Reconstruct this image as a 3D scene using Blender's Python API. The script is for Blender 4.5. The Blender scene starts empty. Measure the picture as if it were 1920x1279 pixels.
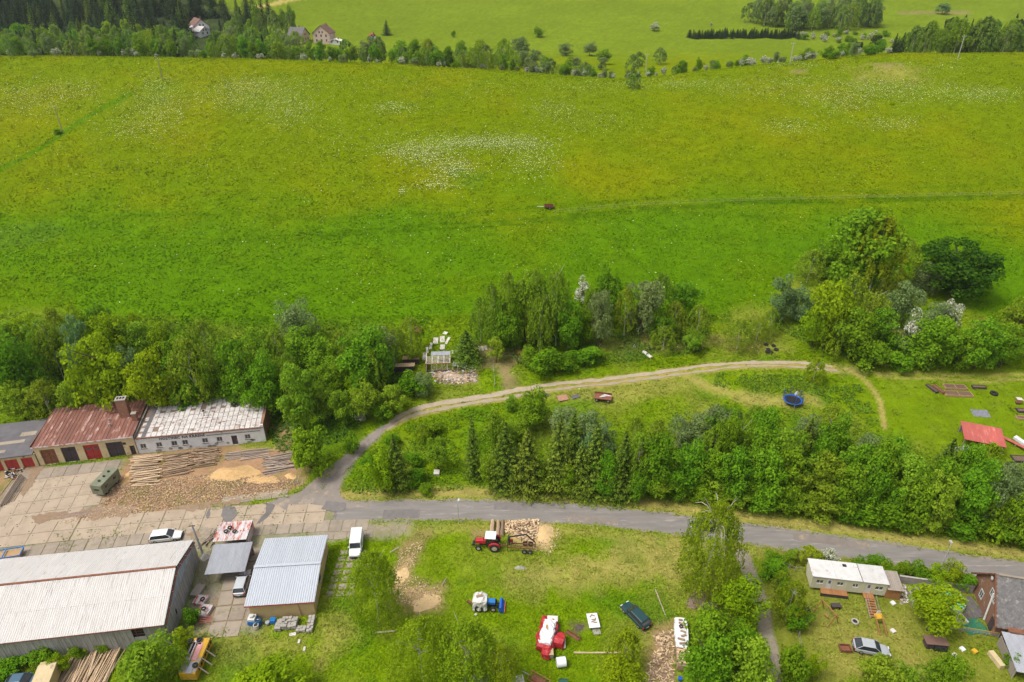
import bpy, bmesh, math, random
import numpy as np
from mathutils import Vector, Matrix, Euler

# ------------------------------------------------------------------ camera, sky, sun, exposure
S = bpy.context.scene
C = S.collection
R = math.radians
PI = math.pi
random.seed(11)
rng = np.random.default_rng(11)

CAM_H, PITCH, FOC = 80.0, R(30.0), 1280.0        # drone 80 m above the road, looking 30 degrees down
cd = bpy.data.cameras.new('camera')
cd.lens, cd.sensor_width = 24.0, 36.0
cd.clip_start, cd.clip_end = 1.0, 6000.0
cam = bpy.data.objects.new('camera', cd)
cam.location = (0, 0, CAM_H)
cam.rotation_euler = (R(90) - PITCH, 0, 0)
C.objects.link(cam)
S.camera = cam

SUN_EL, SUN_AZ = 60.0, -70.0                      # high hazy sun to the left
w = bpy.data.worlds.new('World')
S.world = w
w.use_nodes = True
wn = w.node_tree
wn.nodes.clear()
sky = wn.nodes.new('ShaderNodeTexSky')
sky.sky_type = 'NISHITA'
sky.sun_disc = False
sky.sun_elevation = R(SUN_EL)
sky.sun_rotation = R(180 - SUN_AZ)
sky.dust_density = 4.0
sky.air_density = 1.0
hs = wn.nodes.new('ShaderNodeHueSaturation')      # thin cloud cover: the blue is mostly gone
hs.inputs['Saturation'].default_value = 0.28
bg = wn.nodes.new('ShaderNodeBackground')
bg.inputs['Strength'].default_value = 0.15
wo = wn.nodes.new('ShaderNodeOutputWorld')
wn.links.new(sky.outputs[0], hs.inputs['Color'])
wn.links.new(hs.outputs[0], bg.inputs['Color'])
wn.links.new(bg.outputs[0], wo.inputs['Surface'])

sl = bpy.data.lights.new('sun', 'SUN')
sl.energy = 1.9
sl.angle = R(18)
sl.color = (1.0, 0.95, 0.87)
so = bpy.data.objects.new('sun', sl)
so.rotation_euler = (R(90 - SUN_EL), 0, R(SUN_AZ))
so.location = (0, -50, 150)
C.objects.link(so)

S.view_settings.view_transform = 'Standard'
S.view_settings.look = 'None'
S.view_settings.exposure = 0.43
S.view_settings.gamma = 1.0
S.view_settings.use_curve_mapping = False
S.cycles.max_bounces = 4
S.cycles.diffuse_bounces = 2
S.cycles.glossy_bounces = 2
S.cycles.transmission_bounces = 3
S.cycles.volume_bounces = 0
S.cycles.transparent_max_bounces = 4
S.cycles.caustics_reflective = False
S.cycles.caustics_refractive = False

# ------------------------------------------------------------------ places: photo measurements to metres
CP, SP = math.cos(PITCH), math.sin(PITCH)

def W(px, py, z=0.0):
    """where the sight line of a photo point meets the level z"""
    k = (py - 639.5) / FOC
    t = (CAM_H - z) / (SP + k * CP)
    return Vector(((px - 960) / FOC * t, t * (CP - k * SP), z))

def to_px(x, y, z):
    d = CAM_H - z
    dep = y * CP + d * SP
    return 960 + FOC * x / dep, 639.5 + FOC * (-y * SP + d * CP) / dep, dep

def smooth01(a, b, x):
    t = np.clip((x - a) / (b - a), 0, 1)
    return t * t * (3 - 2 * t)

# value noise in numpy
_NT = np.random.default_rng(5).random((256, 256))
def vnoise(x, y, scale, oct=3):
    x = np.asarray(x, float) / scale + 37.3; y = np.asarray(y, float) / scale + 11.7
    out = 0; amp = 1.0; tot = 0
    for o in range(oct):
        xi = np.floor(x).astype(int); yi = np.floor(y).astype(int)
        fx = x - xi; fy = y - yi
        fx = fx * fx * (3 - 2 * fx); fy = fy * fy * (3 - 2 * fy)
        a = _NT[xi % 256, yi % 256]; b = _NT[(xi + 1) % 256, yi % 256]
        c = _NT[xi % 256, (yi + 1) % 256]; d = _NT[(xi + 1) % 256, (yi + 1) % 256]
        out = out + amp * ((a * (1 - fx) + b * fx) * (1 - fy) + (c * (1 - fx) + d * fx) * fy)
        tot += amp; amp *= 0.55; x = x * 2.03 + 5.1; y = y * 2.03 + 9.7
    return out / tot

# ------------------------------------------------------------------ terrain heights
ROAD_PX = [(560, 960), (640, 959), (760, 957), (900, 957), (1000, 960), (1100, 966), (1200, 976), (1300, 988),
           (1400, 1001), (1500, 1015), (1600, 1029), (1700, 1043), (1800, 1058), (1920, 1076)]
ROAD = [W(*p) for p in ROAD_PX]
ROAD = [Vector((-140, 76, 0))] + ROAD + [Vector((130, 62, 0)), Vector((250, 45, 0))]
_rx = np.array([p.x for p in ROAD]); _ry = np.array([p.y for p in ROAD])
def road_y(x): return np.interp(x, _rx, _ry)

_GX = np.arange(-900, 901, 3.0); _GY = np.arange(-300, 2401, 2.0)
def _terrain():
    cx = [-900, -260, -130, -15, 47, 100, 170, 250, 900]
    ch = [42, 40.5, 39.5, 36.6, 32.6, 37.3, 40.8, 40.5, 42]
    cy = [300, 308, 306, 298, 290, 300, 310, 312, 300]
    T = np.zeros((len(_GX), len(_GY)))
    for i, x in enumerate(_GX):
        yr = float(road_y(x))
        lf = 1 - float(smooth01(-46, -24, x))
        a = [(-300, -3), (yr - 30, -0.2), (yr - 6, 0), (yr + 2.5, 0)]
        rt = [(yr + 5, 0.15), (yr + 9, 0.9), (yr + 18, 2.5), (yr + 29, 4.6), (yr + 40, 6.0)]
        ltp = [(yr + 5, 0.0), (yr + 9, 0.0), (yr + 18, 0.0), (yr + 29, 0.25), (yr + 40, 3.2)]
        a += [(p[0], p[1] * (1 - lf) + q[1] * lf) for p, q in zip(rt, ltp)]
        hc = float(np.interp(x, cx, ch)); yc = float(np.interp(x, cx, cy))
        fl = float(smooth01(-90, -230, x)) if x > -230 else 1.0
        a += [(134, 8.6), (yc - 18, hc - 2.2), (yc, hc), (yc + 14, hc - 1.2), (yc + 40, hc - 6), (yc + 95, 25.5),
              (460, 24.5 + 3 * fl), (560, 33 + 17 * fl), (700, 50 + 40 * fl), (1000, 88 + 50 * fl), (1600, 125 + 60 * fl), (2400, 140 + 60 * fl)]
        yy, hh = zip(*a)
        T[i] = np.interp(_GY, yy, hh)
    k = np.array([1, 2, 3, 2, 1.0]); k /= k.sum()
    for ax in (0, 1):
        for _ in range(2):
            P = np.pad(T, [(2, 2) if q == ax else (0, 0) for q in (0, 1)], mode='edge')
            T = sum(k[j] * (P[j:j + T.shape[0]] if ax == 0 else P[:, j:j + T.shape[1]]) for j in range(5))
    return T
_TH = _terrain()
# keep the lower yards and road level, then add gentle swells to the meadow
_XX, _YY = np.meshgrid(_GX, _GY, indexing='ij')
_TH += (vnoise(_XX, _YY, 70, 3) - 0.5) * 2.2 * smooth01(135, 190, _YY)
_TH += (vnoise(_XX, _YY, 14, 2) - 0.5) * 0.5 * smooth01(100, 140, _YY)

def TH(x, y):
    x = np.asarray(x, float); y = np.asarray(y, float)
    fx = np.clip((x - _GX[0]) / 3.0, 0, len(_GX) - 1.001); fy = np.clip((y - _GY[0]) / 2.0, 0, len(_GY) - 1.001)
    i = fx.astype(int); j = fy.astype(int); fx = fx - i; fy = fy - j
    return (_TH[i, j] * (1 - fx) + _TH[i + 1, j] * fx) * (1 - fy) + (_TH[i, j + 1] * (1 - fx) + _TH[i + 1, j + 1] * fx) * fy

_TS = np.concatenate([np.arange(70, 260, 0.25), np.arange(260, 1500, 1.0)])
def G(px, py):
    """the ground point of the place that the photo shows at (px, py)"""
    k = (py - 639.5) / FOC
    x = (px - 960) / FOC * _TS; y = _TS * (CP - k * SP); z = CAM_H - _TS * (SP + k * CP)
    d = z - TH(x, y)
    n = np.nonzero(d < 0)[0]
    if len(n) == 0:
        i = len(_TS) - 1
        return Vector((x[i], y[i], float(TH(x[i], y[i]))))
    i = max(1, n[0])
    f = d[i - 1] / (d[i - 1] - d[i] + 1e-9)
    X = x[i - 1] + f * (x[i] - x[i - 1]); Y = y[i - 1] + f * (y[i] - y[i - 1])
    return Vector((float(X), float(Y), float(TH(X, Y))))

def top_z(y, py):
    """height at which something standing at depth y reaches the photo row py"""
    k = (py - 639.5) / FOC
    return CAM_H - y * (SP + k * CP) / (CP - k * SP)

# ------------------------------------------------------------------ helpers
def tag(o, label=None, cat=None, group=None, kind=None):
    if label: o['label'] = label
    if cat: o['category'] = cat
    if group: o['group'] = group
    if kind: o['kind'] = kind
    return o

def thing(name, label, cat, loc=(0, 0, 0), rz=0.0, group=None, rx=0.0, ry=0.0):
    o = bpy.data.objects.new(name, None)
    o.empty_display_size = 0.3
    o.location = loc
    o.rotation_euler = (rx, ry, rz)
    C.objects.link(o)
    return tag(o, label, cat, group)

class MB:
    """collects shapes; build() links them as one mesh object"""
    def __init__(s): s.v = []; s.f = []; s.m = []; s.cur = 0
    def add(s, vs, fs):
        n = len(s.v); s.v += [tuple(p) for p in vs]
        s.f += [tuple(i + n for i in f) for f in fs]; s.m += [s.cur] * len(fs)
        return s
    def box(s, c, d, rz=0.0, rx=0.0, ry=0.0, taper=1.0):
        hx, hy, hz = d[0] / 2, d[1] / 2, d[2] / 2
        M = Euler((rx, ry, rz)).to_matrix()
        vs = []
        for z in (-hz, hz):
            k = taper if z > 0 else 1.0
            for x, y in ((-hx, -hy), (hx, -hy), (hx, hy), (-hx, hy)):
                vs.append(M @ Vector((x * k, y * k, z)) + Vector(c))
        return s.add(vs, [(0, 3, 2, 1), (4, 5, 6, 7), (0, 1, 5, 4), (1, 2, 6, 5), (2, 3, 7, 6), (3, 0, 4, 7)])
    def bx(s, x0, x1, y0, y1, z0, z1):
        return s.box(((x0 + x1) / 2, (y0 + y1) / 2, (z0 + z1) / 2), (x1 - x0, y1 - y0, z1 - z0))
    def cyl(s, p0, p1, r0, r1=None, n=8, caps=True):
        r1 = r0 if r1 is None else r1
        p0 = Vector(p0); p1 = Vector(p1); d = (p1 - p0).normalized()
        a = Vector((0, 0, 1)) if abs(d.z) < 0.9 else Vector((1, 0, 0))
        u = d.cross(a).normalized(); v = d.cross(u)
        vs = []
        for p, r in ((p0, r0), (p1, r1)):
            for i in range(n):
                t = 2 * PI * i / n
                vs.append(p + (u * math.cos(t) + v * math.sin(t)) * r)
        fs = [(i, (i + 1) % n, n + (i + 1) % n, n + i) for i in range(n)]
        if caps: fs += [tuple(range(n - 1, -1, -1)), tuple(range(n, 2 * n))]
        return s.add(vs, fs)
    def bar(s, p0, p1, w, h=None):
        h = w if h is None else h
        p0 = Vector(p0); p1 = Vector(p1); d = (p1 - p0).normalized()
        a = Vector((0, 0, 1)) if abs(d.z) < 0.95 else Vector((0, 1, 0))
        u = d.cross(a).normalized() * w / 2; v = u.cross(d).normalized() * h / 2
        vs = [p + q for p in (p0, p1) for q in (-u - v, u - v, u + v, -u + v)]
        return s.add(vs, [(0, 1, 2, 3), (7, 6, 5, 4), (0, 4, 5, 1), (1, 5, 6, 2), (2, 6, 7, 3), (3, 7, 4, 0)])
    def prism(s, pts, z0, z1):
        n = len(pts)
        vs = [(p[0], p[1], z0) for p in pts] + [(p[0], p[1], z1) for p in pts]
        return s.add(vs, [tuple(range(n - 1, -1, -1)), tuple(range(n, 2 * n))] + [(i, (i + 1) % n, n + (i + 1) % n, n + i) for i in range(n)])
    def side(s, pts, y0, y1):
        """outline in x-z pushed along y"""
        n = len(pts)
        vs = [(p[0], y0, p[1]) for p in pts] + [(p[0], y1, p[1]) for p in pts]
        return s.add(vs, [tuple(range(n)), tuple(range(2 * n - 1, n - 1, -1))] + [(i, n + i, n + (i + 1) % n, (i + 1) % n) for i in range(n)])
    def endx(s, pts, x0, x1):
        """outline in y-z pushed along x"""
        n = len(pts)
        vs = [(x0, p[0], p[1]) for p in pts] + [(x1, p[0], p[1]) for p in pts]
        return s.add(vs, [tuple(range(n - 1, -1, -1)), tuple(range(n, 2 * n))] + [(i, (i + 1) % n, n + (i + 1) % n, n + i) for i in range(n)])
    def ring(s, c, r, t, axis='z', n=20, m=6, sq=1.0):
        c = Vector(c); vs = []; fs = []
        for i in range(n):
            a = 2 * PI * i / n
            for j in range(m):
                b = 2 * PI * j / m
                q = r + t * math.cos(b); z = t * sq * math.sin(b)
                p = {'z': (q * math.cos(a), q * math.sin(a), z), 'y': (q * math.cos(a), z, q * math.sin(a)), 'x': (z, q * math.cos(a), q * math.sin(a))}[axis]
                vs.append(c + Vector(p))
        for i in range(n):
            for j in range(m):
                fs.append((i * m + j, ((i + 1) % n) * m + j, ((i + 1) % n) * m + (j + 1) % m, i * m + (j + 1) % m))
        return s.add(vs, fs)
    def loft(s, secs, closed=True, caps=True):
        n = len(secs[0]); vs = [p for q in secs for p in q]; fs = []
        for i in range(len(secs) - 1):
            for j in range(n if closed else n - 1):
                fs.append((i * n + j, i * n + (j + 1) % n, (i + 1) * n + (j + 1) % n, (i + 1) * n + j))
        if caps: fs += [tuple(range(n - 1, -1, -1)), tuple(range((len(secs) - 1) * n, len(secs) * n))]
        return s.add(vs, fs)
    def mesh(s, name, mats, smooth=False):
        me = bpy.data.meshes.new(name)
        me.from_pydata(s.v, [], s.f)
        if not isinstance(mats, (list, tuple)): mats = [mats]
        for m in mats: me.materials.append(m)
        if len(mats) > 1: me.polygons.foreach_set('material_index', s.m)
        bm = bmesh.new(); bm.from_mesh(me)
        bmesh.ops.recalc_face_normals(bm, faces=bm.faces)
        bm.to_mesh(me); bm.free()
        if smooth: me.polygons.foreach_set('use_smooth', [True] * len(me.polygons))
        me.update()
        return me
    def build(s, name, mats, parent=None, smooth=False, loc=None, rz=0.0, bevel=0.0):
        o = bpy.data.objects.new(name, s.mesh(name, mats, smooth))
        C.objects.link(o)
        if parent is not None: o.parent = parent
        if loc is not None: o.location = loc
        if rz: o.rotation_euler[2] = rz
        if bevel:
            b = o.modifiers.new('bevel', 'BEVEL'); b.width = bevel; b.segments = 2; b.limit_method = 'ANGLE'
        return o

def inst(mesh, name, parent=None, loc=(0, 0, 0), rot=(0, 0, 0), scale=(1, 1, 1)):
    o = bpy.data.objects.new(name, mesh)
    o.location = loc; o.rotation_euler = rot; o.scale = scale
    if parent is not None: o.parent = parent
    C.objects.link(o)
    return o

def copy_tree(o, parent=None):
    c = o.copy(); C.objects.link(c); c.parent = parent
    for ch in list(o.children): copy_tree(ch, c)
    return c

def np_mesh(name, verts, faces, mats, attrs=None, smooth=False):
    """quads or triangles from numpy arrays"""
    me = bpy.data.meshes.new(name)
    nf, k = faces.shape
    me.vertices.add(len(verts)); me.vertices.foreach_set('co', np.ascontiguousarray(verts, np.float32).ravel())
    me.loops.add(nf * k); me.loops.foreach_set('vertex_index', np.ascontiguousarray(faces, np.int32).ravel())
    me.polygons.add(nf); me.polygons.foreach_set('loop_start', np.arange(0, nf * k, k, dtype=np.int32))
    me.polygons.foreach_set('use_smooth', np.full(nf, bool(smooth)))
    for m in (mats if isinstance(mats, (list, tuple)) else [mats]): me.materials.append(m)
    for an, (typ, dat) in (attrs or {}).items():
        a = me.attributes.new(an, typ, 'POINT')
        a.data.foreach_set('color' if typ == 'FLOAT_COLOR' else 'value', np.ascontiguousarray(dat, np.float32).ravel())
    me.update(calc_edges=True)
    return me

# ------------------------------------------------------------------ materials
MATS = {}
def rgb(h):
    """sRGB hex -> linear"""
    v = [int(h[i:i + 2], 16) / 255 for i in (0, 2, 4)]
    return tuple(c / 12.92 if c <= 0.04045 else ((c + 0.055) / 1.055) ** 2.4 for c in v)
def lin(c): return tuple(c) + (1.0,)

def M(name, c1, c2=None, scale=1.5, rough=0.8, metal=0.0, bump=0.0, spots=None, spot_at=0.6, spot_scale=2.0, stretch=(1, 1, 1), spec=0.3, detail=5.0, bscale=None, vary=.1):
    """procedural paint / stone / wood: two tones by noise, optional stains of a third colour"""
    if name in MATS: return MATS[name]
    m = bpy.data.materials.new(name); m.use_nodes = True
    nt = m.node_tree; N = nt.nodes; L = nt.links
    b = N['Principled BSDF']
    b.inputs['Roughness'].default_value = rough
    b.inputs['Metallic'].default_value = metal
    b.inputs['Specular IOR Level'].default_value = spec
    c2 = c2 or tuple(x * 0.75 for x in c1)
    tc = N.new('ShaderNodeTexCoord'); oi = N.new('ShaderNodeObjectInfo')
    mul = N.new('ShaderNodeVectorMath'); mul.operation = 'MULTIPLY'; mul.inputs[1].default_value = stretch
    L.new(tc.outputs['Object'], mul.inputs[0])
    ad = N.new('ShaderNodeVectorMath'); ad.operation = 'ADD'
    sc = N.new('ShaderNodeMath'); sc.operation = 'MULTIPLY'; sc.inputs[1].default_value = 40.0
    L.new(oi.outputs['Random'], sc.inputs[0]); L.new(mul.outputs[0], ad.inputs[0]); L.new(sc.outputs[0], ad.inputs[1])
    no = N.new('ShaderNodeTexNoise'); no.inputs['Scale'].default_value = scale; no.inputs['Detail'].default_value = detail
    no.inputs['Roughness'].default_value = 0.65
    L.new(ad.outputs[0], no.inputs['Vector'])
    cr = N.new('ShaderNodeValToRGB'); cr.color_ramp.elements[0].position = 0.3; cr.color_ramp.elements[1].position = 0.7
    cr.color_ramp.elements[0].color = lin(c2); cr.color_ramp.elements[1].color = lin(c1)
    L.new(no.outputs['Fac'], cr.inputs['Fac'])
    col = cr.outputs['Color']
    if spots:
        n2 = N.new('ShaderNodeTexNoise'); n2.inputs['Scale'].default_value = spot_scale; n2.inputs['Detail'].default_value = 7.0
        n2.inputs['Roughness'].default_value = 0.7
        L.new(ad.outputs[0], n2.inputs['Vector'])
        r2 = N.new('ShaderNodeValToRGB'); r2.color_ramp.elements[0].position = spot_at - 0.05; r2.color_ramp.elements[1].position = spot_at + 0.05
        L.new(n2.outputs['Fac'], r2.inputs['Fac'])
        mx = N.new('ShaderNodeMix'); mx.data_type = 'RGBA'
        L.new(r2.outputs['Color'], mx.inputs[0]); L.new(col, mx.inputs[6]); mx.inputs[7].default_value = lin(spots)
        col = mx.outputs[2]
    # each object a shade of its own
    hv = N.new('ShaderNodeHueSaturation')
    mr = N.new('ShaderNodeMapRange'); mr.inputs[3].default_value = 1 - vary; mr.inputs[4].default_value = 1 + vary
    L.new(oi.outputs['Random'], mr.inputs[0]); L.new(mr.outputs[0], hv.inputs['Value']); L.new(col, hv.inputs['Color'])
    L.new(hv.outputs[0], b.inputs['Base Color'])
    if bump:
        bp = N.new('ShaderNodeBump'); bp.inputs['Strength'].default_value = bump; bp.inputs['Distance'].default_value = 0.1
        if bscale:
            n3 = N.new('ShaderNodeTexNoise'); n3.inputs['Scale'].default_value = bscale; n3.inputs['Detail'].default_value = 4.0
            L.new(ad.outputs[0], n3.inputs['Vector']); L.new(n3.outputs['Fac'], bp.inputs['Height'])
        else: L.new(no.outputs['Fac'], bp.inputs['Height'])
        L.new(bp.outputs[0], b.inputs['Normal'])
    MATS[name] = m
    return m

def M_leaf(name, dark, light, trans=0.40, vary=0.12):
    if name in MATS: return MATS[name]
    m = bpy.data.materials.new(name); m.use_nodes = True
    nt = m.node_tree; N = nt.nodes; L = nt.links
    N.remove(N['Principled BSDF'])
    at = N.new('ShaderNodeAttribute'); at.attribute_name = 'tone'
    mx = N.new('ShaderNodeMix'); mx.data_type = 'RGBA'
    L.new(at.outputs['Fac'], mx.inputs[0]); mx.inputs[6].default_value = lin(dark); mx.inputs[7].default_value = lin(light)
    oi = N.new('ShaderNodeObjectInfo'); hv = N.new('ShaderNodeHueSaturation')
    m1 = N.new('ShaderNodeMapRange'); m1.inputs[3].default_value = 1 - vary; m1.inputs[4].default_value = 1 + vary
    L.new(oi.outputs['Random'], m1.inputs[0]); L.new(m1.outputs[0], hv.inputs['Value'])
    m2 = N.new('ShaderNodeMath'); m2.operation = 'MULTIPLY'; m2.inputs[1].default_value = 7.31
    m3 = N.new('ShaderNodeMath'); m3.operation = 'FRACT'
    m4 = N.new('ShaderNodeMapRange'); m4.inputs[3].default_value = 0.485; m4.inputs[4].default_value = 0.515
    L.new(oi.outputs['Random'], m2.inputs[0]); L.new(m2.outputs[0], m3.inputs[0]); L.new(m3.outputs[0], m4.inputs[0]); L.new(m4.outputs[0], hv.inputs['Hue'])
    L.new(mx.outputs[2], hv.inputs['Color'])
    df = N.new('ShaderNodeBsdfDiffuse'); tr = N.new('ShaderNodeBsdfTranslucent'); ms = N.new('ShaderNodeMixShader')
    ms.inputs[0].default_value = trans
    L.new(hv.outputs[0], df.inputs['Color']); L.new(hv.outputs[0], tr.inputs['Color'])
    L.new(df.outputs[0], ms.inputs[1]); L.new(tr.outputs[0], ms.inputs[2])
    L.new(ms.outputs[0], N['Material Output'].inputs['Surface'])
    MATS[name] = m
    return m

def M_attr(name, rough=0.95, grain=0.35, scale=3.0, bump=0.5, trans=0.0):
    """colour from the mesh's own 'col' attribute, broken up by fine noise"""
    m = bpy.data.materials.new(name); m.use_nodes = True
    nt = m.node_tree; N = nt.nodes; L = nt.links
    b = N['Principled BSDF']; b.inputs['Roughness'].default_value = rough; b.inputs['Specular IOR Level'].default_value = 0.0
    at = N.new('ShaderNodeAttribute'); at.attribute_name = 'col'
    tc = N.new('ShaderNodeTexCoord')
    n1 = N.new('ShaderNodeTexNoise'); n1.inputs['Scale'].default_value = scale; n1.inputs['Detail'].default_value = 4; n1.inputs['Roughness'].default_value = 0.75
    n2 = N.new('ShaderNodeTexNoise'); n2.inputs['Scale'].default_value = scale * 0.17; n2.inputs['Detail'].default_value = 5; n2.inputs['Roughness'].default_value = 0.7
    L.new(tc.outputs['Object'], n1.inputs['Vector']); L.new(tc.outputs['Object'], n2.inputs['Vector'])
    ad = N.new('ShaderNodeMath'); ad.operation = 'ADD'; L.new(n1.outputs['Fac'], ad.inputs[0]); L.new(n2.outputs['Fac'], ad.inputs[1])
    mr = N.new('ShaderNodeMapRange'); mr.inputs[1].default_value = 0.65; mr.inputs[2].default_value = 1.35
    mr.inputs[3].default_value = 1 - grain; mr.inputs[4].default_value = 1 + grain
    L.new(ad.outputs[0], mr.inputs[0])
    vm = N.new('ShaderNodeVectorMath'); vm.operation = 'SCALE'
    L.new(at.outputs['Color'], vm.inputs[0]); L.new(mr.outputs[0], vm.inputs['Scale'])
    L.new(vm.outputs[0], b.inputs['Base Color'])
    bp = N.new('ShaderNodeBump'); bp.inputs['Strength'].default_value = bump; bp.inputs['Distance'].default_value = 0.4
    L.new(ad.outputs[0], bp.inputs['Height']); L.new(bp.outputs[0], b.inputs['Normal'])
    MATS[name] = m
    return m
# ------------------------------------------------------------------ what covers the ground (areas in metres)
def area(pts): return np.array([(G(*p).x, G(*p).y) for p in pts])
def dist_poly(poly, x, y):
    """signed distance to a polygon, negative inside"""
    d = np.full(x.shape, 1e9); ins = np.zeros(x.shape, bool)
    n = len(poly)
    for i in range(n):
        ax, ay = poly[i]; bx, by = poly[(i + 1) % n]
        ex, ey = bx - ax, by - ay
        t = np.clip(((x - ax) * ex + (y - ay) * ey) / (ex * ex + ey * ey + 1e-9), 0, 1)
        d = np.minimum(d, np.hypot(x - ax - t * ex, y - ay - t * ey))
        c = ((ay > y) != (by > y)) & (x < ex * (y - ay) / (by - ay + 1e-12) + ax)
        ins ^= c
    return np.where(ins, -d, d)
def dist_line(pts, x, y):
    d = np.full(x.shape, 1e9)
    for i in range(len(pts) - 1):
        ax, ay = pts[i]; bx, by = pts[i + 1]
        ex, ey = bx - ax, by - ay
        t = np.clip(((x - ax) * ex + (y - ay) * ey) / (ex * ex + ey * ey + 1e-9), 0, 1)
        d = np.minimum(d, np.hypot(x - ax - t * ex, y - ay - t * ey))
    return d

C_MEADOW = np.array((0.1245, 0.1784, 0.0008)); C_MEADOW_Y = np.array((0.1743, 0.1892, 0.0008)); C_MEADOW_L = np.array((0.0771, 0.1667, 0.0018))
C_ROUGH = np.array((0.1282, 0.2025, 0.0037)); C_DRY = np.array((0.340, 0.270, 0.085)); C_LAWN = np.array((0.1207, 0.1853, 0.0034))
C_GARDEN = np.array((0.1748, 0.1840, 0.0276)); C_DIRT = np.array((0.250, 0.170, 0.095)); C_LITTER = np.array((0.300, 0.185, 0.105))
C_CHIP = np.array((0.520, 0.360, 0.180)); C_GRAVEL = np.array((0.270, 0.225, 0.180)); C_SOIL = np.array((0.120, 0.085, 0.055)); C_FAR = np.array((0.1343, 0.1887, 0.0102))
C_SHADE = np.array((0.075, 0.150, 0.008))

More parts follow.
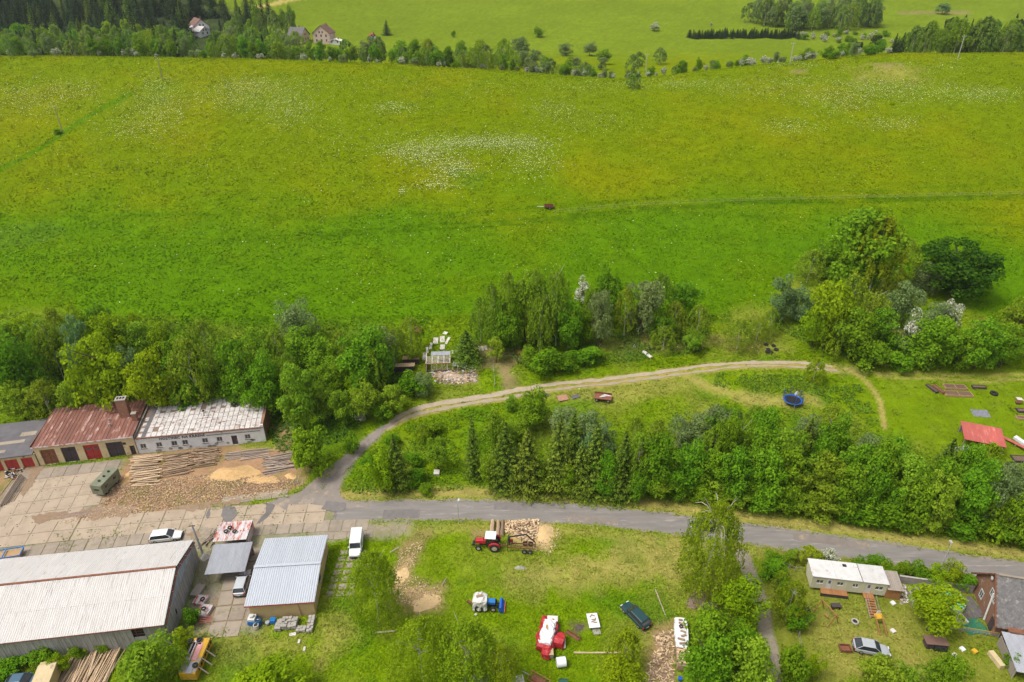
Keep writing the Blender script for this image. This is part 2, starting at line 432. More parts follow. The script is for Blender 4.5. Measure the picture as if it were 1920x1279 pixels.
# (colour, strength, edge softness in metres, grass left 0..1, outline)
PATCH = [
 (C_LITTER, 1.0, 1.0, 0.0, [(205, 905), (245, 850), (420, 830), (530, 838), (580, 880), (570, 912), (500, 935), (380, 950), (190, 985), (-60, 1015), (-60, 985), (0, 978), (170, 955)]),
 (C_LITTER, .9, 1.2, 0.0, [(-80, 870), (90, 865), (60, 900), (20, 975), (-80, 990)]),
 (C_GRAVEL, .8, .8, 0.1, [(-100, 1010), (300, 960), (640, 935), (700, 985), (690, 1005), (600, 1020), (480, 1190), (380, 1190), (340, 1210), (360, 1060), (-100, 1080)]),
 (C_GRAVEL, .9, .5, 0.0, [(40, 880), (235, 862), (215, 905), (180, 965), (0, 990), (-40, 985)]),
 (C_GRAVEL, .6, .5, 0.05, [(385, 1075), (480, 1068), (470, 1175), (385, 1185)]),
 (C_ROUGH, .3, .4, 0.42, [(605, 1030), (665, 1030), (662, 1118), (605, 1118)]),
 (C_GRAVEL, .9, .6, 0.0, [(470, 950), (560, 922), (612, 880), (705, 806), (752, 781), (746, 792), (716, 814), (660, 870), (634, 920), (650, 940), (700, 945), (560, 962)]),
 (C_LITTER, .8, .8, 0.05, [(510, 795), (550, 790), (552, 845), (515, 850)]),
 (C_DIRT, .7, 1.0, 0.15, [(395, 1120), (460, 1090), (470, 1170), (400, 1185), (380, 1160)]),
 (C_GRAVEL, .9, 1.2, 0.15, [(680, 985), (770, 978), (765, 1003), (690, 1008)]),
 (C_LITTER, .75, 1.5, 0.2, [(755, 1015), (800, 1002), (778, 1060), (770, 1092), (830, 1108), (828, 1142), (780, 1150), (728, 1135), (735, 1075)]),
 (C_CHIP, .7, 1.0, 0.1, [(768, 1108), (825, 1105), (828, 1138), (785, 1146)]),
 (C_CHIP, .6, .9, 0.2, [(742, 1070), (768, 1050), (765, 1085), (742, 1095)]),
 (C_CHIP, .9, .8, 0.0, [(940, 978), (1030, 975), (1052, 1000), (1030, 1035), (960, 1020)]),
 (C_LITTER, .8, .7, 0.05, [(882, 994), (915, 992), (912, 1010), (886, 1010)]),
 (C_LITTER, .9, 1.0, 0.1, [(1215, 1175), (1268, 1160), (1272, 1279), (1205, 1285), (1212, 1230)]),
 (C_SOIL, .9, .6, 0.1, [(1068, 1168), (1100, 1170), (1102, 1182), (1078, 1186)]),
 (C_DRY, .75, 2.5, .45, [(1180, 1020), (1260, 1005), (1300, 1040), (1290, 1110), (1200, 1090), (960, 1100), (950, 1070)]),
 (C_DRY, .6, 2.0, .5, [(600, 1170), (640, 1150), (660, 1190), (600, 1240)]),
 (C_DRY, .5, 3.0, .6, [(380, 1190), (560, 1190), (600, 1230), (430, 1240)]),
 (C_GARDEN, .85, 1.5, .5, [(1440, 1035), (1830, 1085), (2000, 1150), (2000, 1300), (1450, 1300), (1425, 1120)]),
 (C_DRY, .35, 2.0, .5, [(1500, 1150), (1700, 1150), (1760, 1279), (1560, 1279)]),
 (C_LAWN, .95, 3.0, .35, [(1600, 712), (1700, 705), (2000, 700), (2000, 900), (1880, 905), (1780, 870), (1640, 800), (1610, 760)]),
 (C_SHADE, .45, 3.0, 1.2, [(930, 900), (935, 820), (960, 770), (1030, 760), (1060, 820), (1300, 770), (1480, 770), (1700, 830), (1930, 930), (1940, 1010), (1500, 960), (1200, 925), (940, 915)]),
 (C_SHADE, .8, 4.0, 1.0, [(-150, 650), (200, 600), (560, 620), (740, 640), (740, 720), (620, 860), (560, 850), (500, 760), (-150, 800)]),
 (C_DRY, .7, 1.2, .4, [(1250, 702), (1300, 700), (1400, 738), (1530, 742), (1540, 762), (1420, 765), (1330, 738)]),
 (C_DRY, .55, 2.0, .5, [(1020, 745), (1130, 720), (1260, 705), (1300, 725), (1150, 760)]),
 (C_DIRT, .85, 1.0, .05, [(893, 650), (925, 655), (990, 652), (1000, 668), (975, 676), (960, 690), (970, 725), (945, 735), (935, 690), (893, 690)]),
 (C_DIRT, .9, .6, 0.0, [(812, 690), (893, 690), (897, 720), (840, 722), (815, 712)]),
 (C_DIRT, .4, 2.0, .3, [(1080, 640), (1170, 630), (1220, 600), (1290, 640), (1360, 640), (1330, 655), (1160, 665)]),
 (C_DRY, .55, 2.0, .4, [(1330, 632), (1420, 635), (1480, 655), (1380, 660)]),
 (C_DIRT, .6, 1.5, .2, [(1565, 685), (1625, 686), (1640, 698), (1580, 700)]),
 (C_DIRT, .8, 3.0, .2, [(1625, 120), (1690, 119), (1692, 123), (1640, 126)]),
 (C_DIRT, .7, 2.0, .2, [(1480, 131), (1510, 131), (1508, 137), (1482, 137)]),
 (C_DRY, .5, 9.0, .6, [(1590, 125), (1720, 128), (1730, 150), (1600, 155)]),
 (C_DIRT, .8, 4.0, .2, [(1690, 23), (1815, 21), (1812, 27), (1690, 26)]),
]
# lines: (colour, strength, half width, softness, grass left, points)
LINES = [
 (C_GRAVEL, .95, .9, .5, .1, [(1392, 1040), (1412, 1090), (1428, 1140), (1440, 1210), (1452, 1279), (1460, 1310)]),
 (C_DRY, .8, .35, .3, .4, [(1585, 690), (1625, 715), (1650, 750), (1658, 800)]),
 (C_DRY, .6, .3, .3, .4, [(1640, 700), (1750, 701), (1850, 706), (1960, 700)]),
 (C_DRY, .6, .3, .3, .4, [(1650, 707), (1750, 710), (1850, 716), (1960, 708)]),
 (C_MEADOW_L, .9, 1.0, .8, 1, [(-60, 345), (60, 288), (170, 215), (240, 178)]),
 (C_MEADOW_L * .7, .8, .35, .4, 1, [(560, 440), (760, 425), (960, 415), (1060, 405), (1200, 390), (1400, 378), (1700, 372), (1990, 368)]),
 (C_MEADOW_L * .7, .8, .35, .4, 1, [(560, 447), (760, 433), (960, 422), (1060, 411), (1200, 395), (1400, 383), (1700, 377), (1990, 373)]),
 (C_MEADOW_L * .8, .6, .35, .4, 1, [(-50, 410), (300, 402), (620, 410), (900, 398), (1060, 385), (1250, 370), (1500, 360), (1990, 340)]),
 (C_MEADOW_L * .8, .6, .4, .4, 1, [(-50, 500), (200, 470), (420, 455), (640, 440)]),
 (C_MEADOW_L * .8, .6, .4, .4, 1, [(1220, 395), (1450, 410), (1700, 420), (1990, 425)]),
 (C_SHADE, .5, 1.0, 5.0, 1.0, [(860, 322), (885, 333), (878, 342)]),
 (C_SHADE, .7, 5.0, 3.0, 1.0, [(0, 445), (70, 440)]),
 (C_DRY * 1.3, .9, 2.0, 1.0, .2, [(480, 14), (500, 10), (545, 0), (580, -8)]),
]
for _ln in ([(735, 789), (770, 771), (820, 757), (880, 748), (940, 738), (1000, 726), (1060, 718), (1120, 713), (1200, 703), (1280, 692), (1340, 684), (1400, 680), (1460, 680), (1510, 681), (1560, 688)],
            [(728, 804), (760, 785), (800, 773), (850, 763), (900, 754), (950, 747), (1010, 735), (1080, 726), (1140, 720), (1210, 711), (1290, 700), (1350, 692), (1410, 687), (1470, 687), (1520, 690), (1570, 696)]):
    LINES.append((C_DRY, .8, .45, .4, .0, _ln))
_P = [(c, s, e, g, area(p)) for c, s, e, g, p in PATCH]
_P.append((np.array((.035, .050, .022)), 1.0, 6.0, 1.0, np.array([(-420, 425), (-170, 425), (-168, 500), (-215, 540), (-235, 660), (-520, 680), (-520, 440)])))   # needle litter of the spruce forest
_Ls = [(c, s, hw, e, g, area(p)) for c, s, hw, e, g, p in LINES]
MEADOW_EDGE = area([(-200, 590), (0, 585), (300, 600), (480, 625), (560, 610), (750, 610), (900, 590), (1100, 590), (1330, 600), (1440, 570), (1560, 470), (1700, 520), (1900, 620), (2100, 640)])
LUSH_LINE = area([(-200, 410), (0, 405), (300, 400), (640, 412), (900, 400), (1060, 388), (1300, 385), (1600, 420), (1990, 470)])

def ground_colour(x, y):
    """colour and grassiness of the ground at (x, y)"""
    n1 = vnoise(x, y, 9, 4)[..., None]; n2 = vnoise(x + 300, y, 28, 3)[..., None]; n3 = vnoise(x, y + 500, 2.2, 3)[..., None]
    me = smooth01(-3, 4, y - np.interp(x, MEADOW_EDGE[:, 0], MEADOW_EDGE[:, 1]))[..., None]
    up = smooth01(-14, 26, y - np.interp(x, LUSH_LINE[:, 0], LUSH_LINE[:, 1]) + (n2[..., 0] - .5) * 30)[..., None]
    yel = np.clip((n2 - .42) * 2.6 + (n1 - .5) * 1.2, 0, 1)
    mead = C_MEADOW * (1 - yel * .6) + C_MEADOW_Y * yel * .6
    low = C_MEADOW_L * (1 - yel * .35) + C_MEADOW * yel * .35
    mead = low * (1 - up) + mead * up
    far = smooth01(380, 470, y)[..., None]
    mead = mead * (1 - far) + far * (C_FAR * (.85 + .3 * n2))
    dr = np.clip((n1 - .46) * 3.0, 0, 1) * .38
    rough = C_ROUGH * (1 - dr) + C_DRY * dr * .8 + C_MEADOW_Y * .15 * n2
    lush = np.clip((vnoise(x - 77, y + 31, 5.5, 3)[..., None] - .56) * 6, 0, 1)
    rough = rough * (1 - lush * .55) + np.array((.070, .165, .006)) * lush * .55
    col = rough * (1 - me) + mead * me
    gr = np.ones(x.shape)
    # dry mown verges on both sides of the road
    s = np.abs(y - road_y(x)) * .97
    on = (x > -32)
    v = (smooth01(1.4, 2.2, s) * (1 - smooth01(4.0, 5.6, s + (n1[..., 0] - .5) * 2.5)) * on * np.where(y > road_y(x), 1.0, .5) * (.45 + .55 * smooth01(2.5, 3.4, s)))[..., None]
    col = col * (1 - v * .8) + C_DRY * v * .8
    gr = gr * (1 - .55 * v[..., 0])
    jit = (n3[..., 0] - .5) * 2.4 + (n1[..., 0] - .5) * 1.6
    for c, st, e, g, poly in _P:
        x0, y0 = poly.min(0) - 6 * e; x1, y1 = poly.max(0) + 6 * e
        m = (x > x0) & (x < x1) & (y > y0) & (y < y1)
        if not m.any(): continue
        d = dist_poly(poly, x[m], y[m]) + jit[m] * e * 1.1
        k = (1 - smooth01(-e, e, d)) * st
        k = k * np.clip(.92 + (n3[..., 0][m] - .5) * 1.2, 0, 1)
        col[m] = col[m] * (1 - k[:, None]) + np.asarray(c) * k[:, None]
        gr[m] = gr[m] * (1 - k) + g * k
    for c, st, hw, e, g, ln in _Ls:
        x0, y0 = ln.min(0) - hw - 3 * e; x1, y1 = ln.max(0) + hw + 3 * e
        m = (x > x0) & (x < x1) & (y > y0) & (y < y1)
        if not m.any(): continue
        d = dist_line(ln, x[m], y[m]) + jit[m] * e * .5
        k = (1 - smooth01(hw, hw + e, d)) * st
        col[m] = col[m] * (1 - k[:, None]) + np.asarray(c) * k[:, None]
        gr[m] = gr[m] * (1 - k) + g * k
    col = col * (.82 + .36 * n3)
    return col, gr

# ------------------------------------------------------------------ the terrain sheet
def build_terrain():
    ys = [-290.0]
    while ys[-1] < 2390:
        y = ys[-1]
        ys.append(y + (12 if y < 40 else max(.5, .5 * (y / 80) ** 1.25)))
    ys = np.array(ys)
    u = np.concatenate([[-7, -4, -2.4, -1.6, -1.2], np.linspace(-1, 1, 470), [1.2, 1.6, 2.4, 4, 7]])
    wd = np.maximum(ys, 60) * .82 + 26
    X = u[None, :] * wd[:, None]; Y = np.repeat(ys[:, None], len(u), 1)
    X = np.clip(X, -2200, 2200)
    Z = TH(X, Y)
    col, gr = ground_colour(X.ravel(), Y.ravel())
    near = (gr.reshape(X.shape) > .5)
    Z = Z + (vnoise(X, Y, 3.0, 2) - .5) * .16 * near * smooth01(2.5, 5.5, np.abs(Y - road_y(X)))
    n, m = X.shape
    idx = np.arange(n * m).reshape(n, m)
    F = np.stack([idx[:-1, :-1], idx[:-1, 1:], idx[1:, 1:], idx[1:, :-1]], -1).reshape(-1, 4)
    V = np.stack([X, Y, Z], -1).reshape(-1, 3)
    me = np_mesh('terrain', V, F, M_attr('grassland', grain=.27, scale=2.6, bump=.4), {'col': ('FLOAT_COLOR', np.c_[col, np.ones(len(col))])}, smooth=True)
    o = bpy.data.objects.new('terrain', me); C.objects.link(o)
    tag(o, 'green hillside meadow and grassy ground around the yard and gardens', 'terrain', kind='structure')
    return o
TERRAIN = build_terrain()

# ------------------------------------------------------------------ ribbons (road, track) and slabs
def poly_resample(pts, step):
    pts = [Vector(p) for p in pts]
    # Catmull-Rom through the points
    out = []
    P = [pts[0] * 2 - pts[1]] + pts + [pts[-1] * 2 - pts[-2]]
    for i in range(1, len(P) - 2):
        a, b, c, d = P[i - 1], P[i], P[i + 1], P[i + 2]
        n = max(2, int((c - b).length / step))
        for k in range(n):
            t = k / n
            out.append(.5 * ((2 * b) + (c - a) * t + (2 * a - 5 * b + 4 * c - d) * t * t + (3 * b - a - 3 * c + d) * t ** 3))
    out.append(pts[-1])
    return out
def ribbon(name, pts, width, mat, lift, step=.6, ragged=.15, wfun=None, cross=4, seed=1, parent=None):
    r = random.Random(seed)
    ln = poly_resample([(p[0], p[1], 0) for p in pts], step)
    V = []; F = []
    for i, p in enumerate(ln):
        d = (ln[min(i + 1, len(ln) - 1)] - ln[max(i - 1, 0)]).normalized()
        nrm = Vector((-d.y, d.x, 0)); wd = width if wfun is None else wfun(i / (len(ln) - 1))
        lo = -wd / 2 + (float(vnoise(p.x * 1.0 + seed * 50, p.y, 1.8, 3)) - .5) * 3 * ragged; hi = wd / 2 + (float(vnoise(p.x + seed * 90, p.y, 1.8, 3)) - .5) * 3 * ragged
        for j in range(cross + 1):
            q = p + nrm * (lo + (hi - lo) * j / cross)
            V.append((q.x, q.y, float(TH(q.x, q.y)) + lift))
    k = cross + 1
    for i in range(len(ln) - 1):
        for j in range(cross): F.append((i * k + j, i * k + j + 1, (i + 1) * k + j + 1, (i + 1) * k + j))
    me = np_mesh(name, np.array(V), np.array(F), mat, smooth=True)
    o = bpy.data.objects.new(name, me); C.objects.link(o); o.parent = parent
    return o

m_asph = M('asphalt', (.235, .215, .195), (.172, .157, .143), scale=.9, rough=.9, bump=.15, spots=(.31, .275, .25), spot_at=.60, spot_scale=.8, stretch=(.22, 1.5, 1), detail=9, bscale=9)
m_patch = M('asphalt_dark', (.185, .165, .155), (.140, .125, .120), scale=1.2, rough=.9, bump=.2, detail=8)
m_conc = M('concrete_slab', (.400, .320, .235), (.320, .250, .180), scale=.5, rough=.92, bump=.12, spots=(.27, .215, .155), spot_at=.62, spot_scale=.6, detail=9, vary=.035)
m_conc_old = M('concrete_old', (.330, .275, .215), (.245, .200, .155), scale=.8, rough=.95, bump=.2, spots=(.20, .19, .10), spot_at=.62, spot_scale=1.1, detail=8)
m_track = M('track_gravel', (.385, .315, .225), (.300, .240, .165), scale=1.0, rough=.95, bump=.15, spots=(.26, .23, .10), spot_at=.68, spot_scale=.8, detail=8)
m_junction = M('gravel_asphalt', (.250, .215, .185), (.185, .155, .135), scale=.5, rough=.95, bump=.25, spots=(.36, .28, .19), spot_at=.6, spot_scale=.28, detail=8)

rd = [p for p in ROAD if p.x > -30]
o = ribbon('asphalt_road', [(W(632, 959).x, W(632, 959).y)] + [(p.x, p.y) for p in rd], 4.0, m_asph, .035, step=.5, ragged=.20, cross=6, seed=3)
tag(o, 'narrow grey asphalt road curving to the lower right', 'road', kind='structure')
# mouth of the track: worn asphalt fan, then two wheel ruts with a grassy middle
fan = [(480, 948), (560, 925), (612, 880), (660, 845), (705, 806), (740, 787), (752, 781), (746, 790), (716, 812), (690, 838), (660, 868), (640, 892), (634, 920), (645, 937), (700, 942), (690, 952), (560, 958)]
def sheet(name, px, mat, lift, label=None, cat=None, kind='structure', ragged=.0, parent=None, seed=0, step=.5):
    """flat patch with an uneven outline laid on the ground"""
    r = random.Random(seed); g = [G(*p) for p in px]
    out = []
    for i in range(len(g)):
        a, b = g[i], g[(i + 1) % len(g)]; n = max(1, int((b - a).length / step))
        for k in range(n):
            q = a.lerp(b, k / n); out.append((q.x + r.uniform(-ragged, ragged), q.y + r.uniform(-ragged, ragged)))
    bm = bmesh.new()
    f = bm.faces.new([bm.verts.new((x, y, 0)) for x, y in out])
    bmesh.ops.triangulate(bm, faces=[f])
    for _ in range(2):
        le = [e for e in bm.edges if e.calc_length() > 1.2]
        if le: bmesh.ops.subdivide_edges(bm, edges=le, cuts=1); bmesh.ops.triangulate(bm, faces=bm.faces[:])
    for v in bm.verts: v.co.z = float(TH(v.co.x, v.co.y)) + lift
    bmesh.ops.recalc_face_normals(bm, faces=bm.faces)
    if bm.faces and sum(f.normal.z for f in bm.faces) < 0: bmesh.ops.reverse_faces(bm, faces=bm.faces[:])
    me = bpy.data.meshes.new(name); bm.to_mesh(me); bm.free(); me.materials.append(mat)
    o = bpy.data.objects.new(name, me); C.objects.link(o); o.parent = parent
    if label: tag(o, label, cat)
    if parent is None: o['kind'] = kind
    return o
sheet('track_entrance', fan, m_junction, .045, 'worn gravel and asphalt mouth of the track beside the road', 'road', ragged=.25, seed=4)
TRK_A = [(735, 789), (770, 771), (820, 757), (880, 748), (940, 738), (1000, 726), (1060, 718), (1120, 713), (1200, 703), (1280, 692), (1340, 684), (1400, 680), (1460, 680), (1510, 681), (1560, 688)]
TRK_B = [(728, 804), (760, 785), (800, 773), (850, 763), (900, 754), (950, 747), (1010, 735), (1080, 726), (1140, 720), (1210, 711), (1290, 700), (1350, 692), (1410, 687), (1470, 687), (1520, 690), (1570, 696)]
tk = thing('dirt_track', 'pale dirt track with two wheel ruts curving across the slope', 'track', (0, 0, 0)); tk['kind'] = 'structure'
for q, ln in enumerate((TRK_A, TRK_B)):
    ribbon('wheel_rut', [(G(*p).x, G(*p).y) for p in ln], 1.1, m_track, .05, step=.5, ragged=.28, cross=2, seed=20 + q, parent=tk,
           wfun=(lambda t: 1.15 - .4 * t) if q == 0 else (lambda t: .62 - .1 * t))

m_hole = M('socket_dark', (.08, .065, .055), (.05, .04, .035), scale=3, rough=.95)
# concrete slabs: each one a piece of the yard
def slab_mesh(lx, ly, mat, r):
    mb = MB()
    c = .02 if mat is m_conc else .05
    jj = .015 if mat is m_conc else .04
    j = lambda: r.uniform(-jj, jj)
    pts = [(-lx / 2 + c + j(), -ly / 2 + j()), (lx / 2 + j(), -ly / 2 + c + j()), (lx / 2 - c + j(), ly / 2 + j()), (-lx / 2 + j(), ly / 2 - c + j())]
    mb.prism(pts, -.12, .06)
    if mat is not m_conc: return mb.mesh('slab', mat)
    mb.cur = 1                                       # the dark lifting sockets of the slab
    for sx_, sy_ in ((-.36, .3), (.36, -.3)): mb.cyl((sx_ * lx, sy_ * ly, .05), (sx_ * lx, sy_ * ly, .066), .09 * r.uniform(.7, 1.3), n=7)
    return mb.mesh('slab', [mat, m_hole])
_sl_cache = {}
def slabs(parent, lx, ly, mat, spots, jit=.012, lift=.0, variants=5):
    r = random.Random(len(spots) * 7 + int(lx * 10))
    key = (lx, ly, mat.name)
    if key not in _sl_cache: _sl_cache[key] = [slab_mesh(lx, ly, mat, r) for _ in range(variants)]
    for x, y, a in spots:
        z = float(TH(x, y))
        inst(r.choice(_sl_cache[key]), 'slab', parent, (x + r.uniform(-jit, jit), y + r.uniform(-jit, jit), z + lift + r.uniform(-.008, .008)),
             (r.uniform(-.006, .006), r.uniform(-.006, .006), a + r.uniform(-.008, .008)))
def slab_row(parent, line_px, off, lx, ly, mat, skip=(), gap=.05):
    ln = poly_resample([(W(*p).x, W(*p).y, 0) for p in line_px], .1)
    acc = 0; sp = []; k = 0
    for i in range(1, len(ln)):
        acc += (ln[i] - ln[i - 1]).length
        if acc >= lx + gap:
            acc = 0; d = (ln[i] - ln[max(0, i - int(lx * 10))]).normalized()
            mid = ln[max(0, i - int(lx * 5))] + Vector((-d.y, d.x, 0)) * off
            if k not in skip: sp.append((mid.x, mid.y, math.atan2(d.y, d.x)))
            k += 1
    slabs(parent, lx, ly, mat, sp)
yard = thing('concrete_yard', 'pale concrete slab roadway in front of the long corrugated hall', 'pavement'); yard['kind'] = 'structure'
CL = [(-120, 1028), (0, 1008), (160, 991), (330, 976), (480, 966), (642, 959)]
slab_row(yard, CL, 1.25, 3.15, 2.4, m_conc)
slab_row(yard, CL, -1.2, 3.15, 2.4, m_conc)
CL2 = [(-60, 1050), (0, 1042), (160, 1022), (330, 1004), (480, 994), (600, 987), (700, 984)]
slab_row(yard, CL2, 0, 1.95, 2.5, m_conc_old)
slab_row(yard, [(600, 1010), (705, 1004)], 0.35, 1.95, 1.5, m_conc_old)
slab_row(yard, [(415, 938), (480, 930), (560, 921)], -.3, 2.6, 1.9, m_conc_old)
fy = thing('forecourt', 'old concrete slab forecourt before the red roofed garages', 'pavement'); fy['kind'] = 'structure'
a0 = W(78, 878); ax = (W(230, 860) - a0).normalized(); ay = Vector((-ax.y, ax.x, 0))
for j in range(5):
    slabs(fy, 2.15, 2.9, m_conc if j > 0 else m_conc_old, [(p.x, p.y, math.atan2(ax.y, ax.x)) for i in range(-1, 6 - (j > 3))
          for p in [a0 + ax * (1.2 + 2.19 * i - .12 * j) - ay * (1.6 + 2.95 * j)] if not (j < 2 and i < 0)])
sb = thing('shed_yard', 'broken concrete slab yard with grassy joints beside the blue roofed shed', 'pavement'); sb['kind'] = 'structure'
b0 = W(415, 1150); bxd = (W(590, 1138) - b0).normalized(); byd = Vector((-bxd.y, bxd.x, 0))
slabs(sb, 2.0, 2.4, m_conc_old, [(p.x, p.y, math.atan2(bxd.y, bxd.x)) for i in range(3) for j in range(-1, 5)
      for p in [b0 + bxd * (2.18 * i + random.uniform(-.1, .1) - .1 * j) + byd * (2.6 * j)] if not (i == 2 and j == -1)])
ps = thing('paver_path', 'path of square concrete slabs set in grass behind the white van', 'pavement'); ps['kind'] = 'structure'
c0 = W(619, 1113); 
for i in range(3):
    slabs(ps, 1.15, .95, m_conc_old, [(c0.x + 1.45 * i + .05 * j, c0.y + 1.28 * j + .04 * i, .03) for j in range(8) if not (i == 2 and j > 6) and not (i == 0 and j > 6)])
for q, (px, sd) in enumerate([([(428, 948), (440, 951), (446, 962), (440, 972), (434, 980), (420, 978), (416, 966), (419, 952)], 1), ([(498, 943), (516, 947), (512, 956), (504, 968), (492, 978), (482, 982), (490, 970), (500, 960)], 2),
                              ([(612, 940), (648, 943), (646, 958), (622, 960), (602, 956)], 3), ([(393, 952), (396, 962), (389, 974), (386, 968)], 4)]):
    sheet('asphalt_patch', px, m_patch, .085, ragged=.12, seed=sd, parent=yard)

m_edge = M('crumbled_edge', (.30, .25, .19), (.21, .18, .12), scale=2.5, rough=.98, bump=.4, detail=9)
for q, of in enumerate((-2.12, 2.12)):
    ribbon('road_edge', [(p.x, p.y + of) for p in rd], .55, m_edge, .028, step=.4, ragged=.34, cross=2, seed=120 + q, parent=bpy.data.objects['asphalt_road'])
# dirt blown over the slabs, and repairs on the road
m_dirtfilm = M('dirt_film', (.30, .21, .135), (.22, .150, .095), scale=1.5, rough=.98, bump=.4, detail=9)
for q, px in enumerate([[(150, 958), (215, 945), (260, 950), (240, 968), (170, 975)], [(60, 968), (120, 958), (130, 968), (70, 982)], [(190, 905), (215, 900), (205, 925), (188, 935)], [(330, 950), (420, 940), (470, 935), (440, 946), (350, 960)],
                        [(60, 880), (80, 876), (70, 900), (45, 930), (40, 915)], [(350, 1000), (372, 996), (378, 1006), (356, 1012)]]):
    sheet('dirt_film', px, m_dirtfilm, .088, ragged=.35, seed=60 + q, parent=yard)
for q, (x0, x1, o0, o1, mt) in enumerate([(-21, -15, -1.8, .1, m_patch), (-3, 2.5, .2, 1.7, m_patch), (9, 17, -1.7, -.2, m_junction), (28, 31, -1.2, 1.3, m_patch), (44, 55, .1, 1.6, m_junction), (60, 64, -1.5, -.1, m_patch)]):
    n_ = int((x1 - x0) / .5); pts_ = []
    ribbon('road_patch', [(x0 + (x1 - x0) * k / 6, float(road_y(x0 + (x1 - x0) * k / 6)) + (o0 + o1) / 2) for k in range(7)], o1 - o0, mt, .041, step=.5, ragged=.12, cross=3, seed=80 + q, parent=bpy.data.objects['asphalt_road'])
# ------------------------------------------------------------------ grass and flowers standing on the ground
def scatter(n, y0, y1, power=1.0):
    """random points inside what the place shows, denser near the camera"""
    y = y0 + (y1 - y0) * rng.random(n) ** power
    x = (rng.random(n) * 2 - 1) * (y * .78 + 24)
    return x, y
def on_road(x, y): return (np.abs(y - road_y(x)) < 1.75 + .5 * vnoise(x, y, 1.3, 2)) & (x > -34)
def tufts(name, label, x, y, hgt, wid, blades, mat, tint, keep=.35, jitter=.26):
    col, gr = ground_colour(x, y)
    k = (rng.random(len(x)) < (gr - keep) / (1 - keep)) & ~on_road(x, y)
    x, y, col = x[k], y[k], col[k]
    n = len(x); z = TH(x, y)
    h = hgt * (.55 + .9 * rng.random(n)) * (.7 + .6 * vnoise(x, y, 5, 2)); wd = wid * (.7 + .6 * rng.random(n))
    V = np.zeros((n, blades, 3, 3)); K = np.zeros((n, blades, 3, 4)); K[..., 3] = 1
    for b in range(blades):
        a = rng.random(n) * 2 * PI; off = wid * .5
        bx = x + (rng.random(n) - .5) * off; by = y + (rng.random(n) - .5) * off
        dx, dy = np.cos(a) * wd * .5, np.sin(a) * wd * .5
        V[:, b, 0] = np.stack([bx - dx, by - dy, z - .05], -1); V[:, b, 1] = np.stack([bx + dx, by + dy, z - .05], -1)
        ln = h * (1.0 + .9 * rng.random(n))          # blades arch over, so most faces look up
        V[:, b, 2] = np.stack([bx - np.sin(a) * ln, by + np.cos(a) * ln, z + h * (.55 + .45 * rng.random(n))], -1)
        c = col * tint * (1 + (rng.random((n, 1)) - .5) * 2 * jitter) * np.array([1, 1, 1])
        K[:, b, :, :3] = c[:, None, :]
    V = V.reshape(-1, 3); F = np.arange(len(V)).reshape(-1, 3)
    me = np_mesh(name, V, F, mat, {'col': ('FLOAT_COLOR', K.reshape(-1, 4))})
    o = bpy.data.objects.new(name, me); C.objects.link(o)
    return tag(o, label, 'grass', kind='stuff')
m_grass = M_attr('grass_blades', grain=.15, scale=2.0, bump=0.0)
x, y = scatter(170000, 46, 135)
tufts('grass', 'rough green grass around the yard, gardens and slope', x, y, .24, .20, 3, m_grass, np.array([1.02, 1.08, .95]))
x, y = scatter(230000, 118, 325, 1.15)
tufts('meadow_grass', 'tall green meadow grass on the hillside', x, y, .17, .34, 3, m_grass, np.array([1.0, 1.04, .9]), jitter=.11)

def leafy_points(x, y, z, size, col, up=.6, jit=.3):
    """small horizontal leaf or flower faces"""
    n = len(x)
    nr = rng.normal(size=(n, 3)) * (1 - up); nr[:, 2] += up; nr /= np.linalg.norm(nr, axis=1)[:, None]
    t = np.cross(nr, rng.normal(size=(n, 3))); t /= np.linalg.norm(t, axis=1)[:, None]; bt = np.cross(nr, t)
    s = (size * (.6 + .8 * rng.random(n)))[:, None]
    p = np.stack([x, y, z], -1)
    V = np.stack([p - t * s, p - bt * s * .7, p + t * s, p + bt * s * .7], 1)
    K = np.ones((n, 4, 4)); K[..., :3] = (np.asarray(col) * (1 + (rng.random((n, 1)) - .5) * 2 * jit))[:, None, :]
    return V.reshape(-1, 3), np.arange(n * 4).reshape(-1, 4), K.reshape(-1, 4)

# white cow parsley in drifts over the meadow: (photo point, spread px, count)
FLOWER = [((300, 190), (60, 30), 900), ((250, 240), (90, 18), 350), ((440, 180), (70, 20), 750), ((520, 190), (60, 25), 500), ((60, 185), (90, 25), 700), ((150, 170), (60, 14), 300),
          ((560, 205), (60, 25), 350), ((480, 160), (50, 8), 200), ((870, 270), (70, 8), 550), ((960, 272), (70, 9), 600), ((800, 290), (60, 14), 500), ((850, 320), (50, 12), 420), ((760, 285), (50, 10), 250),
          ((1000, 300), (60, 22), 350), ((740, 205), (50, 8), 200), ((820, 350), (35, 6), 120), ((755, 362), (8, 5), 30), ((700, 260), (200, 60), 350), ((1100, 230), (120, 14), 250),
          ((1040, 205), (60, 10), 200), ((1290, 160), (120, 6), 350), ((1400, 170), (120, 12), 300), ((1500, 155), (90, 10), 250), ((1720, 175), (120, 14), 650), ((1850, 180), (90, 10), 450), ((1560, 185), (100, 10), 450), ((1640, 165), (80, 8), 350),
          ((1480, 240), (60, 10), 180), ((1670, 235), (60, 8), 220), ((1580, 205), (60, 10), 150), ((1780, 105), (60, 5), 300), ((1500, 125), (80, 5), 150), ((600, 160), (300, 10), 250), ((950, 170), (260, 20), 250), ((1100, 165), (150, 8), 200),
          ((960, 250), (900, 120), 900), ((960, 500), (900, 90), 160), ((250, 300), (250, 30), 120), ((1760, 130), (100, 8), 160)]
PV = [[], [], []]
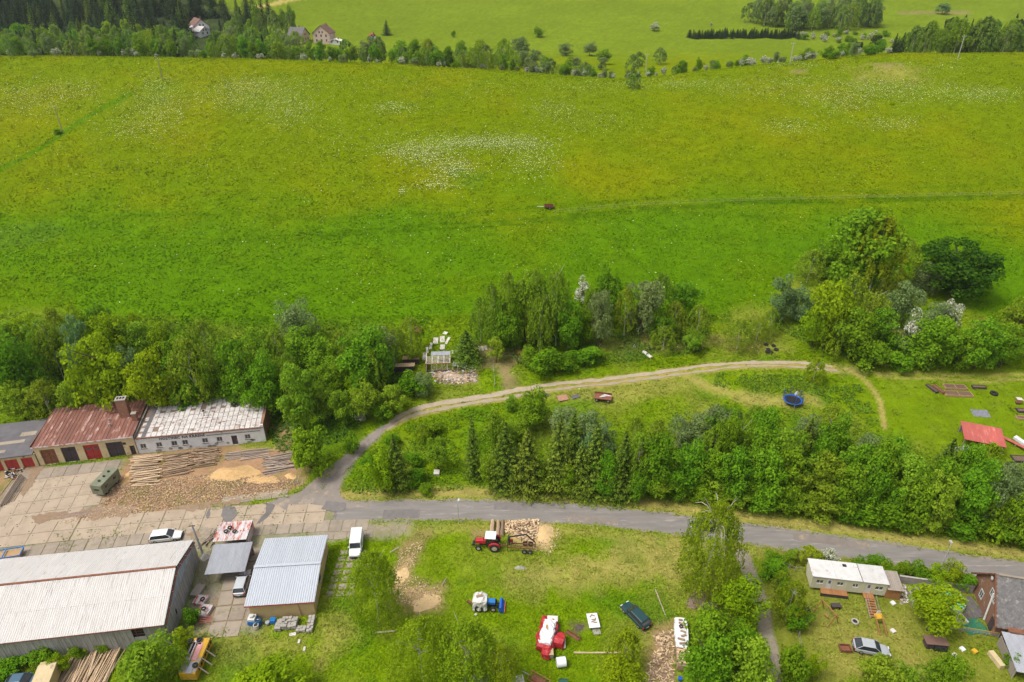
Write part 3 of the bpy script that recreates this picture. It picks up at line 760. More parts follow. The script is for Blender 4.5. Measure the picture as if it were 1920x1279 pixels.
for (cx, cy), (sx, sy), n in FLOWER:
    q = np.random.default_rng(int(cx * 7 + cy))
    for k in range(int(n * 2.3)):
        px, py = cx + q.normal() * sx * .55, cy + q.normal() * sy * .95
        if py < 112: continue
        PV[0].append(px); PV[1].append(py)
kk = (np.array(PV[1]) - 639.5) / FOC; px = np.array(PV[0])
def G_many(px, py):
    k = (py - 639.5) / FOC; t = np.full(px.shape, 90.0); done = np.zeros(px.shape, bool); res = t.copy()
    for tt in np.arange(90, 380, .8):
        xx = (px - 960) / FOC * tt; yy = tt * (CP - k * SP); zz = CAM_H - tt * (SP + k * CP)
        hit = (~done) & (zz < TH(xx, yy)); res[hit] = tt; done |= hit
    return (px - 960) / FOC * res, res * (CP - k * SP), done
fx, fy_, ok = G_many(px, np.array(PV[1])); fx, fy_ = fx[ok], fy_[ok]
V, F, K = leafy_points(fx, fy_, TH(fx, fy_) + .45 + .25 * rng.random(len(fx)), .15, (.58, .62, .36), up=.85, jit=.35)
me = np_mesh('cow_parsley', V, F, m_grass, {'col': ('FLOAT_COLOR', K)})
o = bpy.data.objects.new('cow_parsley', me); C.objects.link(o)
tag(o, 'white cow parsley flowering in drifts over the hillside meadow', 'flowers', kind='stuff')
# buttercups
x, y = scatter(30000, 130, 320); q = vnoise(x + 300, y, 28, 3) > .5; x, y = x[q], y[q]
cc, gg = ground_colour(x, y); q = gg > .8; x, y = x[q], y[q]
V, F, K = leafy_points(x, y, TH(x, y) + .4, .09, (.50, .40, .01), up=.8)
me = np_mesh('buttercups', V, F, m_grass, {'col': ('FLOAT_COLOR', K)})
o = bpy.data.objects.new('buttercups', me); C.objects.link(o)
tag(o, 'tiny yellow buttercups scattered through the meadow grass', 'flowers', kind='stuff')
# ------------------------------------------------------------------ trees: unit meshes (height 1, width 1), then individuals
def leaf_quads(P, D, size, up=.6, rnd=.7, asp=.75):
    n = len(P)
    nr = D + rng.normal(size=(n, 3)) * rnd; nr[:, 2] += up
    nr /= np.linalg.norm(nr, axis=1)[:, None] + 1e-9
    t = np.cross(nr, rng.normal(size=(n, 3))); t /= np.linalg.norm(t, axis=1)[:, None] + 1e-9
    b = np.cross(nr, t)
    s = (size * (.55 + .9 * rng.random(n)))[:, None]
    V = np.stack([P - t * s, P - b * s * asp, P + t * s, P + b * s * asp], 1)
    return V.reshape(-1, 3)
def rdir(n):
    d = rng.normal(size=(n, 3)); return d / np.linalg.norm(d, axis=1)[:, None]

def crown_broad(nl, leaves, zc, rz, rxy, lobe, size, top_pow=1.0, flat=.8, uneven=1.0):
    """clumps of leaves on boughs spread through an uneven crown"""
    c = rdir(nl) * (rng.random(nl) ** .45)[:, None]
    c[:, 2] = np.abs(c[:, 2]) ** top_pow * np.sign(c[:, 2])
    # uneven outline: some sides reach out further
    an = np.arctan2(c[:, 1], c[:, 0]); ph = rng.random(4) * 6.28
    k = 1 + uneven * (.16 * np.sin(2 * an + ph[0]) + .12 * np.sin(3 * an + ph[1]) + .1 * np.sin(5 * c[:, 2] + ph[2]))
    c[:, :2] *= k[:, None]
    c = c * np.array([rxy, rxy, rz]) + np.array([0, 0, zc])
    r = lobe * (.55 + .8 * rng.random(nl)); tone = rng.random(nl)
    w8 = r ** 2; li = rng.choice(nl, leaves, p=w8 / w8.sum())
    D = rdir(leaves); D[:, 2] = np.where(D[:, 2] < -.55, -D[:, 2] * .6, D[:, 2]); D /= np.linalg.norm(D, axis=1)[:, None]
    rad = (r[li] * (.62 + .42 * rng.random(leaves) ** .6))[:, None]
    P = c[li] + D * rad * np.array([1, 1, flat])
    P[:, :2] += rng.normal(size=(leaves, 2)) * .008
    tn = np.clip(tone[li] * .55 + rng.random(leaves) * .45, 0, 1)
    return leaf_quads(P, D * .8, size), tn, c, r

def crown_birch(leaves, zlo, size, wid=.5, strands=150, dense=1.0):
    """thin drooping twigs hanging from rising limbs"""
    V = []; T = []
    per = leaves // strands
    for s in range(strands):
        z = zlo + (1 - zlo) * rng.random() ** .8
        f = (z - zlo) / (1 - zlo)
        env = wid * (1 - f ** 3.2) ** .65 * (.45 + .55 * min(1, f * 3.0 + .25))
        a = rng.random() * 2 * PI; rr = env * (.25 + .75 * rng.random() ** .5)
        p = np.array([math.cos(a) * rr, math.sin(a) * rr, z])
        ln = .07 + .15 * rng.random(); tt = rng.random(per)
        out = np.array([math.cos(a), math.sin(a), 0]) * .04
        P = p + np.outer(tt, np.array([out[0], out[1], -ln])) + rng.normal(size=(per, 3)) * np.array([.022, .022, .014])
        V.append(P); T.append(np.full(per, rng.random()))
    P = np.concatenate(V); T = np.concatenate(T)
    D = P - np.array([0, 0, .55]); D /= np.linalg.norm(D, axis=1)[:, None]
    return leaf_quads(P, D * .6, size, up=.5, rnd=.8), np.clip(T * .6 + rng.random(len(T)) * .4, 0, 1)

def crown_spruce(whorls, br, size, wid=.5, zlo=.05, ragged=.2, fill=11):
    V = []; T = []
    for k in range(whorls):
        f = k / (whorls - 1)
        z = zlo + (1 - zlo) * (1 - (1 - f) ** 1.0) * .985
        R0 = wid * (1 - f) ** .8 + .012
        n = max(4, int(br * (1 - f) ** .5))
        a0 = rng.random() * 6.28
        for b in range(n):
            a = a0 + b * 2 * PI / n + rng.normal() * .12
            Rb = R0 * (1 - ragged + 2 * ragged * rng.random())
            m = max(3, int(fill * (.35 + .65 * (1 - f))))
            t = (np.arange(m) + .6) / m
            dz = -.16 * Rb * t + .10 * Rb * t ** 2 * 1.3 - .02 * (1 - f)
            for side in (-1, 0, 1):
                sp = side * (.10 * Rb + .012) * np.sin(np.clip(t, .15, 1) * PI * .85)
                P = np.stack([math.cos(a) * Rb * t - math.sin(a) * sp, math.sin(a) * Rb * t + math.cos(a) * sp, z + dz - abs(side) * .012 + rng.normal(size=m) * .006], -1)
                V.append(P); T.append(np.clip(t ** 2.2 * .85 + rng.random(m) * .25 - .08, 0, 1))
    P = np.concatenate(V); T = np.concatenate(T)
    D = np.stack([P[:, 0], P[:, 1], np.full(len(P), .35)], -1); D /= np.linalg.norm(D, axis=1)[:, None]
    return leaf_quads(P, D * .5, size, up=.5, rnd=.35, asp=.6), T

def leaf_mesh(name, V, tone, mat):
    F = np.arange(len(V)).reshape(-1, 4)
    return np_mesh(name, V, F, mat, {'tone': ('FLOAT', np.repeat(tone, 4))})

def trunk_mesh(name, mat, r=.022, top=.8, limbs=7, lim_r=.3, z0=.25, seed=0):
    q = random.Random(seed); mb = MB()
    p = Vector((0, 0, -.03)); 
    for k in range(4):
        n = Vector((q.uniform(-.02, .02), q.uniform(-.02, .02), top * (k + 1) / 4))
        mb.cyl(p, n, r * (1 - .21 * k), r * (1 - .21 * (k + 1)), 6, caps=False); p = n
    for k in range(limbs):
        z = z0 + (top - z0) * q.random() * .85; a = q.random() * 6.28; L = lim_r * (.5 + .6 * q.random())
        e = Vector((math.cos(a) * L, math.sin(a) * L, z + L * q.uniform(.3, .8)))
        mb.cyl((0, 0, z), e, r * .42, r * .12, 5, caps=False)
    return mb.mesh(name, mat, smooth=True)

m_bark = M('bark', (.11, .080, .055), (.06, .045, .032), scale=6, rough=.95, bump=.4, stretch=(1, 1, .3))
m_birch = M('birch_bark', (.55, .50, .44), (.36, .32, .28), scale=5, rough=.85, spots=(.06, .05, .045), spot_at=.64, spot_scale=9, stretch=(.5, .5, 3))
LEAF = {   # dark, light
 'maple': ((0.101, 0.218, 0.009), (0.233, 0.408, 0.019)), 'lime': ((0.167, 0.276, 0.007), (0.318, 0.445, 0.011)), 'ash': ((0.149, 0.259, 0.011), (0.318, 0.456, 0.032)),
 'birch': ((0.172, 0.270, 0.014), (0.307, 0.424, 0.032)), 'willow': ((0.149, 0.218, 0.063), (0.286, 0.355, 0.117)), 'bluewillow': ((0.109, 0.207, 0.060), (0.247, 0.360, 0.134)),
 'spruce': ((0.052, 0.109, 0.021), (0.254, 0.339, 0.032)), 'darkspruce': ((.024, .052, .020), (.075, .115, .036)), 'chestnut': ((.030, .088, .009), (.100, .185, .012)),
 'shrub': ((0.103, 0.224, 0.009), (0.217, 0.371, 0.015)), 'olive': ((0.178, 0.265, 0.009), (0.323, 0.424, 0.019)), 'pine': ((.03, .06, .016), (.100, .120, .032)), 'larch': ((0.138, 0.241, 0.034), (0.276, 0.392, 0.074)),
}
M_LEAF = {k: M_leaf('leaf_' + k, *v) for k, v in LEAF.items()}
m_blossom = M_leaf('blossom', (.42, .42, .32), (.74, .71, .60), trans=.15)
KINDS = {}
def reg(kind, V, T, mat, trunk):
    KINDS.setdefault(kind, []).append((leaf_mesh('crown', V, T, mat), trunk, None))
for v in range(4):
    V, T, c, r = crown_broad(56, 6200, .50, .43, .38, .13, .020); reg('maple', V, T, M_LEAF['maple'], trunk_mesh('trunk', m_bark, seed=v))
    V, T, c, r = crown_broad(50, 5400, .53, .41, .36, .13, .020, flat=.75); reg('lime', V, T, M_LEAF['lime'], trunk_mesh('trunk', m_bark, seed=v + 9))
    V, T, c, r = crown_broad(50, 5000, .52, .42, .37, .12, .021); reg('ash', V, T, M_LEAF['ash'], trunk_mesh('trunk', m_bark, seed=v + 19))
    V, T = crown_birch(4300, .20, .017); reg('birch', V, T, M_LEAF['birch'], trunk_mesh('trunk', m_birch, r=.014, top=.93, limbs=9, lim_r=.22, seed=v + 29))
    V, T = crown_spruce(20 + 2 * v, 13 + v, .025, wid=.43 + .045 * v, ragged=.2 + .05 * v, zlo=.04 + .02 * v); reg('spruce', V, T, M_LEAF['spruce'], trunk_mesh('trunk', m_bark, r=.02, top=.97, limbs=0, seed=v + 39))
for v in range(3):
    V, T, c, r = crown_broad(58, 5600, .48, .44, .40, .115, .018); reg('willow', V, T, M_LEAF['willow'], trunk_mesh('trunk', m_bark, seed=v + 49))
    V, T, c, r = crown_broad(52, 5200, .49, .44, .38, .115, .019); reg('bluewillow', V, T, M_LEAF['bluewillow'], trunk_mesh('trunk', m_bark, seed=v + 59))
    V, T, c, r = crown_broad(34, 3000, .42, .46, .40, .15, .030); reg('shrub', V, T, M_LEAF['shrub'], trunk_mesh('trunk', m_bark, r=.02, top=.5, limbs=8, z0=.03, lim_r=.4, seed=v + 69))
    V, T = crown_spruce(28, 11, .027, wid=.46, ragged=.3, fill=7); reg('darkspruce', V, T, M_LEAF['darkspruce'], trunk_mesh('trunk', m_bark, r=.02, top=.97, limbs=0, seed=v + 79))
    V, T = crown_birch(4600, .16, .020, wid=.52, strands=120); reg('olive', V, T, M_LEAF['olive'], trunk_mesh('trunk', m_birch, r=.016, top=.93, limbs=9, lim_r=.25, seed=v + 89))
    V, T = crown_birch(3600, .12, .024, wid=.5, strands=90); reg('larch', V, T, M_LEAF['larch'], trunk_mesh('trunk', m_birch, r=.016, top=.93, limbs=9, lim_r=.2, seed=v + 99))
    V, T, c, r = crown_broad(30, 2600, .70, .24, .34, .13, .028, flat=.6); reg('pine', V, T, M_LEAF['pine'], trunk_mesh('trunk', m_bark, r=.025, top=.85, limbs=7, z0=.5, seed=v + 119))
for v in range(2):
    V, T = crown_birch(12000, .13, .0115, wid=.52, strands=330); reg('bigbirch', V, T, M_LEAF['olive'], trunk_mesh('trunk', m_birch, r=.012, top=.93, limbs=12, lim_r=.28, seed=v + 139))
V, T, c, r = crown_broad(170, 11000, .47, .42, .41, .085, .017, flat=.85, uneven=.08); reg('chestnut', V, T, M_LEAF['chestnut'], trunk_mesh('trunk', m_bark, seed=3))
for v in range(3):      # hawthorn: green crown with blossom sprays as a second foliage part
    V, T, c, r = crown_broad(34, 1700, .50, .42, .38, .13, .026)
    n = 2100; li = rng.choice(len(c), n); D = rdir(n); D[:, 2] = np.abs(D[:, 2])
    P = c[li] + D * (r[li] * 1.06)[:, None]
    KINDS.setdefault('hawthorn', []).append((leaf_mesh('crown', V, T, M_LEAF['willow']), trunk_mesh('trunk', m_bark, r=.02, top=.6, limbs=8, z0=.1, seed=v + 109),
                                             leaf_mesh('blossom', leaf_quads(P, D, .019, up=.5), rng.random(n), m_blossom)))

KIND_WORDS = {'maple': 'dense mid green deciduous tree', 'lime': 'bright yellow-green deciduous tree', 'ash': 'light green leafy tree', 'birch': 'slender drooping olive-green birch',
              'spruce': 'conical spruce with pale tips', 'willow': 'grey-green rounded willow', 'bluewillow': 'silvery blue-green tree', 'shrub': 'low bright green leafy shrub',
              'darkspruce': 'tall dark spruce', 'olive': 'loose olive-green birch', 'bigbirch': 'large loose drooping birch', 'larch': 'tall pale green feathery tree', 'pine': 'dark flat-topped pine', 'chestnut': 'dark dense round-crowned tree', 'hawthorn': 'white blossoming hawthorn'}
KIND_CAT = {'birch': 'birch', 'olive': 'birch', 'bigbirch': 'birch', 'spruce': 'spruce', 'darkspruce': 'spruce', 'willow': 'willow', 'shrub': 'shrub', 'hawthorn': 'hawthorn', 'pine': 'pine'}
KIND_NAME = {'maple': 'mid_green_tree', 'lime': 'yellow_green_tree', 'ash': 'light_green_tree', 'birch': 'birch_tree', 'spruce': 'spruce_tree', 'willow': 'willow_tree', 'bluewillow': 'deciduous_tree', 'shrub': 'shrub',
             'darkspruce': 'spruce_tree', 'olive': 'birch_tree', 'bigbirch': 'birch_tree', 'larch': 'feathery_tree', 'pine': 'pine_tree', 'chestnut': 'deciduous_tree', 'hawthorn': 'hawthorn_bush'}  # maple, lime, ash and larch only stand for tint and habit; species unknown
PLANTED = []
def plant(kind, loc, h, wd, place, label=None, lean=0.0):
    wd *= random.uniform(.9, 1.12)
    cr, tr, bl = random.choice(KINDS[kind])
    o = thing(KIND_NAME[kind], None, None, loc, random.uniform(0, 6.28), rx=random.uniform(-.04, .04) + lean, ry=random.uniform(-.04, .04))
    o.scale = (wd * random.uniform(.86, 1.14), wd * random.uniform(.86, 1.14), h)
    inst(tr, 'trunk', o); inst(cr, 'crown', o)
    if bl: inst(bl, 'blossom', o)
    PLANTED.append((o, kind, place, label, to_px(loc[0], loc[1], loc[2] + h * .5)))
    return o
def T_(kind, cx, by, yt, wpx, place, label=None):
    """a tree whose crown centre, foot row, top row and width were read off the photo"""
    ym = (by + yt) / 2
    bx = cx + (960 - cx) / (2850 - ym) * (by - ym)
    g = G(bx, by)
    dep = to_px(*g)[2]
    h = max(.6, (top_z(g.y, yt) - g.z) * 1.03)
    return plant(kind, g, h, wpx * dep / FOC * 1.1, place, label)

# ---- wood behind the two roofed buildings
PL = 'wood behind garages and white roofed building'
for a in [('lime', 60, 668, 590, 62), ('birch', 110, 662, 578, 60), ('lime', 150, 668, 572, 60), ('maple', 186, 655, 576, 60), ('bluewillow', 150, 712, 588, 78), ('lime', 205, 700, 583, 82),
          ('ash', 258, 690, 608, 62), ('lime', 300, 690, 600, 58), ('maple', 345, 705, 616, 66), ('birch', 388, 705, 605, 58), ('maple', 435, 705, 635, 66), ('willow', 556, 655, 558, 88),
          ('maple', 572, 700, 612, 72), ('maple', 478, 690, 618, 62), ('birch', 520, 695, 622, 52), ('maple', 604, 715, 640, 68), ('maple', 22, 758, 622, 96), ('ash', 75, 705, 604, 76), ('birch', 100, 712, 606, 64),
          ('lime', 192, 785, 632, 108), ('bluewillow', 240, 735, 650, 58), ('lime', 288, 788, 655, 88), ('birch', 365, 770, 638, 72), ('shrub', 350, 788, 705, 62), ('maple', 398, 772, 672, 60), ('maple', 440, 772, 640, 80),
          ('maple', 492, 785, 658, 76), ('ash', 562, 812, 680, 76), ('birch', 545, 775, 662, 46), ('ash', 606, 790, 728, 54), ('ash', 560, 815, 735, 56), ('ash', 34, 792, 718, 72), ('birch', 86, 795, 715, 60), ('ash', 140, 788, 715, 64),
          ('maple', -30, 740, 630, 90), ('ash', 20, 680, 606, 64), ('maple', 330, 740, 660, 60), ('maple', 255, 760, 690, 56), ('maple', 520, 740, 665, 60), ('ash', 470, 730, 648, 56), ('lime', 240, 660, 590, 46), ('birch', 320, 670, 604, 48)]:
    T_(*a, PL)
T_('shrub', 584, 886, 796, 82, PL, 'round light green bushy tree beside the log piles and track mouth')
# ---- trees left of the ruined shed, above the bend of the track
PL = 'clump of trees left of the ruined shed'
for a in [('maple', 690, 728, 608, 92), ('willow', 716, 690, 612, 58), ('lime', 665, 750, 672, 52), ('birch', 700, 745, 660, 50), ('maple', 682, 762, 690, 50), ('ash', 643, 800, 730, 54), ('ash', 682, 785, 715, 60), ('ash', 735, 780, 722, 54),
          ('birch', 770, 660, 592, 42), ('birch', 742, 680, 612, 46), ('ash', 776, 680, 645, 28), ('birch', 640, 700, 625, 46), ('shrub', 716, 790, 750, 40), ('maple', 630, 745, 672, 54), ('shrub', 770, 745, 700, 44), ('shrub', 655, 850, 810, 30)]:
    T_(*a, PL)
T_('willow', 792, 742, 700, 44, PL, 'grey-green bush in front of the ruined shed')
T_('hawthorn', 677, 792, 765, 26, PL, 'small pale blossoming bush above the bend of the dirt track')
T_('spruce', 876, 678, 620, 50, 'ruin', 'small yellowish spruce growing beside the ruined shed')
# ---- copse in the middle
PL = 'copse in the middle below the meadow'
for a in [('birch', 922, 655, 530, 48), ('birch', 952, 645, 510, 54), ('ash', 985, 640, 508, 58), ('birch', 1012, 650, 508, 50), ('birch', 1045, 650, 503, 54), ('maple', 940, 660, 560, 54), ('birch', 1012, 660, 552, 52), ('maple', 968, 655, 560, 46),
          ('maple', 1066, 662, 560, 60), ('maple', 1146, 612, 496, 56), ('willow', 1126, 652, 543, 66), ('birch', 1174, 632, 540, 44), ('willow', 1205, 628, 518, 74), ('birch', 1238, 612, 513, 56), ('maple', 1281, 606, 530, 68), ('birch', 1266, 632, 568, 42),
          ('birch', 1308, 645, 572, 50), ('maple', 1090, 640, 580, 46), ('ash', 1300, 658, 620, 42), ('birch', 1246, 656, 612, 46), ('ash', 930, 680, 632, 40), ('shrub', 1025, 698, 648, 62), ('shrub', 1060, 695, 658, 54), ('shrub', 1000, 690, 650, 40),
          ('maple', 1240, 640, 580, 50), ('birch', 900, 640, 560, 40), ('maple', 1110, 600, 540, 44), ('shrub', 1100, 680, 645, 46), ('maple', 1040, 620, 545, 50)]:
    T_(*a, PL)
T_('hawthorn', 1091, 575, 522, 34, PL, 'white blossoming hawthorn at the back of the middle copse')
# ---- large clump on the right under the meadow
PL = 'large clump below the meadow at right'
for a in [('bluewillow', 1470, 602, 515, 60), ('bluewillow', 1500, 602, 538, 46), ('maple', 1612, 555, 392, 128), ('olive', 1645, 572, 408, 100), ('birch', 1692, 540, 448, 62), ('willow', 1736, 552, 488, 54), ('lime', 1562, 655, 513, 82), ('birch', 1592, 635, 520, 62),
          ('willow', 1690, 612, 523, 84), ('maple', 1602, 672, 580, 72), ('olive', 1575, 668, 588, 62), ('maple', 1752, 692, 600, 82), ('willow', 1766, 640, 568, 62), ('maple', 1845, 692, 600, 84), ('ash', 1912, 668, 562, 74), ('shrub', 1640, 692, 640, 74), ('maple', 1890, 690, 610, 60),
          ('lime', 1532, 650, 562, 56), ('birch', 1630, 640, 545, 60), ('maple', 1655, 660, 580, 60), ('maple', 1550, 520, 450, 60), ('birch', 1520, 530, 470, 50), ('maple', 1800, 690, 625, 60), ('willow', 1720, 650, 590, 50), ('shrub', 1690, 690, 655, 50)]:
    T_(*a, PL)
T_('chestnut', 1797, 552, 443, 122, PL, 'large dark green round tree standing alone at the meadow edge')
T_('hawthorn', 1706, 668, 588, 62, PL, 'pale pinkish blossoming bush in the right clump')
T_('hawthorn', 1780, 628, 562, 44, PL, 'white blossoming bush below the dark round tree')
PL = 'saplings along the upper track'
for a in [('birch', 1386, 655, 600, 42), ('birch', 1422, 642, 594, 36), ('birch', 1446, 625, 580, 32)]: T_(*a, PL)
T_('olive', 1530, 715, 672, 32, PL, 'lone birch sapling standing on the edge of the dirt track')
# ---- the plot between road and track
T_('spruce', 742, 912, 815, 60, 'plot', 'spruce in the plot beside the bend, dark with pale shoot tips')
T_('lime', 716, 922, 842, 68, 'plot', 'bright yellow-green tree in the corner of road and track')
T_('ash', 820, 882, 820, 42, 'plot', 'small bright green sapling in the middle of the plot')
T_('spruce', 888, 892, 784, 58, 'plot', 'dark spruce between the open plot and the roadside row')
PL = 'plot between road and track'
for a in [('ash', 928, 850, 768, 52), ('shrub', 690, 885, 855, 40), ('shrub', 778, 870, 848, 36), ('shrub', 812, 808, 788, 40), ('shrub', 775, 905, 882, 36), ('shrub', 735, 832, 812, 30),
          ('olive', 792, 828, 795, 26), ('shrub', 800, 925, 908, 30)]: T_(*a, PL)
PL = 'row beside the road'
for a in [('spruce', 948, 915, 795, 76), ('spruce', 990, 918, 805, 80), ('spruce', 1046, 915, 788, 90), ('spruce', 1116, 925, 800, 80), ('spruce', 1172, 928, 812, 76), ('spruce', 1090, 925, 830, 56), ('spruce', 1158, 935, 848, 50), ('spruce', 1074, 880, 775, 50)]: T_(*a, PL)
for a in [('bluewillow', 1100, 905, 815, 58), ('ash', 1020, 922, 872, 44), ('maple', 1140, 930, 850, 54), ('birch', 1200, 920, 815, 50), ('maple', 1064, 925, 868, 46), ('willow', 965, 905, 840, 36), ('ash', 918, 905, 850, 40), ('maple', 1196, 940, 880, 50)]: T_(*a, PL)
PL = 'roadside thicket between road and track'
for a in [('maple', 1000, 800, 728, 72), ('willow', 1068, 842, 765, 82), ('willow', 1110, 850, 772, 72), ('ash', 970, 830, 785, 46), ('ash', 960, 770, 745, 30), ('birch', 1225, 905, 786, 62), ('maple', 1232, 925, 820, 80), ('birch', 1190, 870, 785, 50), ('willow', 1290, 850, 770, 84), ('willow', 1345, 860, 765, 92),
          ('maple', 1285, 930, 826, 84), ('birch', 1340, 900, 800, 60), ('maple', 1330, 930, 850, 70), ('birch', 1385, 890, 795, 60), ('birch', 1420, 830, 765, 56), ('birch', 1450, 835, 775, 44), ('birch', 1560, 830, 760, 50), ('willow', 1520, 850, 780, 70), ('bluewillow', 1130, 880, 790, 50)]: T_(*a, PL)
tr = random.Random(5)
for row, (ya, yb, tp, ks) in enumerate([((938, 1022), None, (95, 120), ['maple', 'maple', 'shrub', 'ash', 'maple']), ((905, 1000), None, (95, 125), ['maple', 'ash', 'maple', 'maple', 'willow', 'birch']), ((862, 960), None, (80, 110), ['maple', 'ash', 'birch', 'spruce', 'maple', 'willow'])]):
    n = 11 if row < 2 else 10
    for i in range(n):
        f = (i + tr.uniform(-.25, .25)) / (n - 1)
        x = 1375 + f * 560; by = ya[0] + (ya[1] - ya[0]) * f + tr.uniform(-7, 7) - (8 if row == 0 else 0)
        T_(tr.choice(ks), x, by, by - tr.uniform(*tp), tr.uniform(64, 92), PL)
for i in range(22):
    f = i / 21; x = 1240 + f * 690; by = 926 + 92 * f + tr.uniform(-4, 4)
    T_(tr.choice(['shrub', 'shrub', 'ash']), x, by, by - tr.uniform(34, 52), tr.uniform(48, 70), 'shrub fringe along the road bank')
T_('olive', 1855, 900, 835, 52, PL, 'thin yellow-green birch in front of the red roofed shelter')
# ---- foreground
BIG = T_('bigbirch', 1332, 1115, 946, 104, 'front', 'tall drooping birch with bare branches hanging over the road')
q = random.Random(2)
for k in range(26):
    mb = MB()
    z = q.uniform(.42, .9); a = q.uniform(0, 6.28); r0 = q.uniform(.05, .2); L = q.uniform(.12, .3)
    p = Vector((math.cos(a) * r0, math.sin(a) * r0, z))
    for j in range(3):
        n = p + Vector((math.cos(a) * L / 3, math.sin(a) * L / 3, L * (.16 - .14 * j))); mb.cyl(p, n, .006 - .0015 * j, .0045 - .0015 * j, 5, False); p = n
    mb.build('bare_branch', M('dead_wood', (.50, .42, .34), (.36, .30, .24), scale=8, rough=.9), BIG)
T_('bigbirch', 700, 1168, 1038, 84, 'front', 'drooping olive-green birch beside the wood chip patch')
T_('lime', 1392, 1178, 1088, 84, 'front', 'bright green round tree beside the narrow gravel lane')
PL = 'lower edge left of the lane'
for a in [('maple', 1322, 1262, 1148, 92), ('maple', 1378, 1275, 1160, 96), ('maple', 1330, 1320, 1200, 100), ('ash', 1408, 1320, 1210, 90), ('lime', 1395, 1245, 1180, 70)]: T_(*a, PL)
PL = 'lower edge of the field'
for a in [('bigbirch', 790, 1290, 1165, 104), ('bigbirch', 872, 1300, 1178, 110), ('olive', 1168, 1268, 1185, 56), ('bigbirch', 940, 1310, 1215, 76)]: T_(*a, PL)
T_('lime', 1168, 1310, 1238, 82, 'front', 'bright yellow-green bush at the lower edge right of the bale')
PL = 'front wall of the corrugated hall'
for a in [('ash', 272, 1290, 1212, 104), ('lime', 345, 1210, 1180, 36), ('shrub', 78, 1245, 1218, 52), ('shrub', 148, 1232, 1212, 30), ('shrub', 190, 1222, 1205, 24), ('shrub', 20, 1262, 1240, 50), ('shrub', 255, 1222, 1206, 26), ('lime', 110, 1258, 1230, 40), ('shrub', 360, 1170, 1140, 26), ('olive', 330, 1262, 1230, 44)]: T_(*a, PL)
T_('lime', 500, 1320, 1258, 130, 'front', 'low leafy yellow-green crown at the lower edge beside the yellow vehicle')
PL = 'garden around the mobile home'
for a in [('shrub', 1496, 1285, 1212, 66), ('lime', 1527, 1272, 1225, 40), ('ash', 1645, 1315, 1238, 96), ('maple', 1775, 1310, 1236, 74), ('ash', 1700, 1310, 1250, 70), ('olive', 1482, 1165, 1092, 50), ('olive', 1465, 1110, 1075, 36), ('shrub', 1450, 1085, 1050, 40), ('shrub', 1475, 1125, 1090, 34), ('olive', 1520, 1060, 1030, 40), ('hawthorn', 1555, 1062, 1032, 34),
          ('shrub', 1455, 1062, 1038, 34), ('shrub', 1500, 1180, 1140, 40), ('shrub', 1900, 1250, 1225, 30), ('ash', 1485, 1055, 1032, 30)]: T_(*a, PL)
PL = 'hedge between road and garden wall'
for a in [('shrub', 1612, 1066, 1044, 34), ('shrub', 1640, 1070, 1048, 38), ('shrub', 1668, 1076, 1052, 40), ('shrub', 1698, 1082, 1056, 40), ('shrub', 1728, 1088, 1060, 42), ('lime', 1760, 1094, 1062, 40), ('lime', 1786, 1098, 1056, 40), ('shrub', 1808, 1102, 1070, 34)]: T_(*a, PL)
T_('lime', 1757, 1182, 1104, 98, 'garden', 'round bright green apple tree between the pool and the lawn')
# ---- meadow singles and far belt behind the crest
T_('larch', 1189, 165, 133, 24, 'meadow', 'lone small tree in the dip of the meadow crest')
T_('shrub', 106, 252, 240, 16, 'meadow', 'small dark bush at the foot of the wooden pole on the left')
def belt(kinds, xs, ys, hs, ws, place, n, seed, ok=None):
    q = random.Random(seed)
    for k in range(n):
        f = (k + q.random()) / n
        x = xs[0] + (xs[1] - xs[0]) * f; y = q.uniform(*ys)
        if ok and not ok(x, y): continue
        h = q.uniform(*hs); kd = q.choice(kinds)
        pxx = to_px(x, y, float(TH(x, y)) + h * .5)[0]
        if (352 < pxx < 414 and 360 < y < 500) or (562 < pxx < 630 and y > 340 and h > 8): continue      # the view to the houses is open
        if not -40 < to_px(x, y, float(TH(x, y)) + h * .5)[0] < 1960: continue
        if kd == 'hawthorn': h = min(h, 4.0) * q.uniform(.7, 1)
        plant(kd, (x, y, float(TH(x, y)) - .1), h, h * q.uniform(*ws), place)
FY = G(1390, 71).y
B1 = 'tree belt beyond the meadow crest'
belt(['maple', 'birch', 'ash', 'larch', 'maple', 'willow', 'hawthorn'], (-232, -15), (318, 330), (5.5, 10), (.6, .95), B1, 58, 1)
belt(['maple', 'birch', 'larch', 'ash', 'willow', 'larch', 'darkspruce'], (-262, 0), (336, 366), (9, 14.5), (.55, .85), B1, 58, 2)
belt(['maple', 'birch', 'larch', 'willow', 'darkspruce', 'maple', 'larch'], (-330, -110), (375, 425), (11, 17), (.5, .75), B1, 56, 3)
belt(['darkspruce', 'maple', 'larch', 'darkspruce', 'ash'], (-325, -120), (392, 432), (11, 17), (.5, .7), B1, 44, 33)
belt(['maple', 'ash', 'larch', 'willow'], (-120, 0), (345, 385), (7, 11), (.65, .95), B1, 24, 34)
belt(['hawthorn', 'hawthorn', 'willow', 'shrub'], (-230, 140), (312, 320), (2.2, 4), (.9, 1.3), 'bush line along the meadow crest', 40, 4)
belt(['maple', 'larch', 'ash', 'willow', 'birch'], (-22, 42), (310, 335), (5, 9), (.6, .9), B1, 22, 25)
belt(['hawthorn', 'willow', 'maple', 'larch', 'hawthorn'], (0, 108), (312, 330), (3, 6.5), (.7, 1.1), 'bush line along the meadow crest', 30, 5)
belt(['willow', 'willow', 'ash', 'larch'], (-60, 80), (345, 400), (6, 10), (.8, 1.1), 'willows in the valley behind the meadow', 17, 6)
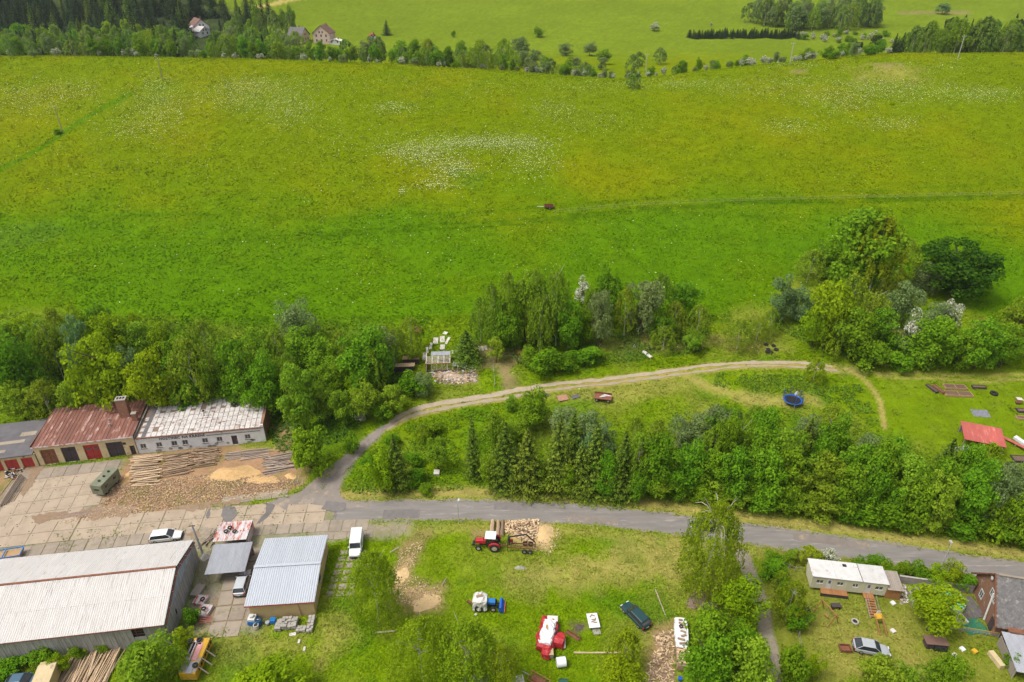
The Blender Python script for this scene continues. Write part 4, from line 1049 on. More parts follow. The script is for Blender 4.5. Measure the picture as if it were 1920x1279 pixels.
belt(['hawthorn', 'willow', 'shrub', 'hawthorn', 'maple'], (100, 165), (318, 332), (3, 7), (.8, 1.2), 'bush line along the meadow crest', 24, 7)
belt(['larch', 'larch', 'birch'], (186, 232), (328, 350), (11, 16), (.5, .68), 'birch grove on the crest at the right', 40, 8)
belt(['darkspruce', 'pine', 'maple'], (160, 192), (340, 362), (7, 11), (.45, .6), 'dark conifers behind the right crest', 12, 9)
belt(['pine', 'darkspruce'], (215, 330), (372, 410), (15, 21), (.4, .55), 'dark conifers behind the right crest', 18, 10)
belt(['larch', 'ash', 'maple', 'birch'], (205, 300), (335, 365), (7, 12), (.6, .9), 'birch grove on the crest at the right', 16, 11)
belt(['larch', 'willow', 'birch', 'larch'], (175, 262), (FY + 22, FY + 60), (14, 21), (.5, .7), 'grove on the far valley side', 40, 12)
belt(['hawthorn', 'hawthorn', 'shrub'], (188, 250), (FY - 18, FY + 14), (2.5, 4.5), (1, 1.5), 'blossoming bushes in the far valley', 34, 13)
belt(['darkspruce'], (118, 190), (FY - 3, FY + 6), (4, 6), (.75, 1.0), 'young spruce plantation in the far valley', 90, 14)
belt(['darkspruce', 'spruce', 'darkspruce', 'darkspruce', 'darkspruce'], (-350, -165), (430, 520), (15, 21), (.50, .66), 'dark spruce forest at the top left', 150, 15)
belt(['darkspruce', 'darkspruce', 'darkspruce', 'maple'], (-430, -205), (525, 640), (16, 22), (.52, .68), 'dark spruce forest at the top left', 140, 16)
belt(['maple', 'larch', 'ash'], (-360, -170), (418, 450), (10, 17), (.5, .75), 'leafy edge of the spruce forest', 30, 17)
belt(['larch', 'ash', 'larch'], (-175, -140), (440, 500), (13, 19), (.42, .55), 'pale poplars beside the farmhouse', 16, 18)
for a, lab in [(('darkspruce', 724, 66, 38, 20), 'single dark conifer on the far slope right of the houses'), (('maple', 1009, 70, 49, 22), 'single round tree on the far slope in the middle'), (('hawthorn', 1228, 58, 42, 26), 'large white blossoming bush on the far slope'),
               (('hawthorn', 1334, 49, 41, 8), 'tiny white blossoming bush on the far slope'), (('bluewillow', 1769, 27, 4, 30), 'round grey-green tree on the bare far path'), (('willow', 977, 106, 68, 40), 'large grey willow in the valley'), (('willow', 1061, 105, 80, 28), 'small round willow in the valley, left of a pair'),
               (('willow', 1106, 105, 77, 28), 'small round willow in the valley, right of a pair'), (('larch', 1405, 42, 5, 30), 'tall pale tree at the left end of the far grove'), (('shrub', 850, 70, 55, 8), 'small bush beside the far garden')]:
    T_(*a, 'far', lab)

# ---- labels: what it is, and which one of its place
ORD = ['', 'first', 'second', 'third', 'fourth', 'fifth', 'sixth', 'seventh', 'eighth', 'ninth', 'tenth', 'eleventh', 'twelfth', 'thirteenth', 'fourteenth', 'fifteenth', 'sixteenth', 'seventeenth', 'eighteenth', 'nineteenth', 'twentieth']
TENS = {2: 'twenty', 3: 'thirty', 4: 'forty', 5: 'fifty', 6: 'sixty', 7: 'seventy', 8: 'eighty', 9: 'ninety'}
def ordinal(n):
    if n <= 20: return ORD[n]
    if n >= 100: return str(n) + 'th'
    return TENS[n // 10] + ('-' + ORD[n % 10] if n % 10 else 'th') if n % 10 else TENS[n // 10][:-1] + 'ieth'
from collections import defaultdict
_by = defaultdict(list)
for o, kind, place, label, px in PLANTED:
    if label: tag(o, label, KIND_CAT.get(kind, 'tree'))
    else: _by[(place, kind)].append((px[0], o))
for (place, kind), lst in _by.items():
    lst.sort(key=lambda q: q[0])
    one = KIND_WORDS[kind]
    for i, (px, o) in enumerate(lst):
        lab = f'{one} in the {place}' if len(lst) == 1 else f'{one}, {ordinal(i + 1)} such from left, {place}'
        w_ = lab.split()
        if len(w_) > 16: lab = f'{" ".join(one.split()[-3:])}, {ordinal(i + 1)} such from left, {place}'
        tag(o, lab, KIND_CAT.get(kind, 'tree'), place)

# ---- weeds and ferns under the trees of the plot and the banks
def weeds(name, label, px_poly, n, zmax, size, col):
    poly = area(px_poly); lo = poly.min(0); hi = poly.max(0)
    x = lo[0] + (hi[0] - lo[0]) * rng.random(n); y = lo[1] + (hi[1] - lo[1]) * rng.random(n)
    k = (dist_poly(poly, x, y) < 0) & (vnoise(x, y, 2.6, 2) > .42) & ~on_road(x, y); x, y = x[k], y[k]
    V, F, K = leafy_points(x, y, TH(x, y) + zmax * rng.random(len(x)) * vnoise(x, y, 2.0, 2), size, col, up=.55, jit=.4)
    o = bpy.data.objects.new(name, np_mesh(name, V, F, m_grass, {'col': ('FLOAT_COLOR', K)})); C.objects.link(o)
    tag(o, label, 'undergrowth', kind='stuff')
weeds('undergrowth', 'dense weeds and ferns covering the plot beside the track', [(645, 920), (700, 845), (760, 800), (880, 770), (930, 780), (940, 915), (680, 930)], 11000, .8, .16, (.110, .210, .010))
weeds('undergrowth', 'weeds along the bank below the roadside trees', [(930, 885), (1200, 905), (1500, 942), (1920, 1012), (1920, 990), (1500, 925), (1200, 885), (930, 855)], 24000, 1.0, .18, (.075, .155, .012))
weeds('undergrowth', 'dark undergrowth on the wooded slope behind the buildings', [(520, 850), (640, 830), (760, 720), (740, 660), (560, 650), (0, 660), (0, 770), (480, 770)], 40000, 1.2, .20, (.055, .130, .014))
weeds('undergrowth', 'nettles and weeds in the middle island beside the trampoline', [(1335, 725), (1345, 700), (1500, 705), (1610, 715), (1650, 800), (1560, 800), (1545, 745), (1400, 735)], 9000, .9, .16, (.090, .175, .016))
weeds('undergrowth', 'weeds around the copse below the meadow', [(900, 640), (1100, 620), (1330, 600), (1330, 660), (1100, 690), (980, 690)], 12000, .9, .18, (.070, .150, .014))
weeds('undergrowth', 'weeds at the foot of the right clump of trees', [(1440, 610), (1560, 670), (1900, 690), (1900, 670), (1700, 640), (1520, 590)], 14000, .9, .18, (.075, .160, .014))
# ------------------------------------------------------------------ buildings
m_plaster = M('white_plaster', (.68, .67, .66), (.56, .545, .53), scale=.9, rough=.9, spots=(.34, .31, .27), spot_at=.66, spot_scale=.55, bump=.1)
m_cream = M('cream_plaster', (.62, .50, .30), (.50, .39, .22), scale=.8, rough=.92, spots=(.28, .22, .16), spot_at=.62, spot_scale=.7, bump=.15)
m_ochre = M('ochre_plaster', (.55, .40, .20), (.46, .33, .16), scale=.6, rough=.92, spots=(.40, .30, .18), spot_at=.64, spot_scale=.8)
m_rust_roof = M('rusty_tin', (.245, .105, .075), (.160, .070, .052), scale=.8, rough=.7, spots=(.44, .29, .25), spot_at=.60, spot_scale=.8, stretch=(1, .35, 1), detail=9)
m_rust = M('rust', (.26, .10, .05), (.13, .055, .035), scale=2.5, rough=.9, spots=(.10, .06, .045), spot_at=.6, spot_scale=4)
m_felt = M('roofing_felt', (.150, .140, .145), (.105, .098, .102), scale=.7, rough=.95, spots=(.24, .21, .19), spot_at=.66, spot_scale=.5)
m_white_sheet = M('white_roof_sheet', (.62, .59, .57), (.44, .40, .375), scale=1.6, rough=.8, spots=(.22, .14, .10), spot_at=.585, spot_scale=1.0, detail=9)
m_under = M('roof_underlay', (.19, .13, .10), (.10, .07, .055), scale=2, rough=.95)
m_redpaint = M('red_paint', (.42, .045, .040), (.30, .035, .032), scale=1.2, rough=.7, spots=(.20, .07, .05), spot_at=.66, spot_scale=2.0)
m_darkwood = M('dark_boards', (.075, .055, .060), (.045, .035, .038), scale=2.5, rough=.85, stretch=(4, 1, .5))
m_glass = M('window_glass', (.06, .065, .07), (.10, .11, .12), scale=.8, rough=.12, spec=.6)
m_frame = M('window_frame', (.55, .50, .44), (.42, .38, .33), scale=3, rough=.8)
m_brick = M('brick', (.30, .155, .095), (.20, .10, .065), scale=3.5, rough=.95, spots=(.42, .33, .25), spot_at=.62, spot_scale=1.2, bump=.3)
m_corr = M('fibre_cement', (.58, .555, .53), (.46, .435, .41), scale=1.2, rough=.85, spots=(.26, .23, .21), spot_at=.625, spot_scale=1.0, stretch=(7, .35, 1), detail=9, vary=.03)
m_hallwall = M('weathered_sheet', (.36, .345, .325), (.24, .225, .21), scale=1.2, rough=.75, spots=(.20, .16, .11), spot_at=.63, spot_scale=1.3, stretch=(2, 2, .3))
m_bluesheet = M('blue_grey_sheet', (.33, .37, .43), (.24, .27, .32), scale=1.2, rough=.6, stretch=(2, 2, .4))
m_zinc = M('zinc_corrugated', (.455, .48, .525), (.40, .425, .465), scale=1.6, rough=.55, metal=.1, spots=(.33, .35, .38), spot_at=.68, spot_scale=1.6, stretch=(3, .5, 1), spec=.4, vary=.03)
m_zincdark = M('zinc_dull', (.36, .37, .40), (.28, .285, .31), scale=1.2, rough=.6, metal=.1, stretch=(2, .4, 1), vary=.06)
m_metalrust = M('flaking_tin', (.62, .57, .56), (.42, .38, .38), scale=1.2, rough=.6, spots=(.42, .10, .06), spot_at=.55, spot_scale=1.1, stretch=(2, .5, 1))
m_concrete_wall = M('concrete_wall', (.30, .27, .24), (.20, .18, .16), scale=1.2, rough=.95, bump=.2)
m_wood = M('raw_wood', (.42, .27, .13), (.28, .17, .085), scale=2.5, rough=.85, stretch=(1, 6, 1))
m_greywood = M('grey_wood', (.36, .31, .26), (.24, .20, .17), scale=2.5, rough=.9, stretch=(1, 6, 1))
m_orangewood = M('stained_wood', (.36, .17, .065), (.26, .115, .045), scale=2.5, rough=.75, stretch=(1, 6, 1))
m_tyre = M('tyre_rubber', (.030, .029, .028), (.018, .018, .018), scale=5, rough=.9)
m_black = M('black_print', (.025, .025, .028), (.018, .018, .02), scale=5, rough=.8)
m_stone = M('grey_stone', (.40, .37, .33), (.28, .26, .23), scale=2.5, rough=.95, bump=.3)

def corr_mesh(w, l, pitch=.22, amp=.03, mat=None, t=.02, saw=False):
    """corrugated sheet w wide (x), l long (y), waves across x, real thickness"""
    n = max(2, int(round(w / pitch))) * 2
    V = []; F = []
    for s in (0, 1):
        for j, yy in enumerate((0, l)):
            for i in range(n + 1):
                V.append((w * i / n, yy, (amp if i % 2 else 0) - (t if s else 0)))
    k = n + 1
    q = lambda s, j, i: s * 2 * k + j * k + i
    for i in range(n):
        F.append((q(0, 0, i), q(0, 0, i + 1), q(0, 1, i + 1), q(0, 1, i)))
        F.append((q(1, 0, i), q(1, 1, i), q(1, 1, i + 1), q(1, 0, i + 1)))
        F.append((q(0, 0, i), q(1, 0, i), q(1, 0, i + 1), q(0, 0, i + 1)))
        F.append((q(0, 1, i), q(0, 1, i + 1), q(1, 1, i + 1), q(1, 1, i)))
    F.append((q(0, 0, 0), q(0, 1, 0), q(1, 1, 0), q(1, 0, 0))); F.append((q(0, 0, n), q(1, 0, n), q(1, 1, n), q(0, 1, n)))
    return np_mesh('roof_sheet', np.array(V, float), np.array(F), mat)

def wall_x(mb, x0, x1, y, th, z0, z1, holes):
    """wall along x with real openings: holes = (xa, xb, za, zb)"""
    hs = sorted(holes); cur = x0
    for xa, xb, za, zb in hs:
        if xa > cur: mb.bx(cur, xa, y, y + th, z0, z1)
        if za > z0: mb.bx(xa, xb, y, y + th, z0, za)
        if zb < z1: mb.bx(xa, xb, y, y + th, zb, z1)
        cur = xb
    if cur < x1: mb.bx(cur, x1, y, y + th, z0, z1)

def window_x(parent, xa, xb, za, zb, y, mat=None, mull=1, sill=True, fm=None):
    """window set 8 cm back in a wall along x (outside is -y)"""
    p = MB().bx(xa + .04, xb - .04, y + .10, y + .13, za + .04, zb - .04).build('window', mat or m_glass, parent)
    f = MB()
    for a, b, c, d in ((xa, xb, za, za + .07), (xa, xb, zb - .07, zb), (xa, xa + .07, za + .07, zb - .07), (xb - .07, xb, za + .07, zb - .07)): f.bx(a, b, y + .05, y + .099, c, d)
    for k in range(mull):
        x = xa + (xb - xa) * (k + 1) / (mull + 1); f.bx(x - .03, x + .03, y + .05, y + .099, za + .07, zb - .07)
    f.build('frame', fm or m_frame, p)
    if sill: MB().bx(xa - .08, xb + .08, y - .10, y + .04, za - .09, za - .002).build('sill', m_under, p)
    return p

def frame_at(p0, p1):
    """origin, angle and length of a building's front from two ground points"""
    d = p1 - p0
    return p0, math.atan2(d.y, d.x), d.length

# ---------- white roofed tavern with its sign
p0, a, L = frame_at(W(261, 851), W(499, 829))
Wd, HF, HB = 10.8, 3.55, 4.3
tv = thing('tavern_building', 'long low white building with flaking white sheet roof and a painted sign', 'building', p0, a)
sx = L / 238.0                                     # metres per photo pixel along the front
wins = [(273, .95), (302, .95), (330, .95), (350, .95), (387, .95), (414, .95), (467, .95)]
holes = [((cx - 261) * sx - .5, (cx - 261) * sx + .5, 1.1, 2.15) for cx, _ in wins] + [((441.5 - 261) * sx - .5, (441.5 - 261) * sx + .5, .1, 2.15)]
mb = MB(); wall_x(mb, 0, L, 0, .3, -.2, HF - .1, holes); mb.build('front_wall', m_plaster, tv)
mb = MB(); mb.bx(0, L, Wd - .3, Wd, -.2, HB - .1); mb.build('back_wall', m_plaster, tv)
mb = MB(); mb.endx([(.3, -.2), (Wd - .3, -.2), (Wd - .3, HB + .3), (.3, HF + .3)], L - .35, L + .02); mb.build('gable_wall', m_brick, tv)
mb = MB(); mb.endx([(.3, -.2), (Wd - .3, -.2), (Wd - .3, HB - .15), (.3, HF - .15)], 0, .3); mb.build('gable_wall', m_plaster, tv)
MB().bx(L - .45, L + .08, -.03, .29, -.2, HF + .45).build('corner_pier', m_plaster, tv)
for k, (xa, xb, za, zb) in enumerate(holes[:-1]):
    window_x(tv, xa, xb, za, zb, 0)
d = MB().bx(holes[-1][0] + .05, holes[-1][1] - .05, .1, .16, .1, 2.1).build('door', m_darkwood, tv)
MB().bx(holes[-1][0] + .75, holes[-1][0] + .85, .04, .098, 1.0, 1.1).build('handle', m_zincdark, d)
MB().bx(L * .55, L - .6, -.06, -.004, 2.72, 2.80).build('cable_strip', m_darkwood, tv)
pr = random.Random(3)
for k in range(12):        # patches where the plaster has come off, each a shallow raised scar
    x = pr.uniform(.8, L - 1.5); z = pr.uniform(.25, .85); w_ = pr.uniform(.3, .7)
    pts = [(x + w_ * math.cos(t) * pr.uniform(.6, 1), z + .35 * math.sin(t) * pr.uniform(.6, 1)) for t in [i * PI / 4 for i in range(8)]]
    MB().side(pts, -.012, .002).build('plaster_patch', m_concrete_wall, tv)
slope = math.atan2(HB - HF, Wd)
mb = MB(); mb.endx([(-.15, HF - .12), (Wd + .1, HB - .12), (Wd + .1, HB), (-.15, HF)], .0, L - .36); rf = mb.build('roof', M('roof_joint_brown', (.24, .17, .13), (.15, .105, .08), scale=2, rough=.95), tv)
MB().bx(.0, L, -.22, -.151, HF - .14, HF + .04).build('gutter', m_rust, rf)
cols, rows = 22, 8
cw = (L - 2.4) / cols; cl = (Wd - .3) / rows
shm = []
for v in range(5):
    q = random.Random(v); mb = MB()
    j = lambda: q.uniform(-.02, .02)
    mb.prism([(.05 + j(), .035 + j()), (cw - .05 + j(), .035 + j()), (cw - .05 + j(), cl - .02 + j()), (.05 + j(), cl - .02 + j())], 0, .035); shm.append(mb.mesh('roof_sheet', m_white_sheet))
for i in range(cols):
    for j in range(rows):
        if pr.random() < (.035 if j < 6 else .12): continue
        y = .0 + cl * j + (cl * .5 if (i % 2 and j > 4) else 0)
        if y + cl > Wd: continue
        inst(pr.choice(shm), 'roof_sheet', rf, (1.9 + cw * i, y * math.cos(slope), HF + .012 + y * math.sin(slope) + pr.uniform(0, .02)), (slope + pr.uniform(-.012, .012), pr.uniform(-.02, .02), pr.uniform(-.02, .02)))
for j in range(4): inst(shm[j], 'roof_sheet', rf, (.55, .1 + 1.5 * j, HF + .02 + (.1 + 1.5 * j) * math.sin(slope)), (slope, 0, 0), (.75, .75, 1))
mb = MB(); mb.endx([(.0, HF + .015), (Wd, HB + .015), (Wd, HB + .03), (.0, HF + .03)], 1.15, 1.85); mb.build('felt_strip', m_felt, rf)
mb = MB(); mb.endx([(.0, HF - .1), (Wd, HB - .1), (Wd, HB + .35), (.0, HF + .35)], -.02, .22); mb.build('parapet', m_concrete_wall, tv)
vp = MB().cyl((L * .50, 4.6, HF + .1), (L * .50, 4.6, HF + 1.5), .09, n=8).build('vent_pipe', m_zincdark, rf)
MB().cyl((L * .50, 4.6, HF + 1.5), (L * .50, 4.6, HF + 1.68), .28, .16, 10).build('vent_cap', m_tyre, vp)
MB().bar((L * .46, 3.9, HF + .34), (L * .54, 4.1, HF + .36), .06).build('roof_rail', m_rust, rf)
MB().bar((L * .47, 3.0, HF + .28), (L * .53, 3.5, HF + .31), .05).build('roof_rail', m_rust, rf)
# the painted lettering, a thin sheet of paint on the wall
fc = bpy.data.curves.new('sign_lettering', 'FONT'); fc.body = 'HOSTINEC NA KRÁSNÉ'; fc.size = .98; fc.extrude = .012; fc.offset = .022; fc.space_character = 1.12; fc.resolution_u = 2
fo = bpy.data.objects.new('tmp', fc); C.objects.link(fo); bpy.context.view_layer.update()
tm = bpy.data.meshes.new_from_object(fo.evaluated_get(bpy.context.evaluated_depsgraph_get()))
bpy.data.objects.remove(fo)
wd_ = max(v.co.x for v in tm.vertices) - min(v.co.x for v in tm.vertices)
tm.materials.clear(); tm.materials.append(m_black)
so_ = inst(tm, 'sign_lettering', tv, (44 * sx, -.015, 2.62), (R(90), 0, 0), ((84 * sx) / wd_, .82, 1)); so_['label'] = 'black painted lettering HOSTINEC NA KRÁSNÉ'

# ---------- red roofed garages
p0, a, L = frame_at(W(76, 873), W(260, 852))
HF, HB, Wd = 4.25, 4.7, 11.0
gb = thing('garage_building', 'cream garage building with rusty red tin roof and four tall doors', 'building', p0, a)
sx = L / 184.0
dd = [(83, 110, m_rust), (121, 148, m_darkwood), (162, 191, m_redpaint), (204, 235, m_darkwood)]
holes = [((x0 - 74) * sx, (x1 - 74) * sx, 0.0, 3.3) for x0, x1, _ in dd] + [(L - 1.1, L - .25, 0.0, 2.1)]
mb = MB(); wall_x(mb, 0, L, 0, .35, -.2, HF - .12, holes); mb.build('front_wall', m_cream, gb)
mb = MB(); mb.bx(0, L, Wd - .3, Wd, -.2, HB - .12); mb.build('back_wall', m_cream, gb)
for x in (0, L - .3): MB().endx([(.35, -.2), (Wd - .3, -.2), (Wd - .3, HB - .14), (.35, HF - .14)], x, x + .3).build('gable_wall', m_cream, gb)
for k, (h, (_, _, mt)) in enumerate(zip(holes, dd)):
    xa, xb = h[0], h[1]; mid = (xa + xb) / 2
    d = MB().bx(xa + .03, mid - .02, .18, .24, .02, 3.27).bx(mid + .02, xb - .03, .18, .24, .02, 3.27).build('garage_door', mt, gb)
    f = MB()
    for z in (.6, 1.6, 2.6): f.bx(xa + .06, mid - .06, .15, .179, z, z + .1); f.bx(mid + .06, xb - .06, .15, .179, z, z + .1)
    f.build('cross_rail', mt, d)
    if k == 2:
        for xx in (xa + .35, mid + .3): MB().bx(xx, xx + .75, .145, .178, 2.1, 2.5).build('door_window', m_glass, d)
MB().bx(L - 1.05, L - .3, .18, .24, .02, 2.07).build('small_door', m_darkwood, gb)
MB().bx(L - 2.0, L - 1.45, -.03, -.002, 2.5, 3.0).build('vent_grille', m_darkwood, gb)
slope = math.atan2(HB - HF, Wd)
mb = MB(); mb.endx([(-.3, HF - .16), (Wd + .15, HB - .16), (Wd + .15, HB), (-.3, HF)], -.15, L + .1); rf = mb.build('roof', m_under, gb)
cw = (L + .25) / 26; mb = MB(); mb.bx(.0, cw, 0, Wd + .4, 0, .02); mb.bx(-.02, .02, 0, Wd + .4, .021, .075); tinm = mb.mesh('tin_strip', m_rust_roof)
for i in range(26): inst(tinm, 'tin_strip', rf, (-.15 + cw * i, -.28, HF + .006 + pr.uniform(0, .008)), (slope, 0, 0))
MB().bx(-.2, L + .15, -.36, -.301, HF - .2, HF + .03).build('gutter', m_metalrust, rf)
MB().bx(-.24, -.155, -.3, Wd + .1, HF - .2, HF + .30).build('verge_board', m_rust, rf)
ch = MB().box((L - 2.6, 6.3, 6.0), (1.7, 1.25, 4.6)).build('chimney', m_brick, gb)
MB().box((L - 2.6, 6.3, 8.38), (1.85, 1.4, .16)).build('chimney_cap', m_stone, ch)
for k in range(3): MB().box((L - 3.1 + .5 * k, 6.3, 8.5), (.28, .5, .10)).build('flue', m_black, ch)
ch = MB().box((L - .55, 4.6, 5.0), (.8, .7, 2.0)).build('chimney', m_brick, gb)
MB().box((L - .55, 4.6, 6.04), (.9, .8, .1)).build('chimney_cap', m_stone, ch)
for (x, y) in ((L * .68, 5.2), (L * .72, 3.5)): MB().cyl((x, y, HF + .1), (x, y, HF + .75), .14, n=8).build('vent_pipe', m_zincdark, rf)

# ---------- grey felt roofed garages at the left edge
p0, a, L = frame_at(W(-160, 905), W(74, 874))
HF = 2.9
fg = thing('low_garage_row', 'low garage row with grey felt roof and red doors at the left edge', 'building', p0, a)
sx = L / 234.0
hs_ = [((x0 + 160) * sx, (x1 + 160) * sx, 0, 2.15) for x0, x1 in ((-125, -100), (-92, -66), (-58, -32), (-22, 8), (14, 38), (45, 67))]
mb = MB(); wall_x(mb, 0, L - .02, 0, .3, -.2, HF - .15, hs_); mb.build('front_wall', m_cream, fg)
MB().bx(0, L - .02, 9.7, 10, -.2, HF + .3).build('back_wall', m_cream, fg)
for h in hs_:
    d = MB().bx(h[0] + .03, h[1] - .03, .12, .18, .02, 2.12).build('garage_door', m_redpaint, fg)
    MB().bx((h[0] + h[1]) / 2 - .02, (h[0] + h[1]) / 2 + .02, .10, .119, .05, 2.1).build('door_gap', m_darkwood, d)
mb = MB(); mb.endx([(-.25, HF - .18), (10.1, HF + .25), (10.1, HF + .43), (-.25, HF)], -.2, L - .22); rf = mb.build('roof', m_felt, fg)
for (x, y, w_, h_) in ((L * .72, 4.0, 5.5, .9), (L * .66, 1.6, 3.2, .8), (L * .86, 6.0, 2.6, 1.2)):
    MB().box((x, y, HF + y * .0415 + .03), (w_, h_, .03), rx=.0415).build('felt_patch', m_conc_old, rf)
for x in (L * .70, L * .9): MB().bx(x, x + .35, -.03, -.003, 2.3, 2.5).build('vent_grille', m_darkwood, fg)

# ---------- long corrugated hall
pR, pL = W(322, 1207), W(7, 1244)
a = math.atan2(pR.y - pL.y, pR.x - pL.x)
Lh = 34.0; Wd = 14.5; HE, HR = 4.0, 6.3
org = pR - Vector((math.cos(a), math.sin(a), 0)) * Lh
hl = thing('corrugated_hall', 'long hall with pale corrugated double-pitched roof and weathered sheet walls', 'building', org, a)
sk = -.055                                        # the gable stands slightly askew
sl2 = math.atan2(HR - HE, Wd / 2); ln = math.hypot(Wd / 2, HR - HE)
mb = MB(); mb.endx([(.1, HE - .2), (Wd / 2, HR - .2), (Wd - .1, HE - .2), (Wd - .1, HE - .08), (Wd / 2, HR - .08), (.1, HE - .08)], .1, Lh - .15); rf = mb.build('roof', m_under, hl)
n = 30; pw = Lh / n
sh = corr_mesh(pw + .03, ln / 2 + .12, .29, .045, m_corr)
for i in range(n):
    for j in range(2):
        inst(sh, 'roof_sheet', rf, (pw * i, -.15 + (ln / 2) * j * math.cos(sl2), HE - .04 + (ln / 2) * j * math.sin(sl2) + (.028 if j else 0) + .006 * (i % 2) + pr.uniform(0, .005)), (sl2 + pr.uniform(-.002, .002), 0, 0))
        o = inst(sh, 'roof_sheet', rf, (pw * (i + 1), Wd + .15 - (ln / 2) * j * math.cos(sl2), HE - .04 + (ln / 2) * j * math.sin(sl2) + (.028 if j else 0) + pr.uniform(0, .012)), (sl2, 0, PI))
MB().bx(0, Lh + .05, Wd / 2 - .02, Wd / 2 + .28, HR + .02, HR + .14).build('ridge_cap', m_rust, rf)
MB().bx(0, Lh, -.22, -.16, HE - .16, HE - .01).build('fascia', m_rust, rf)
m_run = M('dirt_run', (.20, .18, .165), (.30, .28, .26), scale=4, rough=.95)
mb = MB(); qs = random.Random(12)
for k in range(150):
    x = qs.uniform(.3, Lh - .3); l_ = qs.uniform(.25, 1.6) * (1 if qs.random() < .6 else .5); y1 = Wd / 2 - .06; w_ = qs.uniform(.03, .08)
    f_ = lambda y: HE + (HR - HE) * y / (Wd / 2) + .055
    mb.add([(x, y1, f_(y1)), (x + w_, y1, f_(y1)), (x + w_ * .3, y1 - l_, f_(y1 - l_)), (x, y1, f_(y1) - .05), (x + w_, y1, f_(y1) - .05), (x + w_ * .3, y1 - l_, f_(y1 - l_) - .05)], [(0, 2, 1), (3, 4, 5), (0, 1, 4, 3), (1, 2, 5, 4), (2, 0, 3, 5)])
o = mb.build('dirt_runs', m_run, rf); o['kind'] = 'stuff'
mb = MB(); mb.bx(.0, .72, 0, .05, 0, HE - .12); mb.bx(0, .06, -.03, -.001, 0, HE - .12); mb.bx(.3, .34, -.02, -.001, 0, HE - .12); wpm = mb.mesh('wall_sheet', m_hallwall)
k = 0; x = 0.0
while x < Lh - .8:
    if not (Lh - 4.9 < x < Lh - 3.3):
        inst(wpm, 'wall_sheet', hl, (x, .02 + pr.uniform(-.02, .02), -.1), (pr.uniform(-.012, .012), 0, pr.uniform(-.01, .01)), (1, 1, pr.uniform(.985, 1)))
    x += .745
inst(wpm, 'wall_sheet', hl, (Lh - .78, .02, -.1))
MB().bx(Lh - 4.95, Lh - 2.6, .06, .10, -.1, 2.0).build('wall_panel', m_hallwall, hl)
op = MB().bx(Lh - 4.9, Lh - 2.7, .22, .26, 2.0, HE - .2).build('window', m_black, hl)
f = MB()
for z in (2.4, 2.95, 3.4): f.bx(Lh - 4.9, Lh - 2.7, .12, .16, z, z + .06)
for xx in (Lh - 4.9, Lh - 3.8, Lh - 2.76): f.bx(xx, xx + .06, .08, .119, 2.0, HE - .2)
f.build('frame', m_rust, op)
mb = MB(); y = .05
while y < Wd - .5:                                # gable: upright sheets below, blue-grey above a rusty sloping girder
    z1 = HE + (HR - HE) * (1 - abs(y + .36 - Wd / 2) / (Wd / 2)) - .25
    zs = min(z1 - .1, 3.4)
    MB().bx(Lh + .02, Lh + .07, y, y + .66, -.1, zs).build('gable_sheet', m_hallwall, hl)
    if z1 - zs > .15: MB().bx(Lh + .0, Lh + .04, y, y + .68, zs + .02, z1).build('gable_sheet', m_bluesheet, hl)
    y += .72
g = MB().bar((Lh + .14, .1, HE - .35), (Lh + .14, Wd / 2, HR - .4), .12, .22); g.bar((Lh + .14, Wd / 2, HR - .4), (Lh + .14, Wd - .1, HE - .35), .12, .22); g.build('gable_girder', m_rust, hl)
for k in range(6): MB().bar((Lh - .1, 2 + k * 2.1, HE + (HR - HE) * (1 - abs(2 + k * 2.1 - Wd / 2) / (Wd / 2)) - .12), (Lh + .45, 2 + k * 2.1, HE + (HR - HE) * (1 - abs(2 + k * 2.1 - Wd / 2) / (Wd / 2)) - .12), .09).build('purlin_end', m_rust, rf)
MB().bx(0, Lh, Wd - .1, Wd, -.1, HE - .15).build('back_wall', m_hallwall, hl)
MB().bx(0, .1, .1, Wd - .15, -.1, HE).build('end_wall', m_hallwall, hl)
for (z, y) in ((1.5, 3.4),): MB().bx(Lh + .072, Lh + .09, y, y + .35, z, z + .9).build('hole', m_black, hl)

# ---------- ochre shed with zinc roof
p0, a, L = frame_at(W(472, 1160), W(592, 1152))
Wd, HE, HR = 11.8, 2.75, 3.45
sd = thing('ochre_shed', 'ochre plastered shed with pale blue corrugated zinc roof', 'shed', p0, a)
mb = MB(); mb.bx(0, L, 0, .3, -.2, HE - .02); mb.build('front_wall', m_ochre, sd)
mb = MB(); mb.bx(0, L, Wd - .3, Wd, -.2, HE - .02); mb.build('back_wall', m_ochre, sd)
for q, x in enumerate((0, L - .3)):
    pts = [(.3, -.2), (Wd - .3, -.2), (Wd - .3, HE), (Wd / 2, HR - .05), (.3, HE)]
    MB().endx(pts, x, x + .3).build('gable_wall', m_ochre if q else m_brick, sd)
w1 = MB().bx(L + .003, L + .05, Wd * .36, Wd * .36 + 1.1, 1.3, 2.2).build('window', m_glass, sd)
MB().bx(L + .051, L + .08, Wd * .36 - .08, Wd * .36 + 1.18, 1.2, 1.299).build('sill', m_frame, w1)
s3 = math.atan2(HR - HE, Wd / 2); ln = math.hypot(Wd / 2, HR - HE) + .28
mb = MB(); mb.endx([(-.2, HE - .03), (Wd / 2, HR + .02), (Wd + .2, HE - .03), (Wd + .2, HE + .03), (Wd / 2, HR + .08), (-.2, HE + .03)], -.45, L + .25); rf = mb.build('roof', m_under, sd)
n = 10; pw = (L + .7) / n; sh = corr_mesh(pw + .02, ln, .31, .06, m_zinc)
